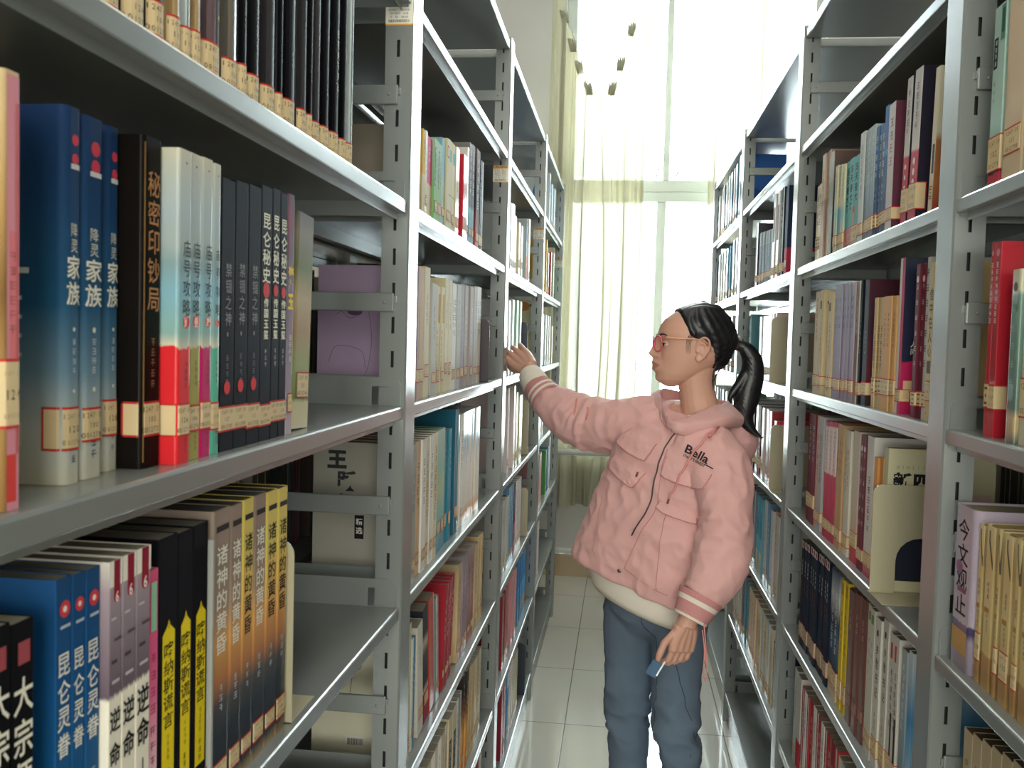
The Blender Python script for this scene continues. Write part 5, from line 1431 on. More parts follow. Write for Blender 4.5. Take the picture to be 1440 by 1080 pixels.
def strip(mb, pl, a, b, c, d, m, curved):
    n = 8 if curved else 1
    for q in range(n):
        x0, x1 = a + (b - a) * q / n, a + (b - a) * (q + 1) / n
        mb.quad(pl(x0, c), pl(x1, c), pl(x1, d), pl(x0, d), m)


def spine_print(key, t, h, seed, pr, y=-.00025, side=0, full=True):
    s = ST[key]
    sy, sr = spine_curve(key, t)
    cv = sr >= .0025
    rr = min(s['rnd'], t * .45) * (.35 if s['rnd'] > .002 else .1)
    X = lambda f: rr + f * (t - 2 * rr)
    tw = t - 2 * rr
    for q, o in enumerate(s['ops']):
        yy = y - .00004 * q
        pl = lambda x, z, yy=yy: (x, yy + sy(x), z)
        if o[0] == 'r':
            a, b, c, d = X(o[1]), X(o[2]), o[3] * h, o[4] * h
            strip(pr.mb, pl, a, b, c, d, pr.m(o[5]), cv)
        elif o[0] == 'd':
            disc(pr.mb, pl, X(o[1]), o[2] * h, o[3] * tw, min(o[3] * tw, .04 * h) if o[3] * tw < .05 * h else .04 * h, pr.m(o[4]))
        elif o[0] == 'tri':
            a, b, c, d = X(o[1]), X(o[2]), o[3] * h, o[4] * h
            pr.mb.poly([pl(a, c), pl(b, c), pl((a + b) / 2 + (b - a) * .12, c + (d - c) * .55), pl((a + b) / 2, d), pl((a + b) / 2 - (b - a) * .12, c + (d - c) * .55)], pr.m(o[5]))
        elif o[0] == 'tri3':
            a, b, c, d = X(o[1]), X(o[2]), o[3] * h, o[4] * h
            pr.mb.poly([pl(a, c), pl(b, c), pl(b, d), pl(a + (b - a) * .7, d), pl(a, c - (c - d) * .3)], pr.m(o[5]))
        elif o[0] == 't':
            txt, col, zt, zb, wf, bold, xc = o[1:8]
            if not full:
                o = ('p', len(txt), col, zt, zb, wf, xc)
            elif txt == 'OIC':
                for k, ch in enumerate(txt):
                    glyph(pr.mb, ch, 0, X(.33 + .2 * k), (zt + zb) / 2 * h, .2 * tw, pr.m(col), pl)
                continue
            else:
                n = len(txt)
                ch_h = (zt - zb) * h / n
                gh = min(ch_h * .86, wf * tw * 1.25)
                gw = min(wf * tw, gh * 1.25)
                for k, ch in enumerate(txt):
                    glyph(pr.mb, ch, bold, X(xc), zt * h - ch_h * (k + .5), gh, pr.m(col), pl, sx=gw / gh)
                continue
        if o[0] == 'p':
            n, col, zt, zb, wf, xc = o[1:7]
            ch_h = (zt - zb) * h / n
            sz = min(ch_h * .86, wf * tw * 1.2)
            for k in range(n):
                scribble(pr.mb, seed * 31 + k * 7 + q, X(xc), zt * h - ch_h * (k + .5), sz, pr.m(col), pl)


def cover_print(key, t, h, w, side, pr):
    s = ST[key]
    e = .0003
    if side == 'L':
        pl0 = lambda u, z, d=0: (-e - d, u, z)
        sg = -1
    else:
        pl0 = lambda u, z, d=0: (t + e + d, u, z)
        sg = 1
    for q, o in enumerate(s['cops']):
        pl = lambda u, z, q=q: pl0(u, z, .00004 * q)
        if o[0] in ('r', 'r2'):
            if o[0] == 'r' and o[1] == 0 and o[2] == 1:
                a, b, c, d = .001, w, 0, h
            elif o[0] == 'r':
                a, b, c, d = o[1], o[2], o[3] * h, o[4] * h
            else:
                a, b, c, d = o[1:5]
            f = [pl(a, c), pl(b, c), pl(b, d), pl(a, d)]
            pr.mb.quad(*(f if side == 'R' else f[::-1]), pr.m(o[5]))
        elif o[0] == 'g':
            glyph(pr.mb, o[1], o[6], 0, 0, o[5], pr.m(o[2]), lambda u, z, o=o: pl(o[3] + sg * u, o[4] + z))
        elif o[0] == 'w':
            for k, ch in enumerate(o[1]):
                glyph(pr.mb, ch, 0., 0, 0, o[5], pr.m(o[2]), lambda u, z, o=o, k=k: pl(o[3] - .014 + sg * (u + k * o[5] * 1.05), o[4] + z))
        elif o[0] == 'bar':
            a, c = o[1], o[2] * h if o[2] > .01 else .006
            W, Hh = .034, .016
            pr.mb.quad(pl(a, c), pl(a + W, c), pl(a + W, c + Hh), pl(a, c + Hh), pr.m('#cfccc4'))
            rnd = random.Random(11)
            u = a + .003
            pl2 = lambda uu, z: pl0(uu, z, .0001 + .00004 * q)
            while u < a + W - .004:
                b = rnd.choice((.0005, .0008, .0012))
                pr.mb.quad(pl2(u, c), pl2(u + b, c), pl2(u + b, c + Hh * .72), pl2(u, c + Hh * .72), pr.m('#26242a'))
                u += b + rnd.choice((.0006, .001))
        elif o[0] == 'blob':
            disc(pr.mb, pl, o[1], o[2], o[3], o[4], pr.m(o[5]), 20)
        elif o[0] == 'tri2':
            pr.mb.poly([pl(*o[1]), pl(*o[2]), pl(*o[3])], pr.m(o[4]))
        elif o[0] == 'line':
            pts, col, wd = o[1:4]
            # smooth the stroke
            P = []
            for k in range(len(pts) - 1):
                p0, p1, p2, p3 = pts[max(k - 1, 0)], pts[k], pts[k + 1], pts[min(k + 2, len(pts) - 1)]
                for j in range(6):
                    f = j / 6
                    P.append(tuple(.5 * (2 * p1[i] + (p2[i] - p0[i]) * f + (2 * p0[i] - 5 * p1[i] + 4 * p2[i] - p3[i]) * f * f + (3 * p1[i] - p0[i] - 3 * p2[i] + p3[i]) * f ** 3) for i in (0, 1)))
            P.append(pts[-1])
            for k in range(len(P) - 1):
                a, b = Vector(P[k]), Vector(P[k + 1])
                d = (b - a)
                if d.length < 1e-6: continue
                n = Vector((-d.y, d.x)).normalized() * wd
                pr.mb.quad(pl(*(a - n)), pl(*(b - n)), pl(*(b + n)), pl(*(a + n)), pr.m(col))


def call_label(key, t, h, seed, pr, full):
    """the library's call-number sticker round the foot of the spine"""
    s = ST[key]
    if not s['lab']:
        return
    r = random.Random(seed)
    z0, z1 = s['lz']
    z0 += r.uniform(-.002, .002) if s['lab'] != 'strip' else 0
    z1 += r.uniform(-.002, .002)
    y = -.0006
    sy, sr = spine_curve(key, t)
    cv = sr >= .0025
    pl = lambda x, z: (x, y + sy(x), z)
    pl2 = lambda x, z: (x, y - .0001 + sy(x), z)
    a, b = (-.0004, t + .0004) if s['lab'] in ('band', 'strip') else (t * .16, t * .9)
    if s['lab'] == 'card':
        if r.random() < .55:
            return
    paper = s['labcol']
    if s['lab'] == 'frame':
        z0, z1 = z0 + .004, z1
    q = lambda x0, x1, c, d, m, p=pl: strip(pr.mb, p, x0, x1, c, d, pr.m(m), cv)
    q(a, b, z0, z1, paper)
    if s['lab'] == 'strip':
        return
    lw = .0016
    red = '#c4302e'
    q(a, b, z1 - lw, z1, red, pl2)
    q(a, b, z0, z0 + lw, red, pl2)
    if s['lab'] == 'frame':
        fw = min(.0012, t * .07)
        q(a, a + fw, z0, z1, red, pl2)
    if s['lab'] == 'band':      # the sticker runs on round both boards
        wrap = .016
        for x in (-.0004, t + .0004):
            y_ = y + sr if cv else y
            pr.mb.quad((x, y_, z0), (x, wrap, z0), (x, wrap, z1), (x, y_, z1), pr.m(paper))
            for c, d in ((z1 - lw, z1), (z0, z0 + lw)):
                xx = x + (-.0001 if x < 0 else .0001)
                pr.mb.quad((xx, y_, c), (xx, wrap, c), (xx, wrap, d), (xx, y_, d), pr.m(red))
            xx = x + (-.0001 if x < 0 else .0001)
            pr.mb.quad((xx, wrap - lw, z0), (xx, wrap, z0), (xx, wrap, z1), (xx, wrap - lw, z1), pr.m(red))
    lines = ['I247.59', str(r.randint(100, 129)), '00127%02d' % r.randint(10, 99)]
    hh = (z1 - z0 - 2 * lw) / 3
    for k, tx in enumerate(lines):
        zc = z1 - lw - hh * (k + .55)
        if full and t > .012:
            cw = min(hh * .52, (b - a) * .92 / len(tx))
            for j, ch in enumerate(tx):
                glyph(pr.mb, ch, 0., (a + b) / 2 + (j - (len(tx) - 1) / 2) * cw, zc, min(hh * .7, cw * 1.6), pr.m('#3a3128'), pl2, sx=min(1., cw * 1.5 / (hh * .7)))
        else:
            wd = (b - a) * (.36 if k != 1 else .18)
            m_ = (a + b) / 2
            q(m_ - wd, m_ + wd, zc - hh * .17, zc + hh * .17, '#6a5a44', pl2)


# ---------------------------------------------------------------- put every book on its shelf
ORD = ['', 'first', 'second', 'third', 'fourth', 'fifth', 'sixth', 'seventh', 'eighth', 'ninth', 'tenth', 'eleventh', 'twelfth', 'thirteenth', 'fourteenth', 'fifteenth', 'sixteenth', 'seventeenth', 'eighteenth', 'nineteenth', 'twentieth']
PAGE_M = {}


def page_mat(key):
    c = ST[key]['pages'] or '#8f8674'
    if c not in PAGE_M:
        PAGE_M[c] = mat('pages_' + c.strip('#'), c, rough=.9, var=.14, vscale=70.)
    return PAGE_M[c]


ALLB = []
for side, bay, lev, where, books in ROWS:
    for i, b in enumerate(books):
        y0, t, h = b[1], b[2], b[3]
        dist = max(.4, abs(y0))
        ALLB.append((h * t / dist ** 3, side, bay, lev, where, i, b, len(books)))
ranked = sorted(range(len(ALLB)), key=lambda k: -ALLB[k][0])
RANK = {k: n for n, k in enumerate(ranked)}
# how many books of one look a shelf holds, for telling them apart
SAME = {}
for k, (sc, side, bay, lev, where, i, b, nb) in enumerate(ALLB):
    SAME.setdefault((where, ST[b[0]]['desc']), []).append(k)

# neighbours may touch but not share room: slide a book along where a leaning one needs it
SHIFT = {}
last = None
for k, (sc, side, bay, lev, where, i, b, nb) in enumerate(ALLB):
    key, y0, t, h, w, inset, lean = b
    sg = 1 if side == 'L' else -1
    u = y0 * sg
    th = R(lean)
    wb = t * math.cos(th)
    # edges at foot and at a common height
    if i and last is not None:
        pb, pth, ph = last
        zc = min(h, ph) * math.cos(th)
        need = max(pb - u, pb + math.tan(pth) * zc - (u + math.tan(th) * zc), (pb + math.tan(pth) * min(h, ph) * .02) - u)
        if need > 0: u += need + .0003
    SHIFT[k] = u * sg - y0
    last = (u + t / max(.2, math.cos(th)), th, h)

MASS = MB()
MASS_M = []


def mass_mat(m):
    if m not in MASS_M:
        MASS_M.append(m)
    return MASS_M.index(m)


MAX_THINGS = 298
for k, (sc, side, bay, lev, where, i, b, nb) in enumerate(ALLB):
    key, y0, t, h, w, inset, lean = b
    y0 += SHIFT[k]
    t_ = t - .0008
    fx, s, _ = RACKS[side]
    rz = R(90) if side == 'L' else R(-90)
    x = fx + s * inset
    near = RANK[k] < 120 or bay == 0
    full = bay == 0 or (bay == 1 and (t > .02 or key in ('beigeheart', 'tealink', 'tealorange', 'whitescript', 'tanink')))
    rnd = random.Random(k * 17 + 5)
    z = LV[lev]
    le = R(lean) * (1 if side == 'L' else 1)
    if bay > 0 and abs(lean) < .1:
        le = R(rnd.uniform(-.06, .06))
    dz = 0.
    M = Matrix.Translation((x + s * (rnd.uniform(0, .004) if bay else 0), y0, z)) @ Matrix.Rotation(rz, 4, 'Z') @ Matrix.Rotation(le, 4, 'Y')
    # a leaning book stands on its lower corner
    low = min((M @ Vector((q, 0, 0))).z for q in (0, t_))
    M = Matrix.Translation((0, 0, z - low + .0002)) @ M
    if RANK[k] < MAX_THINGS:
        o = empty('book')
        o.matrix_world = M
        desc = ST[key]['desc']
        fam = SAME[(where, desc)]
        if len(fam) > 1:
            n = fam.index(k) + 1
            lab = '%s %s from left, %s' % (ORD[n] if n < len(ORD) else str(n) + 'th', desc, where)
        else:
            lab = '%s, %s' % (desc, where)
        tag(o, lab, 'book', 'books on the %s' % where.split(',')[0].replace(' of the nearest left bay', '') + (' of the ' + where.split(', ')[1] if ', ' in where else ' of the nearest left bay'))
        book_cover(key, t_, h, w).build('cover', cover_material(None, key), o, recalc=False)
        book_pages(key, t_, h, w).build('page_block', page_mat(key), o)
        pr = Print()
        spine_print(key, t_, h, k, pr, full=full)
        pr.build('spine_print', o)
        pr = Print()
        call_label(key, t_, h, k, pr, full)
        pr.build('call_number_label', o)
        if ST[key]['cops']:
            pr = Print()
            cover_print(key, t_, h, w, side, pr)
            pr.build('cover_print', o)
    else:
        def add(mb, mats):
            base = len(MASS.v)
            MASS.v += [tuple(M @ Vector(v)) for v in mb.v]
            for f, mi in zip(mb.f, mb.m):
                MASS.f.append(tuple(base + q for q in f))
                MASS.m.append(mass_mat(mats[mi]))
                MASS.sm.append(False)
        c0 = ST[key]['cov']
        cm_ = mat('far_cover_' + key, c0 if isinstance(c0, str) else sorted(c0)[len(c0) // 2][1], rough=.4, coat=.2)
        add(book_cover(key, t_, h, w), [cm_])
        add(book_pages(key, t_, h, w), [page_mat(key)])
        pr = Print()
        if not isinstance(c0, str):
            cs = sorted(c0)
            for q in range(len(cs)):
                lo = 0 if q == 0 else (cs[q - 1][0] + cs[q][0]) / 2
                hi = 1 if q == len(cs) - 1 else (cs[q][0] + cs[q + 1][0]) / 2
                pr.mb.quad((.0003, -.0002, lo * h), (t_ - .0003, -.0002, lo * h), (t_ - .0003, -.0002, hi * h), (.0003, -.0002, hi * h), pr.m(cs[q][1]))
        spine_print(key, t_, h, k, pr, full=False)
        call_label(key, t_, h, k, pr, False)
        if ST[key]['cops']:
            cover_print(key, t_, h, w, side, pr)
        add(pr.mb, [mat('print_' + c.strip('#'), c, rough=.65, spec=.15) for c in pr.cols])
if MASS.f:
    o = MASS.build('book_rows', MASS_M, None, recalc=False)
    tag(o, 'the many small distant paperbacks filling the farther shelves on both sides', 'books', kind='stuff')


# ---------------------------------------------------------------- bookends
def bookend(side, y, z, mat_, w, h, label, dep=.012, arch=True, inset=.006, foot=1):
    """pressed L of sheet steel: upright tongue with an arched cut-out and a flat foot under the books"""
    fx, s, _ = RACKS[side]
    o = empty('bookend', (fx + s * inset, y, z + .0004))
    tag(o, label, 'bookend', 'bookends on the shelves')
    T = .0016
    r = .016
    # outline of the upright in (u = depth, z)
    out = [(0, 0), (0, h - r)] + [(r - r * math.cos(R(a)), h - r + r * math.sin(R(a))) for a in (15, 30, 45, 60, 75, 90)]
    out += [(w - r + r * math.sin(R(a)), h - r + r * math.cos(R(a))) for a in (0, 15, 30, 45, 60, 75)] + [(w, h - r), (w, 0)]
    mb = MB()
    if arch:
        c0, c1, ch = w * .27, w * .80, h * .52
        ra = (c1 - c0) / 2
        cut = [(c1, 0), (c1, ch - ra)] + [((c0 + c1) / 2 + ra * math.cos(R(a)), ch - ra + ra * math.sin(R(a))) for a in range(0, 181, 18)] + [(c0, 0)]
        loop = out + [(w, 0)] * 0 + cut
    else:
        loop = out
    tri = geometry.tessellate_polygon([[Vector((u, zz, 0)) for u, zz in loop]])
    n = len(loop)
    for y_ in (0, T):
        i = len(mb.v)
        mb.v += [(s * u, y_, zz) for u, zz in loop]
        for q in tri:
            mb.f.append(tuple(i + k for k in q)); mb.m.append(0); mb.sm.append(False)
    for k in range(n):
        (u0, z0), (u1, z1) = loop[k], loop[(k + 1) % n]
        mb.quad((s * u0, 0, z0), (s * u1, 0, z1), (s * u1, T, z1), (s * u0, T, z0))
    mb.build('upright', mat_, o)
    mb = MB()
    mb.box(s * .001, s * w, 0, foot * .075, 0, .0008)
    if arch:
        mb.box(s * .0, s * w * .98, -.014 * foot, 0, 0, .0012)
    mb.build('foot', mat_, o)
    return o


BE_C = mat('cream_bookend_enamel', '#aaa389', rough=.4, spec=.5)
BE_D = mat('maroon_bookend_enamel', '#3a2a35', rough=.4)
BE_N = mat('navy_bookend_enamel', '#1c2433', rough=.4)

END = {}
for k, (sc, side, bay, lev, where, i, b, nb) in enumerate(ALLB):
    END[(side, bay, lev)] = b[1] + SHIFT[k] + (b[2] if side == 'L' else -b[2])


def at_end(side, bay, lev, gap=.003):
    return END[(side, bay, lev)] + (gap if side == 'L' else -gap - .0016)


bookend('L', at_end('L', 0, 2), LV[2], BE_C, .125, .197, 'cream metal bookend closing the lowest row of the nearest left bay', arch=False, inset=.012, foot=1)
bookend('L', at_end('L', 1, 3, .03), LV[3], BE_D, .12, .155, 'dark maroon bookend at the end of the pale row by the hand', arch=False, inset=.002, foot=1)
bookend('L', at_end('L', 2, 3, .05), LV[3], BE_N, .12, .17, 'navy bookend behind the reaching hand against the green book', arch=False, inset=.003, foot=1)
bookend('L', at_end('L', 2, -1, .08), LV[-1], BE_N, .14, .20, 'black bookend on the bottom shelf of the third left bay', arch=False, inset=.004, foot=1)
bookend('L', at_end('L', 2, 2, .08), LV[2], BE_C, .13, .20, 'cream bookend below the reaching sleeve in the third left bay', arch=False, inset=.006, foot=1)
bookend('L', at_end('L', 2, 1, .10), LV[1], BE_C, .13, .18, 'cream bookend beside pink white books two shelves below the sleeve', arch=False, inset=.006, foot=1)
bookend('R', at_end('R', 1, 2, .012), LV[2], BE_C, .15, .187, 'large cream bookend with arched cut-out in the second right bay', inset=-.004, foot=-1)
bookend('R', at_end('R', 2, 3), LV[3], BE_C, .14, .195, 'cream bookend beside the ponytail in the third right bay', arch=False, inset=.002, foot=-1)
bookend('R', at_end('R', 2, 2), LV[2], BE_C, .14, .19, 'cream bookend next to red and white books below the ponytail', arch=False, inset=.002, foot=-1)
# ================================================================ the girl reaching for the left shelf
def interp(tab, x):
    """piecewise smooth lookup in rows (x, a, b, ...)"""
    if x <= tab[0][0]: return tab[0][1:]
    if x >= tab[-1][0]: return tab[-1][1:]
    for p, q in zip(tab, tab[1:]):
        if x <= q[0]:
            t = (x - p[0]) / (q[0] - p[0])
            return tuple(a + (b - a) * t for a, b in zip(p[1:], q[1:]))


def smooth_path(pts, per=6):
    """Catmull-Rom through points that may carry extra numbers (radius)"""
    out = []
    for k in range(len(pts) - 1):
        p0, p1, p2, p3 = pts[max(k - 1, 0)], pts[k], pts[k + 1], pts[min(k + 2, len(pts) - 1)]
        for j in range(per):
            f = j / per
            out.append(tuple(.5 * (2 * p1[i] + (p2[i] - p0[i]) * f + (2 * p0[i] - 5 * p1[i] + 4 * p2[i] - p3[i]) * f * f + (3 * p1[i] - p0[i] - 3 * p2[i] + p3[i]) * f ** 3) for i in range(len(p1))))
    out.append(tuple(pts[-1]))
    return out


def limb(mb, pts, n=14, per=5, m=0):
    P = smooth_path(pts, per)
    mb.tube([p[:3] for p in P], [p[3] for p in P], n, m)


def blob(mb, c, r, rot=None, m=0, sub=3):
    bm = bmesh.new()
    M = Matrix.Translation(c) @ (rot.to_4x4() if rot is not None else Matrix.Identity(4)) @ Matrix.Diagonal((r[0], r[1], r[2], 1))
    bmesh.ops.create_icosphere(bm, subdivisions=sub, radius=1, matrix=M)
    mb.bm(bm, m, True)
    bm.free()


def remeshed(mb, name, mats, parent, voxel, smooth=3, disp=None, factor=.5):
    """fuse everything collected into one continuous skin"""
    me = mb.mesh(name + '_raw', mats)
    o = bpy.data.objects.new(name, me)
    COL.objects.link(o)
    md = o.modifiers.new('fuse', 'REMESH')
    md.mode = 'VOXEL'
    md.voxel_size = voxel
    if smooth:
        ms = o.modifiers.new('soft', 'SMOOTH')
        ms.factor = factor
        ms.iterations = smooth
    dg = bpy.context.evaluated_depsgraph_get()
    dg.update()
    m2 = bpy.data.meshes.new_from_object(o.evaluated_get(dg))
    o.modifiers.clear()
    o.data = m2
    bpy.data.meshes.remove(me)
    m2.name = name
    if disp:
        nr = [v.normal.copy() for v in m2.vertices]
        for v, nn in zip(m2.vertices, nr):
            v.co += nn * disp(v.co)
    m2.polygons.foreach_set('use_smooth', [True] * len(m2.polygons))
    if not m2.materials:
        for q in (mats if isinstance(mats, (list, tuple)) else [mats]):
            m2.materials.append(q)
    m2.update()
    o.parent = parent
    return o


SKIN = mat('skin', '#cf9f8c', rough=.48, spec=.4, var=.05, vscale=14.)
SKIN.node_tree.nodes['Principled BSDF'].inputs['Subsurface Weight'].default_value = .12
SKIN.node_tree.nodes['Principled BSDF'].inputs['Subsurface Radius'].default_value = (.012, .005, .003)
LIP = mat('lips', '#b9776b', rough=.4)
HAIRM = mat('black_hair', '#131319', rough=.40, spec=.55, bump=.0)
PINK = mat('pink_cotton_twill', '#dba9a7', rough=.8, var=.07, vscale=9., bump=.22, bscale=46., sheen=.12)
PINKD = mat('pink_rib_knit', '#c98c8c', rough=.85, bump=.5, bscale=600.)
CREAM = mat('cream_jersey', '#e4dcd0', rough=.85, bump=.2, bscale=500.)
DENIM = mat('washed_grey_blue_denim', '#5f6f82', rough=.85, var=.32, vscale=9., bump=.35, bscale=900.)
GROUND = (0.10, 2.32, 0.0)
girl = empty('person', GROUND)
tag(girl, 'girl in pink jacket, grey jeans and pink glasses reaching to the left shelf', 'person')
gi = girl.matrix_world.inverted() if False else Matrix.Translation(-Vector(GROUND))


def place(o):
    """the figure is modelled in room coordinates; its parts hang on the empty between its feet"""
    o.parent = girl
    o.matrix_parent_inverse = Matrix.Translation(-Vector(GROUND))
    return o


# ---------------------------------------------------------------- head frame
HC = Vector((.178, 2.30, 1.4547))
ha = R(9)
HF = Vector((-math.cos(ha), -math.sin(ha), 0))
HL = Vector((math.sin(ha), -math.cos(ha), 0))
HU = Vector((0, 0, 1))


def hw(x, y, z):
    return HC + HF * x + HL * y + HU * z


XF = [(-.092, .068), (-.089, .076), (-.075, .0905), (-.06, .0925), (-.04, .0915), (-.02, .0905), (0, .0910), (.02, .0925), (.04, .0925), (.0555, .0885), (.073, .0785), (.0918, .0533), (.104, .030), (.112, .008), (.116, -.012)]
XB = [(-.092, .05), (-.089, .042), (-.075, .012), (-.06, -.012), (-.04, -.048), (-.02, -.072), (0, -.086), (.02, -.092), (.04, -.089), (.06, -.081), (.08, -.068), (.10, -.045), (.112, -.026), (.116, -.016)]
WD = [(-.092, .012), (-.089, .020), (-.075, .038), (-.06, .048), (-.04, .056), (-.02, .062), (0, .066), (.02, .069), (.04, .071), (.06, .070), (.08, .063), (.10, .047), (.112, .022), (.116, .004)]
PROF = [(-0.09, 0, 0.015), (-0.082, 0.0039, 0.015), (-0.0697, 0.0065, 0.018), (-0.059, 0.0039, 0.022), (-0.0504, 0.0137, 0.022), (-0.044, 0.014, 0.022), (-0.0398, 0.0107, 0.023), (-0.036, 0.0156, 0.021), (-0.032, 0.0179, 0.02), (-0.026, 0.0111, 0.016), (-0.0215, 0.0150, 0.0135), (-0.0165, 0.0232, 0.0125), (-0.0096, 0.0268, 0.0112), (0.003, 0.0185, 0.0095), (0.017, 0.0117, 0.0085), (0.03, 0.0049, 0.01), (0.045, 0, 0.012)]


def head_point(z, th):
    xf, xb, wd = interp(XF, z)[0], interp(XB, z)[0], interp(WD, z)[0]
    cx = xb + (xf - xb) * .48
    c, s = math.cos(th), math.sin(th)
    e = 2 / 2.25
    cc, ss = math.copysign(abs(c) ** e, c), math.copysign(abs(s) ** e, s)
    x = cx + (xf - cx if c > 0 else cx - xb) * cc
    y = wd * ss
    if c > 0:
        amp, sg = interp(PROF, z)
        x += amp * math.exp(-(y / sg) ** 2)
        ay = abs(y)
        x -= .0048 * math.exp(-((ay - .031) / .013) ** 2 - ((z - .013) / .011) ** 2)
        x += .0022 * math.exp(-((ay - .03) / .02) ** 2 - ((z - .034) / .008) ** 2)
        x += .0030 * math.exp(-((ay - .04) / .015) ** 2 - ((z + .016) / .014) ** 2)
        x -= .0030 * math.exp(-((ay - .009) / .004) ** 2 - ((z + .0225) / .004) ** 2)
        x += .0040 * math.exp(-((ay - .0145) / .005) ** 2 - ((z + .0155) / .006) ** 2)
    return x, y, z


mb = MB()
zs = [-.092 + (.208) * k / 84 for k in range(85)]
rings = []
NT = 96
for z in zs:
    ring = []
    for k in range(NT):
        t = 2 * PI * k / NT
        # crowd the columns towards the face
        t = t - .45 * math.sin(t)
        ring.append(hw(*head_point(z, t)))
    rings.append(ring)
mb.loft(rings)
# neck down into the chest
limb(mb, [tuple(hw(-.012, 0, -.02)) + (.046,), tuple(hw(-.004, 0, -.07)) + (.044,), tuple(hw(-.010, 0, -.115)) + (.044,), tuple(hw(-.018, 0, -.155)) + (.050,), (.195, 2.325, 1.26, .062)], 20)
# ears: a shallow dish with a rolled rim
for sy in (1, -1):
    EC = lambda x, z, d: hw(x, sy * (.066 + d), z)
    rim = [(.0125, -.004, .0), (.0130, .010, .004), (.0095, .0225, .009), (.0005, .0295, .013), (-.0095, .0262, .0155), (-.0145, .0145, .016), (-.0130, .001, .0135), (-.0075, -.011, .010), (.0005, -.021, .006), (.0085, -.0265, .003), (.0125, -.022, .001)]
    P = smooth_path([tuple(EC(*q)) + (.0030,) for q in rim], 4)
    mb.tube([p[:3] for p in P], [p[3] for p in P], 8)
    blob(mb, EC(.001, .004, .002), (.0135, .0065, .026), Euler((0, R(-12), -ha)).to_matrix())
    blob(mb, EC(.009, -.0195, .002), (.0062, .0042, .0085))
    an = [(.006, .016, .010), (-.004, .014, .012), (-.007, .004, .011), (-.002, -.007, .008), (.006, -.010, .006)]
    P = smooth_path([tuple(EC(*q)) + (.0022,) for q in an], 4)
    mb.tube([p[:3] for p in P], [p[3] for p in P], 7)
    blob(mb, EC(.0115, -.003, .003), (.0028, .0028, .0055))
# torso under the clothes, slimmer than they are
limb(mb, [(.195, 2.325, 1.28, .062), (.175, 2.32, 1.20, .095), (.15, 2.31, 1.10, .085), (.115, 2.31, .98, .080), (.095, 2.32, .87, .080), (.095, 2.32, .82, .075)], 18)
limb(mb, [(.19, 2.325, 1.27, .06), (.10, 2.37, 1.27, .055), (.03, 2.40, 1.262, .048), (-.06, 2.43, 1.252, .036), (-.128, 2.46, 1.265, .033), (-.20, 2.50, 1.312, .027), (-.240, 2.540, 1.355, .0225), (-.262, 2.577, 1.391, .0225)], 14)
limb(mb, [(.19, 2.325, 1.27, .06), (.225, 2.25, 1.23, .05), (.247, 2.19, 1.19, .044), (.250, 2.15, 1.11, .036), (.236, 2.12, 1.02, .034), (.21, 2.09, .945, .028), (.178, 2.07, .885, .023), (.166, 2.062, .856, .0225), (.160, 2.058, .838, .024)], 14)
# legs
limb(mb, [(.080, 2.335, .84, .062), (.045, 2.36, .75, .052), (.041, 2.36, .60, .042), (.046, 2.352, .50, .034), (.047, 2.37, .30, .034), (.045, 2.38, .10, .028), (.045, 2.38, .07, .030)], 16)
limb(mb, [(.115, 2.31, .84, .062), (.155, 2.282, .75, .052), (.158, 2.27, .60, .042), (.166, 2.248, .50, .034), (.178, 2.28, .30, .034), (.176, 2.30, .10, .028), (.176, 2.30, .07, .030)], 16)
for fx, fy in ((.045, 2.38), (.176, 2.30)):
    limb(mb, [(fx, fy + .03, .055, .030), (fx - .01, fy - .04, .042, .030), (fx - .03, fy - .11, .030, .026), (fx - .04, fy - .15, .026, .018)], 12)


def finger(mb, base, dirs, lens, rad):
    p = Vector(base)
    pts = [tuple(p) + (rad * 1.02,)]
    for d, l, rr in zip(dirs, lens, (1.0, .95, .84)):
        d = Vector(d).normalized()
        pts.append(tuple(p + d * l * .5) + (rad * rr * .95,))
        p = p + d * l
        pts.append(tuple(p) + (rad * rr * (1.0 if rr > .85 else .72),))
    P = smooth_path(pts, 3)
    mb.tube([q[:3] for q in P], [q[3] for q in P], 10)
    blob(mb, pts[-1][:3], (pts[-1][3],) * 3, sub=2)
    return pts


# her right hand: flat against the spines just past the post, fingers pointing up and away
W = Vector((-.262, 2.577, 1.391))
D = Vector((-.54, .73, .42)).normalized()          # along the hand
A = Vector((.80, .10, .58))
A = (A - D * A.dot(D)).normalized()                # across the knuckles
Ncr = A.cross(D).normalized()                      # palm side, towards the books
if Ncr.y < 0: Ncr = -Ncr
if A.z < 0: A = -A
for s_, ra in ((-.027, .0135), (-.009, .0150), (.009, .0150), (.026, .0130)):
    limb(mb, [tuple(W + D * .0 + A * s_ * .45) + (.016,), tuple(W + D * .035 + A * s_ * .85) + (ra,), tuple(W + D * .070 + A * s_) + (ra * .86,)], 10)
for s_, ln, spread in ((.027, .052, .06), (.009, .065, .02), (-.009, .070, -.02), (-.026, .063, -.06)):
    d0 = D + A * spread
    finger(mb, W + D * .068 + A * s_, (d0 + Ncr * .05, d0 + Ncr * .16, d0 + Ncr * .26), (ln * .46, ln * .31, ln * .24), .0083)
finger(mb, W + D * .018 - A * .022 + Ncr * .006, (D * .9 - A * .30 + Ncr * .25, D * .95 - A * .10 + Ncr * .2, D + A * .10 + Ncr * .1), (.034, .024, .018), .0090)
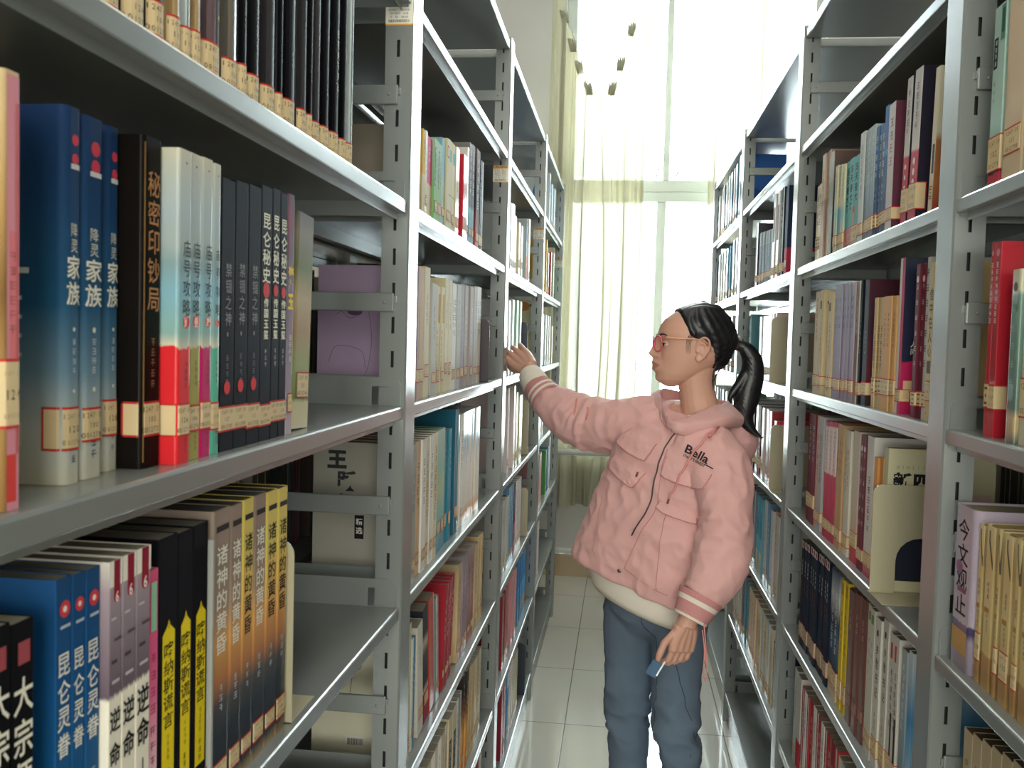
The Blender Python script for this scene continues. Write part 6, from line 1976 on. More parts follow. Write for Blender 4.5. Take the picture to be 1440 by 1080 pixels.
# her left hand: hanging, fingers curled, thumb and forefinger closed on a small blue card
W = Vector((.160, 2.058, .838))
D = Vector((-.16, -.02, -1)).normalized()
A = Vector((-.80, -.55, .10)).normalized()         # towards the thumb side
A = (A - D * A.dot(D)).normalized()
Ncr = D.cross(A).normalized()
if Ncr.y < 0: Ncr = -Ncr                            # the palm faces her thigh
for s_, ra in ((-.026, .0130), (-.009, .0150), (.009, .0150), (.026, .0135)):
    limb(mb, [tuple(W + A * s_ * .55) + (.017,), tuple(W + D * .030 + A * s_ * .85) + (ra,), tuple(W + D * .056 + A * s_ * .88) + (ra * .88,)], 10)
for s_, ln in ((.026, .066), (.009, .070), (-.009, .064), (-.026, .052)):
    finger(mb, W + D * .054 + A * s_ * .9, (D * .95 + A * .12 + Ncr * .20, D * .7 + Ncr * .75 + A * .15, D * .1 + Ncr * 1.0 + A * .2), (ln * .36, ln * .27, ln * .21), .0080)
TH = finger(mb, W + D * .016 + A * .028 + Ncr * .002, (D * .75 + A * .65, D * .95 + A * .28, D * .98 + A * .10 + Ncr * .1), (.032, .024, .019), .0088)
BLUE_AT = Vector(TH[-1][:3])

body = remeshed(mb, 'body', [SKIN, LIP], None, .0024, smooth=1)
# lips get their own colour
for p_ in body.data.polygons:
    q = p_.center - HC
    x, y, z = q.dot(HF), q.dot(HL), q.z
    if x > .088 and abs(y) < .021 - .25 * abs(z + .041) and -.0535 < z < -.031 and abs(z + .0405) < .011 * (1 - (y / .022) ** 2):
        p_.material_index = 1
place(body)
# ---------------------------------------------------------------- eyes and brows
EYEW = mat('eye_white', '#b9b0a8', rough=.2)
IRIS = mat('dark_iris', '#1c1412', rough=.15)
for sy in (1, -1):
    mb = MB()
    c = hw(.0768, sy * .0285, .0125)
    blob(mb, c, (.0102,) * 3, sub=3)
    gz = (HF + HL * .0 + HU * -.08).normalized()
    me = mb.mesh('eye', [EYEW, IRIS])
    for p_ in me.polygons:
        if (p_.center - c).normalized().dot(gz) > .74: p_.material_index = 1
    place(link('eye', me))
    mb = MB()
    for lo, hi in ((.16, 1.3), (-1.2, -.42)):
        for q in range(8):
            e0, e1 = lo + (hi - lo) * q / 8, lo + (hi - lo) * (q + 1) / 8
            for w_ in range(14):
                a0, a1 = -1.9 + 3.8 * w_ / 14, -1.9 + 3.8 * (w_ + 1) / 14
                sq = lambda e, a: hw(.0768 + .0117 * math.cos(e) * math.cos(a), sy * .0285 + .0117 * math.cos(e) * math.sin(a), .0125 + .0117 * math.sin(e))
                mb.quad(sq(e0, a0), sq(e0, a1), sq(e1, a1), sq(e1, a0))
    place(mb.build('eyelids', SKIN, recalc=False))
    mb = MB()
    mb.tube([hw(.0768 + .0126 * math.cos(a * 1.2), sy * (.0285 + .0126 * math.sin(a * 1.2)), .0148 - .0012 * a * a) for a in (-.95, -.5, 0, .5, .95)], [.0005, .0011, .0013, .0012, .0006], 6)
    place(mb.build('eyelashes', HAIRM))
    mb = MB()
    br = [(.0925, .012, .031, .0014), (.0925, .022, .035, .0022), (.0885, .034, .0365, .0020), (.081, .045, .0335, .0010)]
    P = smooth_path([tuple(hw(x, sy * y, z)) + (r_,) for x, y, z, r_ in br], 4)
    mb.tube([p[:3] for p in P], [p[3] for p in P], 6)
    place(mb.build('eyebrow', HAIRM))

# ---------------------------------------------------------------- hair: swept back cap, ponytail, band
HL_TAB = [(-.075, -.038), (-.05, -.034), (-.037, -.032), (-.010, -.028), (.012, -.018), (.024, .014), (.034, .034), (.05, .040), (.0635, .0470), (.0913, .0533), (.13, .0533)]
hm = MB()
HT = [(-.062, -.036, -.050), (-.053, -.024, -.062), (-.0473, -.02, -.070), (-.0223, .0, -.0842), (.0049, .0, -.0955), (.0219, 0, -.1020), (.0494, 0, -.0945), (.0803, 0, -.0775), (.1102, 0, -.0509), (.1165, 0, -.034)]
rings = []
for z in [-.060 + .181 * k / 60 for k in range(61)]:
    zc = min(z, .1155)
    top = max(0., (z - .1155))
    ring = []
    for k in range(96):
        t = 2 * PI * k / 96
        xf, xb, wd = interp(XF, zc)[0], interp(XB, zc)[0], interp(WD, zc)[0]
        cx = xb + (xf - xb) * .48
        c, s = math.cos(t), math.sin(t)
        e = 2 / 2.2
        cc, ss = math.copysign(abs(c) ** e, c), math.copysign(abs(s) ** e, s)
        xh = interp(HL_TAB, z)[0]
        x0 = cx + (xf - cx if c > 0 else cx - xb) * cc
        y0 = wd * ss
        inside = max(0., min(1., (xh - x0) / .012 + .35))
        off = -.007 + inside * (.0125 + .002 * math.sin(26 * t + 3 * z * 40) * (z < .1))
        back = max(0., -cc)
        zz = z
        bx = interp([(q[0], q[2]) for q in HT], z)[0]
        ex = max(0., (xb - .004) - bx) * back ** 2 if z < .11 else 0
        L_ = math.hypot(x0 - cx, y0) + 1e-6
        k_ = 1 + off / max(L_, .02)
        sh = max(0., 1 - top / .006) ** .5 if top > 0 else 1
        ring.append(hw(cx + (x0 - cx) * k_ * sh - ex, y0 * k_ * sh, zz + .0025 * inside))
    rings.append(ring)
hm.loft(rings)
hair = remeshed(hm, 'hair', [HAIRM], None, .0035, smooth=2, disp=lambda p: .0006 * math.sin(900 * (p - HC).dot(HL) * .6 + 260 * (p - HC).z))
place(hair)
pt = MB()
limb(pt, [(.262, 2.308, 1.476, .013), (.2785, 2.315, 1.4714, .0115), (.302, 2.32, 1.459, .018), (.3185, 2.325, 1.4303, .0255), (.3190, 2.33, 1.3915, .0300), (.3105, 2.33, 1.3523, .0330), (.306, 2.325, 1.3206, .0290), (.3045, 2.32, 1.2927, .0215), (.3135, 2.315, 1.2705, .0125), (.3306, 2.31, 1.2522, .0055), (.3509, 2.305, 1.2377, .0012)], 18)
limb(pt, [(.305, 2.32, 1.40, .016), (.288, 2.315, 1.372, .013), (.273, 2.31, 1.352, .009), (.2655, 2.308, 1.335, .005), (.272, 2.308, 1.325, .002)], 12)
limb(pt, [(.316, 2.322, 1.305, .010), (.322, 2.318, 1.277, .006), (.335, 2.312, 1.257, .0025), (.3535, 2.306, 1.243, .0008)], 8)
pony = remeshed(pt, 'ponytail', [HAIRM], None, .0030, smooth=2, disp=lambda p: .0007 * math.sin(1500 * (p.x * .7 + p.z * .35) + 900 * p.y))
pony.parent = hair
mb = MB()
mb.tube([Vector((.2790, 2.315, 1.4714)) + Vector((.25 * .012 * math.sin(a) * 0, .0125 * math.cos(a), .0125 * math.sin(a))) for a in [2 * PI * k / 20 for k in range(21)]], .0042, 8)
o = mb.build('hair_tie', mat('brown_hair_tie', '#4a3136', rough=.6)); o.parent = hair
mb = MB()
for q in ((.283, 2.305, 1.489), (.277, 2.306, 1.490)): blob(mb, q, (.0028,) * 3, sub=2)
o = mb.build('hair_tie_bead', mat('clear_bead', '#c9b8a8', rough=.15)); o.parent = hair
# stray strands at temple and nape
mb = MB()
rnd = random.Random(4)
for k in range(9):
    zz = rnd.uniform(-.05, -.02)
    for sy in (1, -1):
        mb.tube([hw(-.035 - .3 * abs(zz), sy * .054, zz), hw(-.033, sy * .050, zz - .03), hw(-.036 + rnd.uniform(-.004, .006), sy * .046, zz - .055)], [.0008, .0006, .0002], 5)
for sy in (1, -1):
    for q in range(4):
        x_ = .027 + .0034 * q
        mb.tube([hw(x_ - .004, sy * .0690, .034), hw(x_ + .001, sy * .0688, .020), hw(x_ + .002, sy * .0672, .006 - .002 * abs(q - 3)), hw(x_ - .001, sy * .0655, -.008 - .002 * (q % 3))], [.0009, .0006, .0004, .0001], 5)
o = mb.build('loose_strands', HAIRM); o.parent = hair

# ---------------------------------------------------------------- glasses
GP = mat('pink_glasses_plastic', '#e0526a', rough=.22, coat=.5)
GT = mat('peach_glasses_temple', '#e8a487', rough=.25, coat=.4)
LENS = bpy.data.materials.new('clear_lens')
LENS.use_nodes = True
nt = LENS.node_tree
nt.nodes.remove(nt.nodes['Principled BSDF'])
tr = nt.nodes.new('ShaderNodeBsdfTransparent')
tr.inputs[0].default_value = (.95, .93, .93, 1)
gl = nt.nodes.new('ShaderNodeBsdfGlossy')
gl.inputs['Roughness'].default_value = .03
ms = nt.nodes.new('ShaderNodeMixShader')
ms.inputs[0].default_value = .035
nt.links.new(tr.outputs[0], ms.inputs[1]); nt.links.new(gl.outputs[0], ms.inputs[2])
nt.links.new(ms.outputs[0], nt.nodes['Material Output'].inputs[0])
gl_ = MB()
for sy in (1, -1):
    pts = []
    for k in range(25):
        a = 2 * PI * k / 24
        c, s = math.cos(a), math.sin(a)
        yy = .033 + .0225 * math.copysign(abs(c) ** .75, c)
        zz = .0125 + .0185 * math.copysign(abs(s) ** .75, s)
        pts.append(hw(.1035 - .30 * max(0, yy - .012) ** 1.15, sy * yy, zz))
    gl_.tube(pts, .0019, 8)
gl_.tube([hw(.1035, .0105, .018), hw(.106, .004, .021), hw(.106, -.004, .021), hw(.1035, -.0105, .018)], .0018, 8)
glasses = place(gl_.build('glasses', GP))
for sy in (1, -1):
    mb = MB()
    mb.tube([hw(.0895, sy * .055, .027), hw(.083, sy * .0640, .028), hw(.05, sy * .0715, .0265), (hw(.02, sy * .0735, .0255)), hw(-.002, sy * .0735, .0245), hw(-.016, sy * .0735, .012), hw(-.021, sy * .073, -.002)], [.0022, .0022, .0018, .0017, .0017, .0015, .0012], 8)
    o = mb.build('temple_arm', GT, None); o.parent = glasses
    mb = MB()
    ring = []
    for k in range(24):
        a = 2 * PI * k / 24
        c, s = math.cos(a), math.sin(a)
        yy = .033 + .0215 * math.copysign(abs(c) ** .75, c)
        zz = .0125 + .0175 * math.copysign(abs(s) ** .75, s)
        ring.append(hw(.1034 - .30 * max(0, yy - .012) ** 1.15, sy * yy, zz))
    mb.poly(ring)
    o = mb.build('lens', LENS, None, recalc=False); o.parent = glasses

# ---------------------------------------------------------------- jacket
ta = Vector((.27, -.02, .962)).normalized()
tr_ = Vector((-.76, .56, .40))
tr_ = (tr_ - ta * tr_.dot(ta)).normalized()
tf = ta.cross(tr_).normalized()
if tf.y > 0: tf = -tf
JR = [  # distance up the spine, centre, half-width, half-depth
    (0.00, (.054, 2.306, .868), .190, .098), (.02, (.056, 2.306, .878), .192, .102), (.10, (.070, 2.306, .930), .186, .108), (.20, (.092, 2.306, 1.008), .178, .108),
    (.32, (.120, 2.306, 1.105), .170, .108), (.42, (.143, 2.308, 1.195), .162, .106), (.48, (.157, 2.312, 1.240), .142, .094), (.525, (.166, 2.316, 1.275), .100, .076), (.55, (.172, 2.318, 1.292), .070, .064)]
jm = MB()
rings = []
for k in range(45):
    s = .55 * k / 44
    t = interp([(q[0],) + q[1] + (q[2], q[3]) for q in JR], s)
    c, wd, dp = Vector(t[:3]), t[3], t[4]
    ring = []
    for j in range(64):
        a = 2 * PI * j / 64
        ca, sa = math.cos(a), math.sin(a)
        e = 2 / 2.5
        ring.append(c + tr_ * wd * math.copysign(abs(ca) ** e, ca) + tf * dp * math.copysign(abs(sa) ** e, sa))
    rings.append(ring)
jm.loft(rings)
RS = [(.115, 2.345, 1.235, .092), (.060, 2.372, 1.252, .082), (.0, 2.40, 1.250, .074), (-.062, 2.43, 1.246, .072), (-.108, 2.452, 1.254, .070), (-.150, 2.472, 1.275, .062), (-.188, 2.49, 1.302, .050), (-.214, 2.508, 1.325, .038)]
LS = [(.175, 2.265, 1.220, .080), (.222, 2.222, 1.198, .074), (.243, 2.180, 1.155, .067), (.2465, 2.150, 1.095, .063), (.243, 2.125, 1.035, .062), (.234, 2.102, .975, .062), (.210, 2.082, .925, .053), (.190, 2.072, .895, .043)]
limb(jm, RS, 22)
limb(jm, LS, 22)
# shoulder seam fullness and the hood lying on the back
blob(jm, (.275, 2.375, 1.235), (.070, .060, .085), Euler((0, R(-18), R(-35))).to_matrix())
blob(jm, (.235, 2.375, 1.275), (.075, .055, .045), Euler((0, R(10), R(-35))).to_matrix())
def cloth_noise(p):
    q = Vector((p.x * 1.0, p.y * 1.0, p.z * .8))
    d = .0
    # long soft folds
    f1 = noise.noise(Vector((p.x * 9 + p.z * 7, p.y * 7, p.z * 9 - p.x * 6)))
    f2 = noise.noise(Vector((p.x * 22 - p.z * 14, p.y * 16, p.z * 20 + p.x * 10)))
    f3 = noise.noise(Vector((p.x * 34 + p.z * 22, p.y * 26, p.z * 16 - p.x * 18)))
    d += .0070 * f1 + .0050 * (.5 - abs(f2) * 2.0) + .0018 * (.4 - abs(f3) * 1.8)
    # rings of gathers along both sleeves
    for PTS, lo, hi in ((RS, 2, 7), (LS, 2, 7)):
        best = 9
        for k in range(lo, hi):
            a, b = Vector(PTS[k][:3]), Vector(PTS[k + 1][:3])
            t = max(0, min(1, (p - a).dot(b - a) / (b - a).length_squared))
            dist = (p - (a + (b - a) * t)).length
            if dist < best:
                best, s = dist, k + t
        if best < .10:
            g = noise.noise(Vector((s * 2.1, p.z * 11, p.x * 9))) * 3
            amp_ = max(0., noise.noise(Vector((p.x * 13 + 5, p.y * 13, p.z * 9))) + .25)
            d += .0062 * amp_ * math.sin(s * 6.0 + g * 1.4) * min(1, (s - lo) / 1.2)
    return d


jacket = remeshed(jm, 'jacket', [PINK], None, .0045, smooth=4, disp=cloth_noise)
place(jacket)
from mathutils.bvhtree import BVHTree
JB = BVHTree.FromPolygons([v.co.copy() for v in jacket.data.vertices], [tuple(p.vertices) for p in jacket.data.polygons])


def on_cloth(p, lift=.0):
    """nearest point of the jacket front to a point given in the chest plane"""
    p = Vector(p)
    co, no, i, d = JB.ray_cast(p + tf * .25, -tf)
    if co is None or (co - p).length > .16:
        co, no, i, d = JB.find_nearest(p)
    return co + no * lift, no


def onj(o):
    o.parent = jacket
    return o


def patch(name, corners, thick, mats, nu=10, nv=6, rc=.0):
    """a piece of cloth lying on the jacket between four corners"""
    a, b, c, d = [Vector(q) for q in corners]     # top left, top right, bottom right, bottom left
    mb = MB()
    top, bot = [], []
    for j in range(nv + 1):
        v = j / nv
        rt, rb = [], []
        for i in range(nu + 1):
            u = i / nu
            uu = u
            vv = v
            p = (a * (1 - uu) + b * uu) * (1 - vv) + (d * (1 - uu) + c * uu) * vv
            # dip of the free edge
            p = p - ta * rc * (math.sin(PI * u) ** .6) * v
            q, n = on_cloth(p, .0)
            puff = thick * (.45 + .75 * v)
            rt.append(tuple(q + n * puff))
            rb.append(tuple(q - n * .004))
        top.append(rt); bot.append(rb)
    for j in range(nv):
        for i in range(nu):
            mb.quad(top[j][i], top[j][i + 1], top[j + 1][i + 1], top[j + 1][i])
    edge = [(0, i) for i in range(nu + 1)] + [(j, nu) for j in range(1, nv + 1)] + [(nv, i) for i in range(nu - 1, -1, -1)] + [(j, 0) for j in range(nv - 1, 0, -1)]
    for k in range(len(edge)):
        (j0, i0), (j1, i1) = edge[k], edge[(k + 1) % len(edge)]
        mb.quad(top[j0][i0], top[j1][i1], bot[j1][i1], bot[j0][i0])
    o = onj(mb.build(name, mats, None))
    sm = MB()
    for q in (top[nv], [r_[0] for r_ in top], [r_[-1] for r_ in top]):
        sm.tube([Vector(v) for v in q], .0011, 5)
    onj(sm.build('flap_shade_stitching', PINKD, None))  # stitching cord, coloured darker to stand in for missing shade at the edges
    return o
JDET = {'flaps': [('pocket_flap', [(0.0051, 2.2576, 1.2588), (0.0768, 2.2041, 1.2289), (0.0548, 2.2117, 1.1862), (-0.0199, 2.2685, 1.2234)]), ('pocket_flap', [(-0.0241, 2.2664, 1.1935), (0.0524, 2.2085, 1.1574), (0.0299, 2.2178, 1.1224), (-0.0354, 2.2685, 1.1611)]), ('pocket_flap', [(0.1019, 2.1825, 1.202), (0.2017, 2.1103, 1.1744), (0.1904, 2.1121, 1.1395), (0.0934, 2.1809, 1.158)]), ('pocket_flap', [(0.0901, 2.173, 1.0983), (0.1767, 2.1103, 1.074), (0.1588, 2.1197, 1.0582), (0.0825, 2.1752, 1.0807)])], 'zip': [(0.1222, 2.1831, 1.2867), (0.11, 2.187, 1.2607), (0.0964, 2.1906, 1.2278), (0.0829, 2.1921, 1.1831), (0.0744, 2.1899, 1.1355), (0.0674, 2.1874, 1.0931), (0.0506, 2.1914, 1.049), (0.0268, 2.2003, 1.0066)], 'zip2': [(0.0883, 2.2166, 1.3492), (0.1002, 2.205, 1.3282), (0.1137, 2.1924, 1.3076), (0.1221, 2.1841, 1.2917)], 'strings': [[(0.0882, 2.2169, 1.3508), (0.0759, 2.22, 1.3196), (0.0654, 2.2207, 1.2815), (0.0567, 2.219, 1.2368), (0.0462, 2.219, 1.1952), (0.0373, 2.2186, 1.157)], [(0.2096, 2.1278, 1.3092), (0.1848, 2.1373, 1.2667), (0.1584, 2.146, 1.2121), (0.1346, 2.1539, 1.1636), (0.1211, 2.1583, 1.1357), (0.1123, 2.1597, 1.1083)]], 'seams': [[(0.1014, 2.1862, 1.2217), (0.0912, 2.1859, 1.1791), (0.0863, 2.1794, 1.1207), (0.0779, 2.1765, 1.0701), (0.0435, 2.189, 1.0064), (0.0107, 2.1974, 0.9254)], [(0.0107, 2.1974, 0.9254), (0.0991, 2.1306, 0.8835), (0.1765, 2.076, 0.8708)], [(-0.0446, 2.2763, 1.1703), (-0.054, 2.2678, 1.0825), (-0.0618, 2.2598, 1.0038), (-0.067, 2.2545, 0.9514)], [(0.1091, 2.1617, 1.1079), (0.0951, 2.1584, 1.0323), (0.0859, 2.1521, 0.9576), (0.0828, 2.1431, 0.8925)]], 'snaps': [(0.1335, 2.1737, 1.2763), (0.1114, 2.1877, 1.2708), (-0.001, 2.2041, 0.9179)], 't1': ((0.1358, 2.1618, 1.2151), (0.203, 2.1115, 1.1865), 0.0235), 't2': ((0.1344, 2.1615, 1.2075), (0.1857, 2.1235, 1.1882), 0.0072), 'jseams': [[[0.0584, 2.22, 0.8233], [0.0688, 2.22, 0.7663], [0.0797, 2.22, 0.697], [0.0885, 2.22, 0.6363], [0.0965, 2.22, 0.6017]], [[0.151, 2.22, 0.7019], [0.1629, 2.22, 0.6504], [0.1715, 2.22, 0.5985], [0.1832, 2.22, 0.5556], [0.1876, 2.22, 0.4769]], [[0.0828, 2.22, 0.6007], [0.0849, 2.22, 0.5392], [0.0798, 2.22, 0.4327]]]}
# ---------------------------------------------------------------- what is sewn on the jacket (points in the room, snapped to the cloth)
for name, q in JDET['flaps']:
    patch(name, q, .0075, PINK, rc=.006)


def cord(name, pts, r, m, lift, n=8):
    P = smooth_path([tuple(p) for p in pts], 5)
    mb = MB()
    mb.tube([on_cloth(p, lift)[0] for p in P], r, n)
    return onj(mb.build(name, m, None))


ZIP = mat('zipper_teeth', '#4a4246', rough=.4, metal=.3)
cord('zipper', JDET['zip'], .0018, ZIP, .0012, 6)
cord('collar_zipper', JDET['zip2'], .0014, ZIP, .0012, 6)
CORDM = mat('pink_cord', '#d98f8c', rough=.7)
for q in JDET['strings']:
    o = cord('drawstring', q, .0026, CORDM, .0110)
    e, n = on_cloth(q[-1], .0105)
    mb = MB(); mb.tube([e, e - ta * .012], .0026, 8); s_ = mb.build('cord_tip', mat('cord_tip_dark', '#7a4a44', rough=.4)); s_.parent = jacket
for q in JDET['seams']:
    cord('seam', q, .0009, PINKD, .0008, 5)
SNAP = mat('brushed_snap', '#8a807c', rough=.3, metal=.9)
for q in JDET['snaps']:
    p, n = on_cloth(q, .001)
    mb = MB()
    blob(mb, p, (.0055, .0055, .0022), n.to_track_quat('Z', 'Y').to_matrix(), sub=2)
    onj(mb.build('snap_button', SNAP))
# lettering on the left chest
k1 = text_job('Bella_', 1., bold=.02)
k2 = text_job("ITALY'S FINEST", 1., bold=.02)
text_flush()
JINK = mat('jacket_lettering_black', '#1c1719', rough=.6)
mb = MB()
for key, p0, p1, hgt in ((k1, JDET['t1'][0], JDET['t1'][1], JDET['t1'][2]), (k2, JDET['t2'][0], JDET['t2'][1], JDET['t2'][2])):
    vs, fs, h, wd = TEXTS[key][1]
    p0, p1 = Vector(p0), Vector(p1)
    ex = (p1 - p0) / wd
    ez = (ta - ex.normalized() * ta.dot(ex.normalized())).normalized() * (hgt / h)
    i = len(mb.v)
    for a, b, c in vs:
        q, n = on_cloth(p0 + ex * (a + wd / 2) + ez * (c + h), .0014)
        mb.v.append(tuple(q))
    for f in fs:
        mb.f.append(tuple(i + k for k in f)); mb.m.append(0); mb.sm.append(False)
onj(mb.build('chest_lettering', JINK, None, recalc=False))


# the hood, thrown back: a thick soft collar round the neck opening
HE = [(0.1227, 2.195, 1.2891), (0.1668, 2.215, 1.301), (0.2223, 2.265, 1.3217), (0.2624, 2.34, 1.3288), (0.2385, 2.4, 1.3316), (0.1675, 2.42, 1.3428), (0.1052, 2.38, 1.3538), (0.1005, 2.29, 1.3281)]
HO = [(0.1233, 2.186, 1.2815), (0.1821, 2.19, 1.2833), (0.2581, 2.23, 1.298), (0.3139, 2.35, 1.2906), (0.2888, 2.44, 1.3068), (0.1522, 2.46, 1.327), (0.0755, 2.39, 1.334), (0.0992, 2.275, 1.2957)]


def closed(pts, per=6):
    n = len(pts)
    out = []
    for k in range(n):
        p0, p1, p2, p3 = pts[(k - 1) % n], pts[k], pts[(k + 1) % n], pts[(k + 2) % n]
        for j in range(per):
            f = j / per
            out.append(Vector([.5 * (2 * p1[i] + (p2[i] - p0[i]) * f + (2 * p0[i] - 5 * p1[i] + 4 * p2[i] - p3[i]) * f * f + (3 * p1[i] - p0[i] - 3 * p2[i] + p3[i]) * f ** 3) for i in range(3)]))
    return out


mb = MB()
e_, o_ = closed(HE), closed(HO)
cc = Vector((.185, 2.32, 1.28))
rows_ = []
for k in range(len(e_)):
    E_, O_ = e_[k], o_[k]
    inn = Vector((cc.x, cc.y, E_.z)) - E_
    inn.normalize()
    m1 = E_.lerp(O_, .30) + Vector((0, 0, .001))
    m2 = E_.lerp(O_, .70) + Vector((0, 0, .001)) - inn * .004
    wob = .0025 * math.sin(k * 1.3) + .0015 * math.sin(k * 2.9)
    rows_.append([E_ + Vector((0, 0, -.030)) - inn * .002, E_ + Vector((0, 0, -.008)) + inn * .002, E_ + Vector((0, 0, .002)), m1 + Vector((0, 0, wob)), m2 - inn * wob, O_ - inn * .003, O_ + Vector((0, 0, -.016)) - inn * .002, O_ + Vector((0, 0, -.030)) + inn * .012])
rows_.append(rows_[0])
mb.loft([list(r) for r in rows_], 0, True, False)
o = remeshed(mb, 'hood', [PINK], None, .0045, smooth=4, disp=lambda p: .0022 * noise.noise(p * 26))
onj(o)


# cuffs: ribbed bands with pale stripes, plus the jersey cuff showing inside the right one
def band(name, pts, mats, n=22, ribs=.0006):
    """pts: centre, radius, material of the stretch that follows"""
    mb = MB()
    C = [Vector(p[:3]) for p in pts]
    ax = (C[-1] - C[0]).normalized()
    u = ax.orthogonal().normalized()
    v = ax.cross(u)
    rings = []
    for c, p in zip(C, pts):
        rings.append([c + (u * math.cos(2 * PI * j / 44) + v * math.sin(2 * PI * j / 44)) * (p[3] + ribs * (j % 2)) for j in range(44)])
    for k in range(len(rings) - 1):
        mb.loft([rings[k], rings[k + 1]], pts[k][4], True, False)
    return onj(mb.build(name, mats, None, recalc=False))


def lerp(a, b, t):
    return tuple(Vector(a) + (Vector(b) - Vector(a)) * t)


STRIPE = mat('white_rib_stripe', '#e6d8ce', rough=.85)
a, b = (-.198, 2.494, 1.308), (-.238, 2.530, 1.346)
band('cuff', [lerp(a, b, 0) + (.047, 0), lerp(a, b, .12) + (.0465, 1), lerp(a, b, .26) + (.045, 0), lerp(a, b, .40) + (.044, 1), lerp(a, b, .52) + (.043, 0), lerp(a, b, 1.) + (.0365, 0), lerp(a, b, .98) + (.0325, 0), lerp(a, b, .6) + (.030, 0)], [PINKD, STRIPE])
a, b = (-.230, 2.520, 1.338), (-.256, 2.562, 1.373)
band('inner_cuff', [lerp(a, b, 0) + (.0375, 0), lerp(a, b, .3) + (.0385, 0), lerp(a, b, .7) + (.0365, 0), lerp(a, b, 1.) + (.0325, 0), lerp(a, b, 1.02) + (.0285, 0), lerp(a, b, .7) + (.0265, 0)], [CREAM])
a, b = (.1925, 2.075, .905), (.1680, 2.0615, .8545)
band('cuff', [lerp(a, b, 0) + (.052, 0), lerp(a, b, .14) + (.050, 0), lerp(a, b, .24) + (.048, 1), lerp(a, b, .42) + (.0455, 0), lerp(a, b, .90) + (.0400, 1), lerp(a, b, 1.) + (.0385, 1), lerp(a, b, .98) + (.034, 0), lerp(a, b, .5) + (.033, 0)], [PINKD, STRIPE])
# cords on the sleeves
mb = MB()
mb.tube([(-.115, 2.400, 1.318), (-.118, 2.392, 1.29), (-.121, 2.388, 1.262), (-.123, 2.388, 1.245)], .0022, 7)
onj(mb.build('sleeve_cord', CORDM))
mb = MB()
mb.tube([(-.085, 2.375, 1.300), (-.083, 2.370, 1.285), (-.088, 2.368, 1.268)], .0022, 7)
onj(mb.build('sleeve_cord', CORDM))
mb = MB()
P = smooth_path([(.196, 2.035, .862), (.203, 2.03, .80), (.207, 2.03, .745), (.2035, 2.03, .728), (.199, 2.03, .745), (.200, 2.03, .795), (.194, 2.032, .84)], 5)
mb.tube(P, .0014, 6)
onj(mb.build('cuff_cord', CORDM))

# ---------------------------------------------------------------- jersey showing at the hem and neck
mb = MB()
rings = []
for c, wd, dp in (((.066, 2.306, .890), .150, .088), ((.068, 2.306, .850), .158, .094), ((.072, 2.306, .822), .156, .094), ((.074, 2.306, .806), .150, .090), ((.074, 2.306, .808), .140, .082)):
    c = Vector(c)
    rings.append([c + tr_ * wd * math.cos(2 * PI * j / 56) + tf * dp * math.sin(2 * PI * j / 56) for j in range(56)])
mb.loft(rings, 0, True, False)
place(mb.build('undershirt', CREAM, None, recalc=False))
mb = MB()
N1 = [hw(-.016, 0, -.150) + (HF * math.cos(a) * .056 + HL * math.sin(a) * .055) + Vector((0, 0, .012 * -math.cos(a))) for a in [2 * PI * k / 40 for k in range(40)]]
N2 = [p + Vector((0, 0, -.03)) + (p - Vector((.19, 2.32, p.z))) * .25 for p in N1]
mb.loft([N2, N1], 0, True, False)
place(mb.build('undershirt_collar', CREAM, None, recalc=False))

# ---------------------------------------------------------------- jeans and trainers
jn = MB()
blob(jn, (.090, 2.325, .835), (.108, .100, .115))
limb(jn, [(.070, 2.340, .86, .088), (.050, 2.352, .78, .078), (.038, 2.36, .70, .0635), (.0385, 2.36, .61, .0590), (.0420, 2.352, .53, .0560), (.0440, 2.350, .47, .0510), (.0475, 2.358, .41, .0505), (.048, 2.37, .30, .052), (.046, 2.38, .18, .055), (.045, 2.38, .085, .057)], 22)
limb(jn, [(.135, 2.305, .86, .088), (.158, 2.285, .79, .075), (.158, 2.275, .70, .0660), (.157, 2.265, .61, .0600), (.160, 2.245, .54, .0570), (.170, 2.240, .48, .0500), (.178, 2.262, .41, .0470), (.180, 2.28, .30, .050), (.178, 2.30, .18, .054), (.177, 2.30, .085, .056)], 22)


def denim_folds(p):
    d = .0030 * noise.noise(Vector((p.x * 16, p.y * 12, p.z * 7)))
    f = noise.noise(Vector((p.x * 14 + p.z * 10, p.y * 12, p.z * 24)))
    k = math.exp(-((p.z - .52) / .12) ** 2) + .45 * math.exp(-((p.z - .80) / .06) ** 2) + .5 * math.exp(-((p.z - .15) / .1) ** 2)
    return d + .0105 * k * (.6 - abs(f) * 2.0)


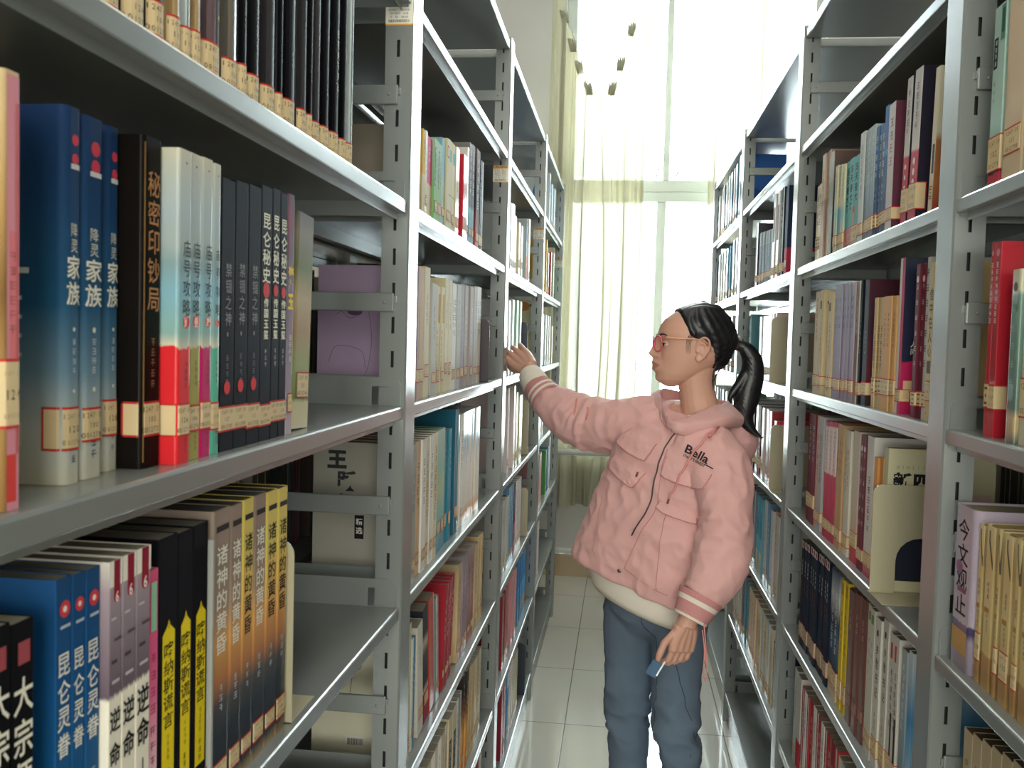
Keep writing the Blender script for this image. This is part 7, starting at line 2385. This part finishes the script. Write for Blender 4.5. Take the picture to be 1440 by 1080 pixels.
jeans = remeshed(jn, 'jeans', [DENIM], None, .0060, smooth=5, disp=denim_folds)
place(jeans)
KB = BVHTree.FromPolygons([v.co.copy() for v in jeans.data.vertices], [tuple(p.vertices) for p in jeans.data.polygons])
for pts in JDET['jseams']:
    P = smooth_path(pts, 6)
    mb = MB()
    mb.tube([KB.find_nearest(Vector(p))[0] + Vector((0, -.0002, 0)) for p in P], .0009, 5)
    o = mb.build('seam', mat('denim_seam', '#2f3a48', rough=.9)); o.parent = jeans
SHOE = mat('white_trainer', '#d8d6d2', rough=.5)
SOLE = mat('trainer_sole', '#b9b7b2', rough=.6)
for fx, fy in ((.045, 2.38), (.176, 2.30)):
    sh = MB()
    limb(sh, [(fx, fy + .045, .052, .036), (fx - .005, fy - .02, .055, .042), (fx - .02, fy - .09, .046, .040), (fx - .035, fy - .15, .040, .033), (fx - .042, fy - .185, .036, .022)], 16)
    o = place(remeshed(sh, 'trainer', [SHOE], None, .006, smooth=4))
    mb = MB()
    rings = []
    for z in (.001, .022):
        rings.append([(fx - .018 + (.043 - .006 * math.sin(a)) * math.cos(a) + .20 * (fy - .07 - (fy - .07 + .142 * math.sin(a))) * -.15, fy - .07 + .142 * math.sin(a), z) for a in [2 * PI * k / 32 for k in range(32)]])
    mb.loft(rings)
    s_ = mb.build('sole', SOLE, None); s_.parent = o; s_.matrix_parent_inverse = Matrix.Identity(4)
# ---------------------------------------------------------------- the small blue thing between thumb and fingers
o = empty('card', BLUE_AT)
tag(o, 'small glossy blue card pinched in the girl\'s lowered left hand', 'card')
mb = MB()
bm = bmesh.new()
bmesh.ops.create_cube(bm, size=1, matrix=Matrix.Rotation(R(28), 4, 'Y') @ Matrix.Diagonal((.026, .0030, .036, 1)))
bmesh.ops.bevel(bm, geom=bm.edges[:], offset=.0012, segments=2, affect='EDGES')
for v in bm.verts: v.co += Vector((-.006, -.009, -.014))
mb.bm(bm); bm.free()
mb.build('sleeve', mat('blue_card_plastic', '#24557c', rough=.3, coat=.2), o)
mb = MB()
bm = bmesh.new()
bmesh.ops.create_cube(bm, size=1, matrix=Matrix.Rotation(R(28), 4, 'Y') @ Matrix.Diagonal((.0035, .0036, .037, 1)))
for v in bm.verts: v.co += Vector((.0075, -.009, -.0125))
mb.bm(bm); bm.free()
mb.build('silver_edge', mat('silver_edge', '#c9d2d8', rough=.2, metal=.6), o)
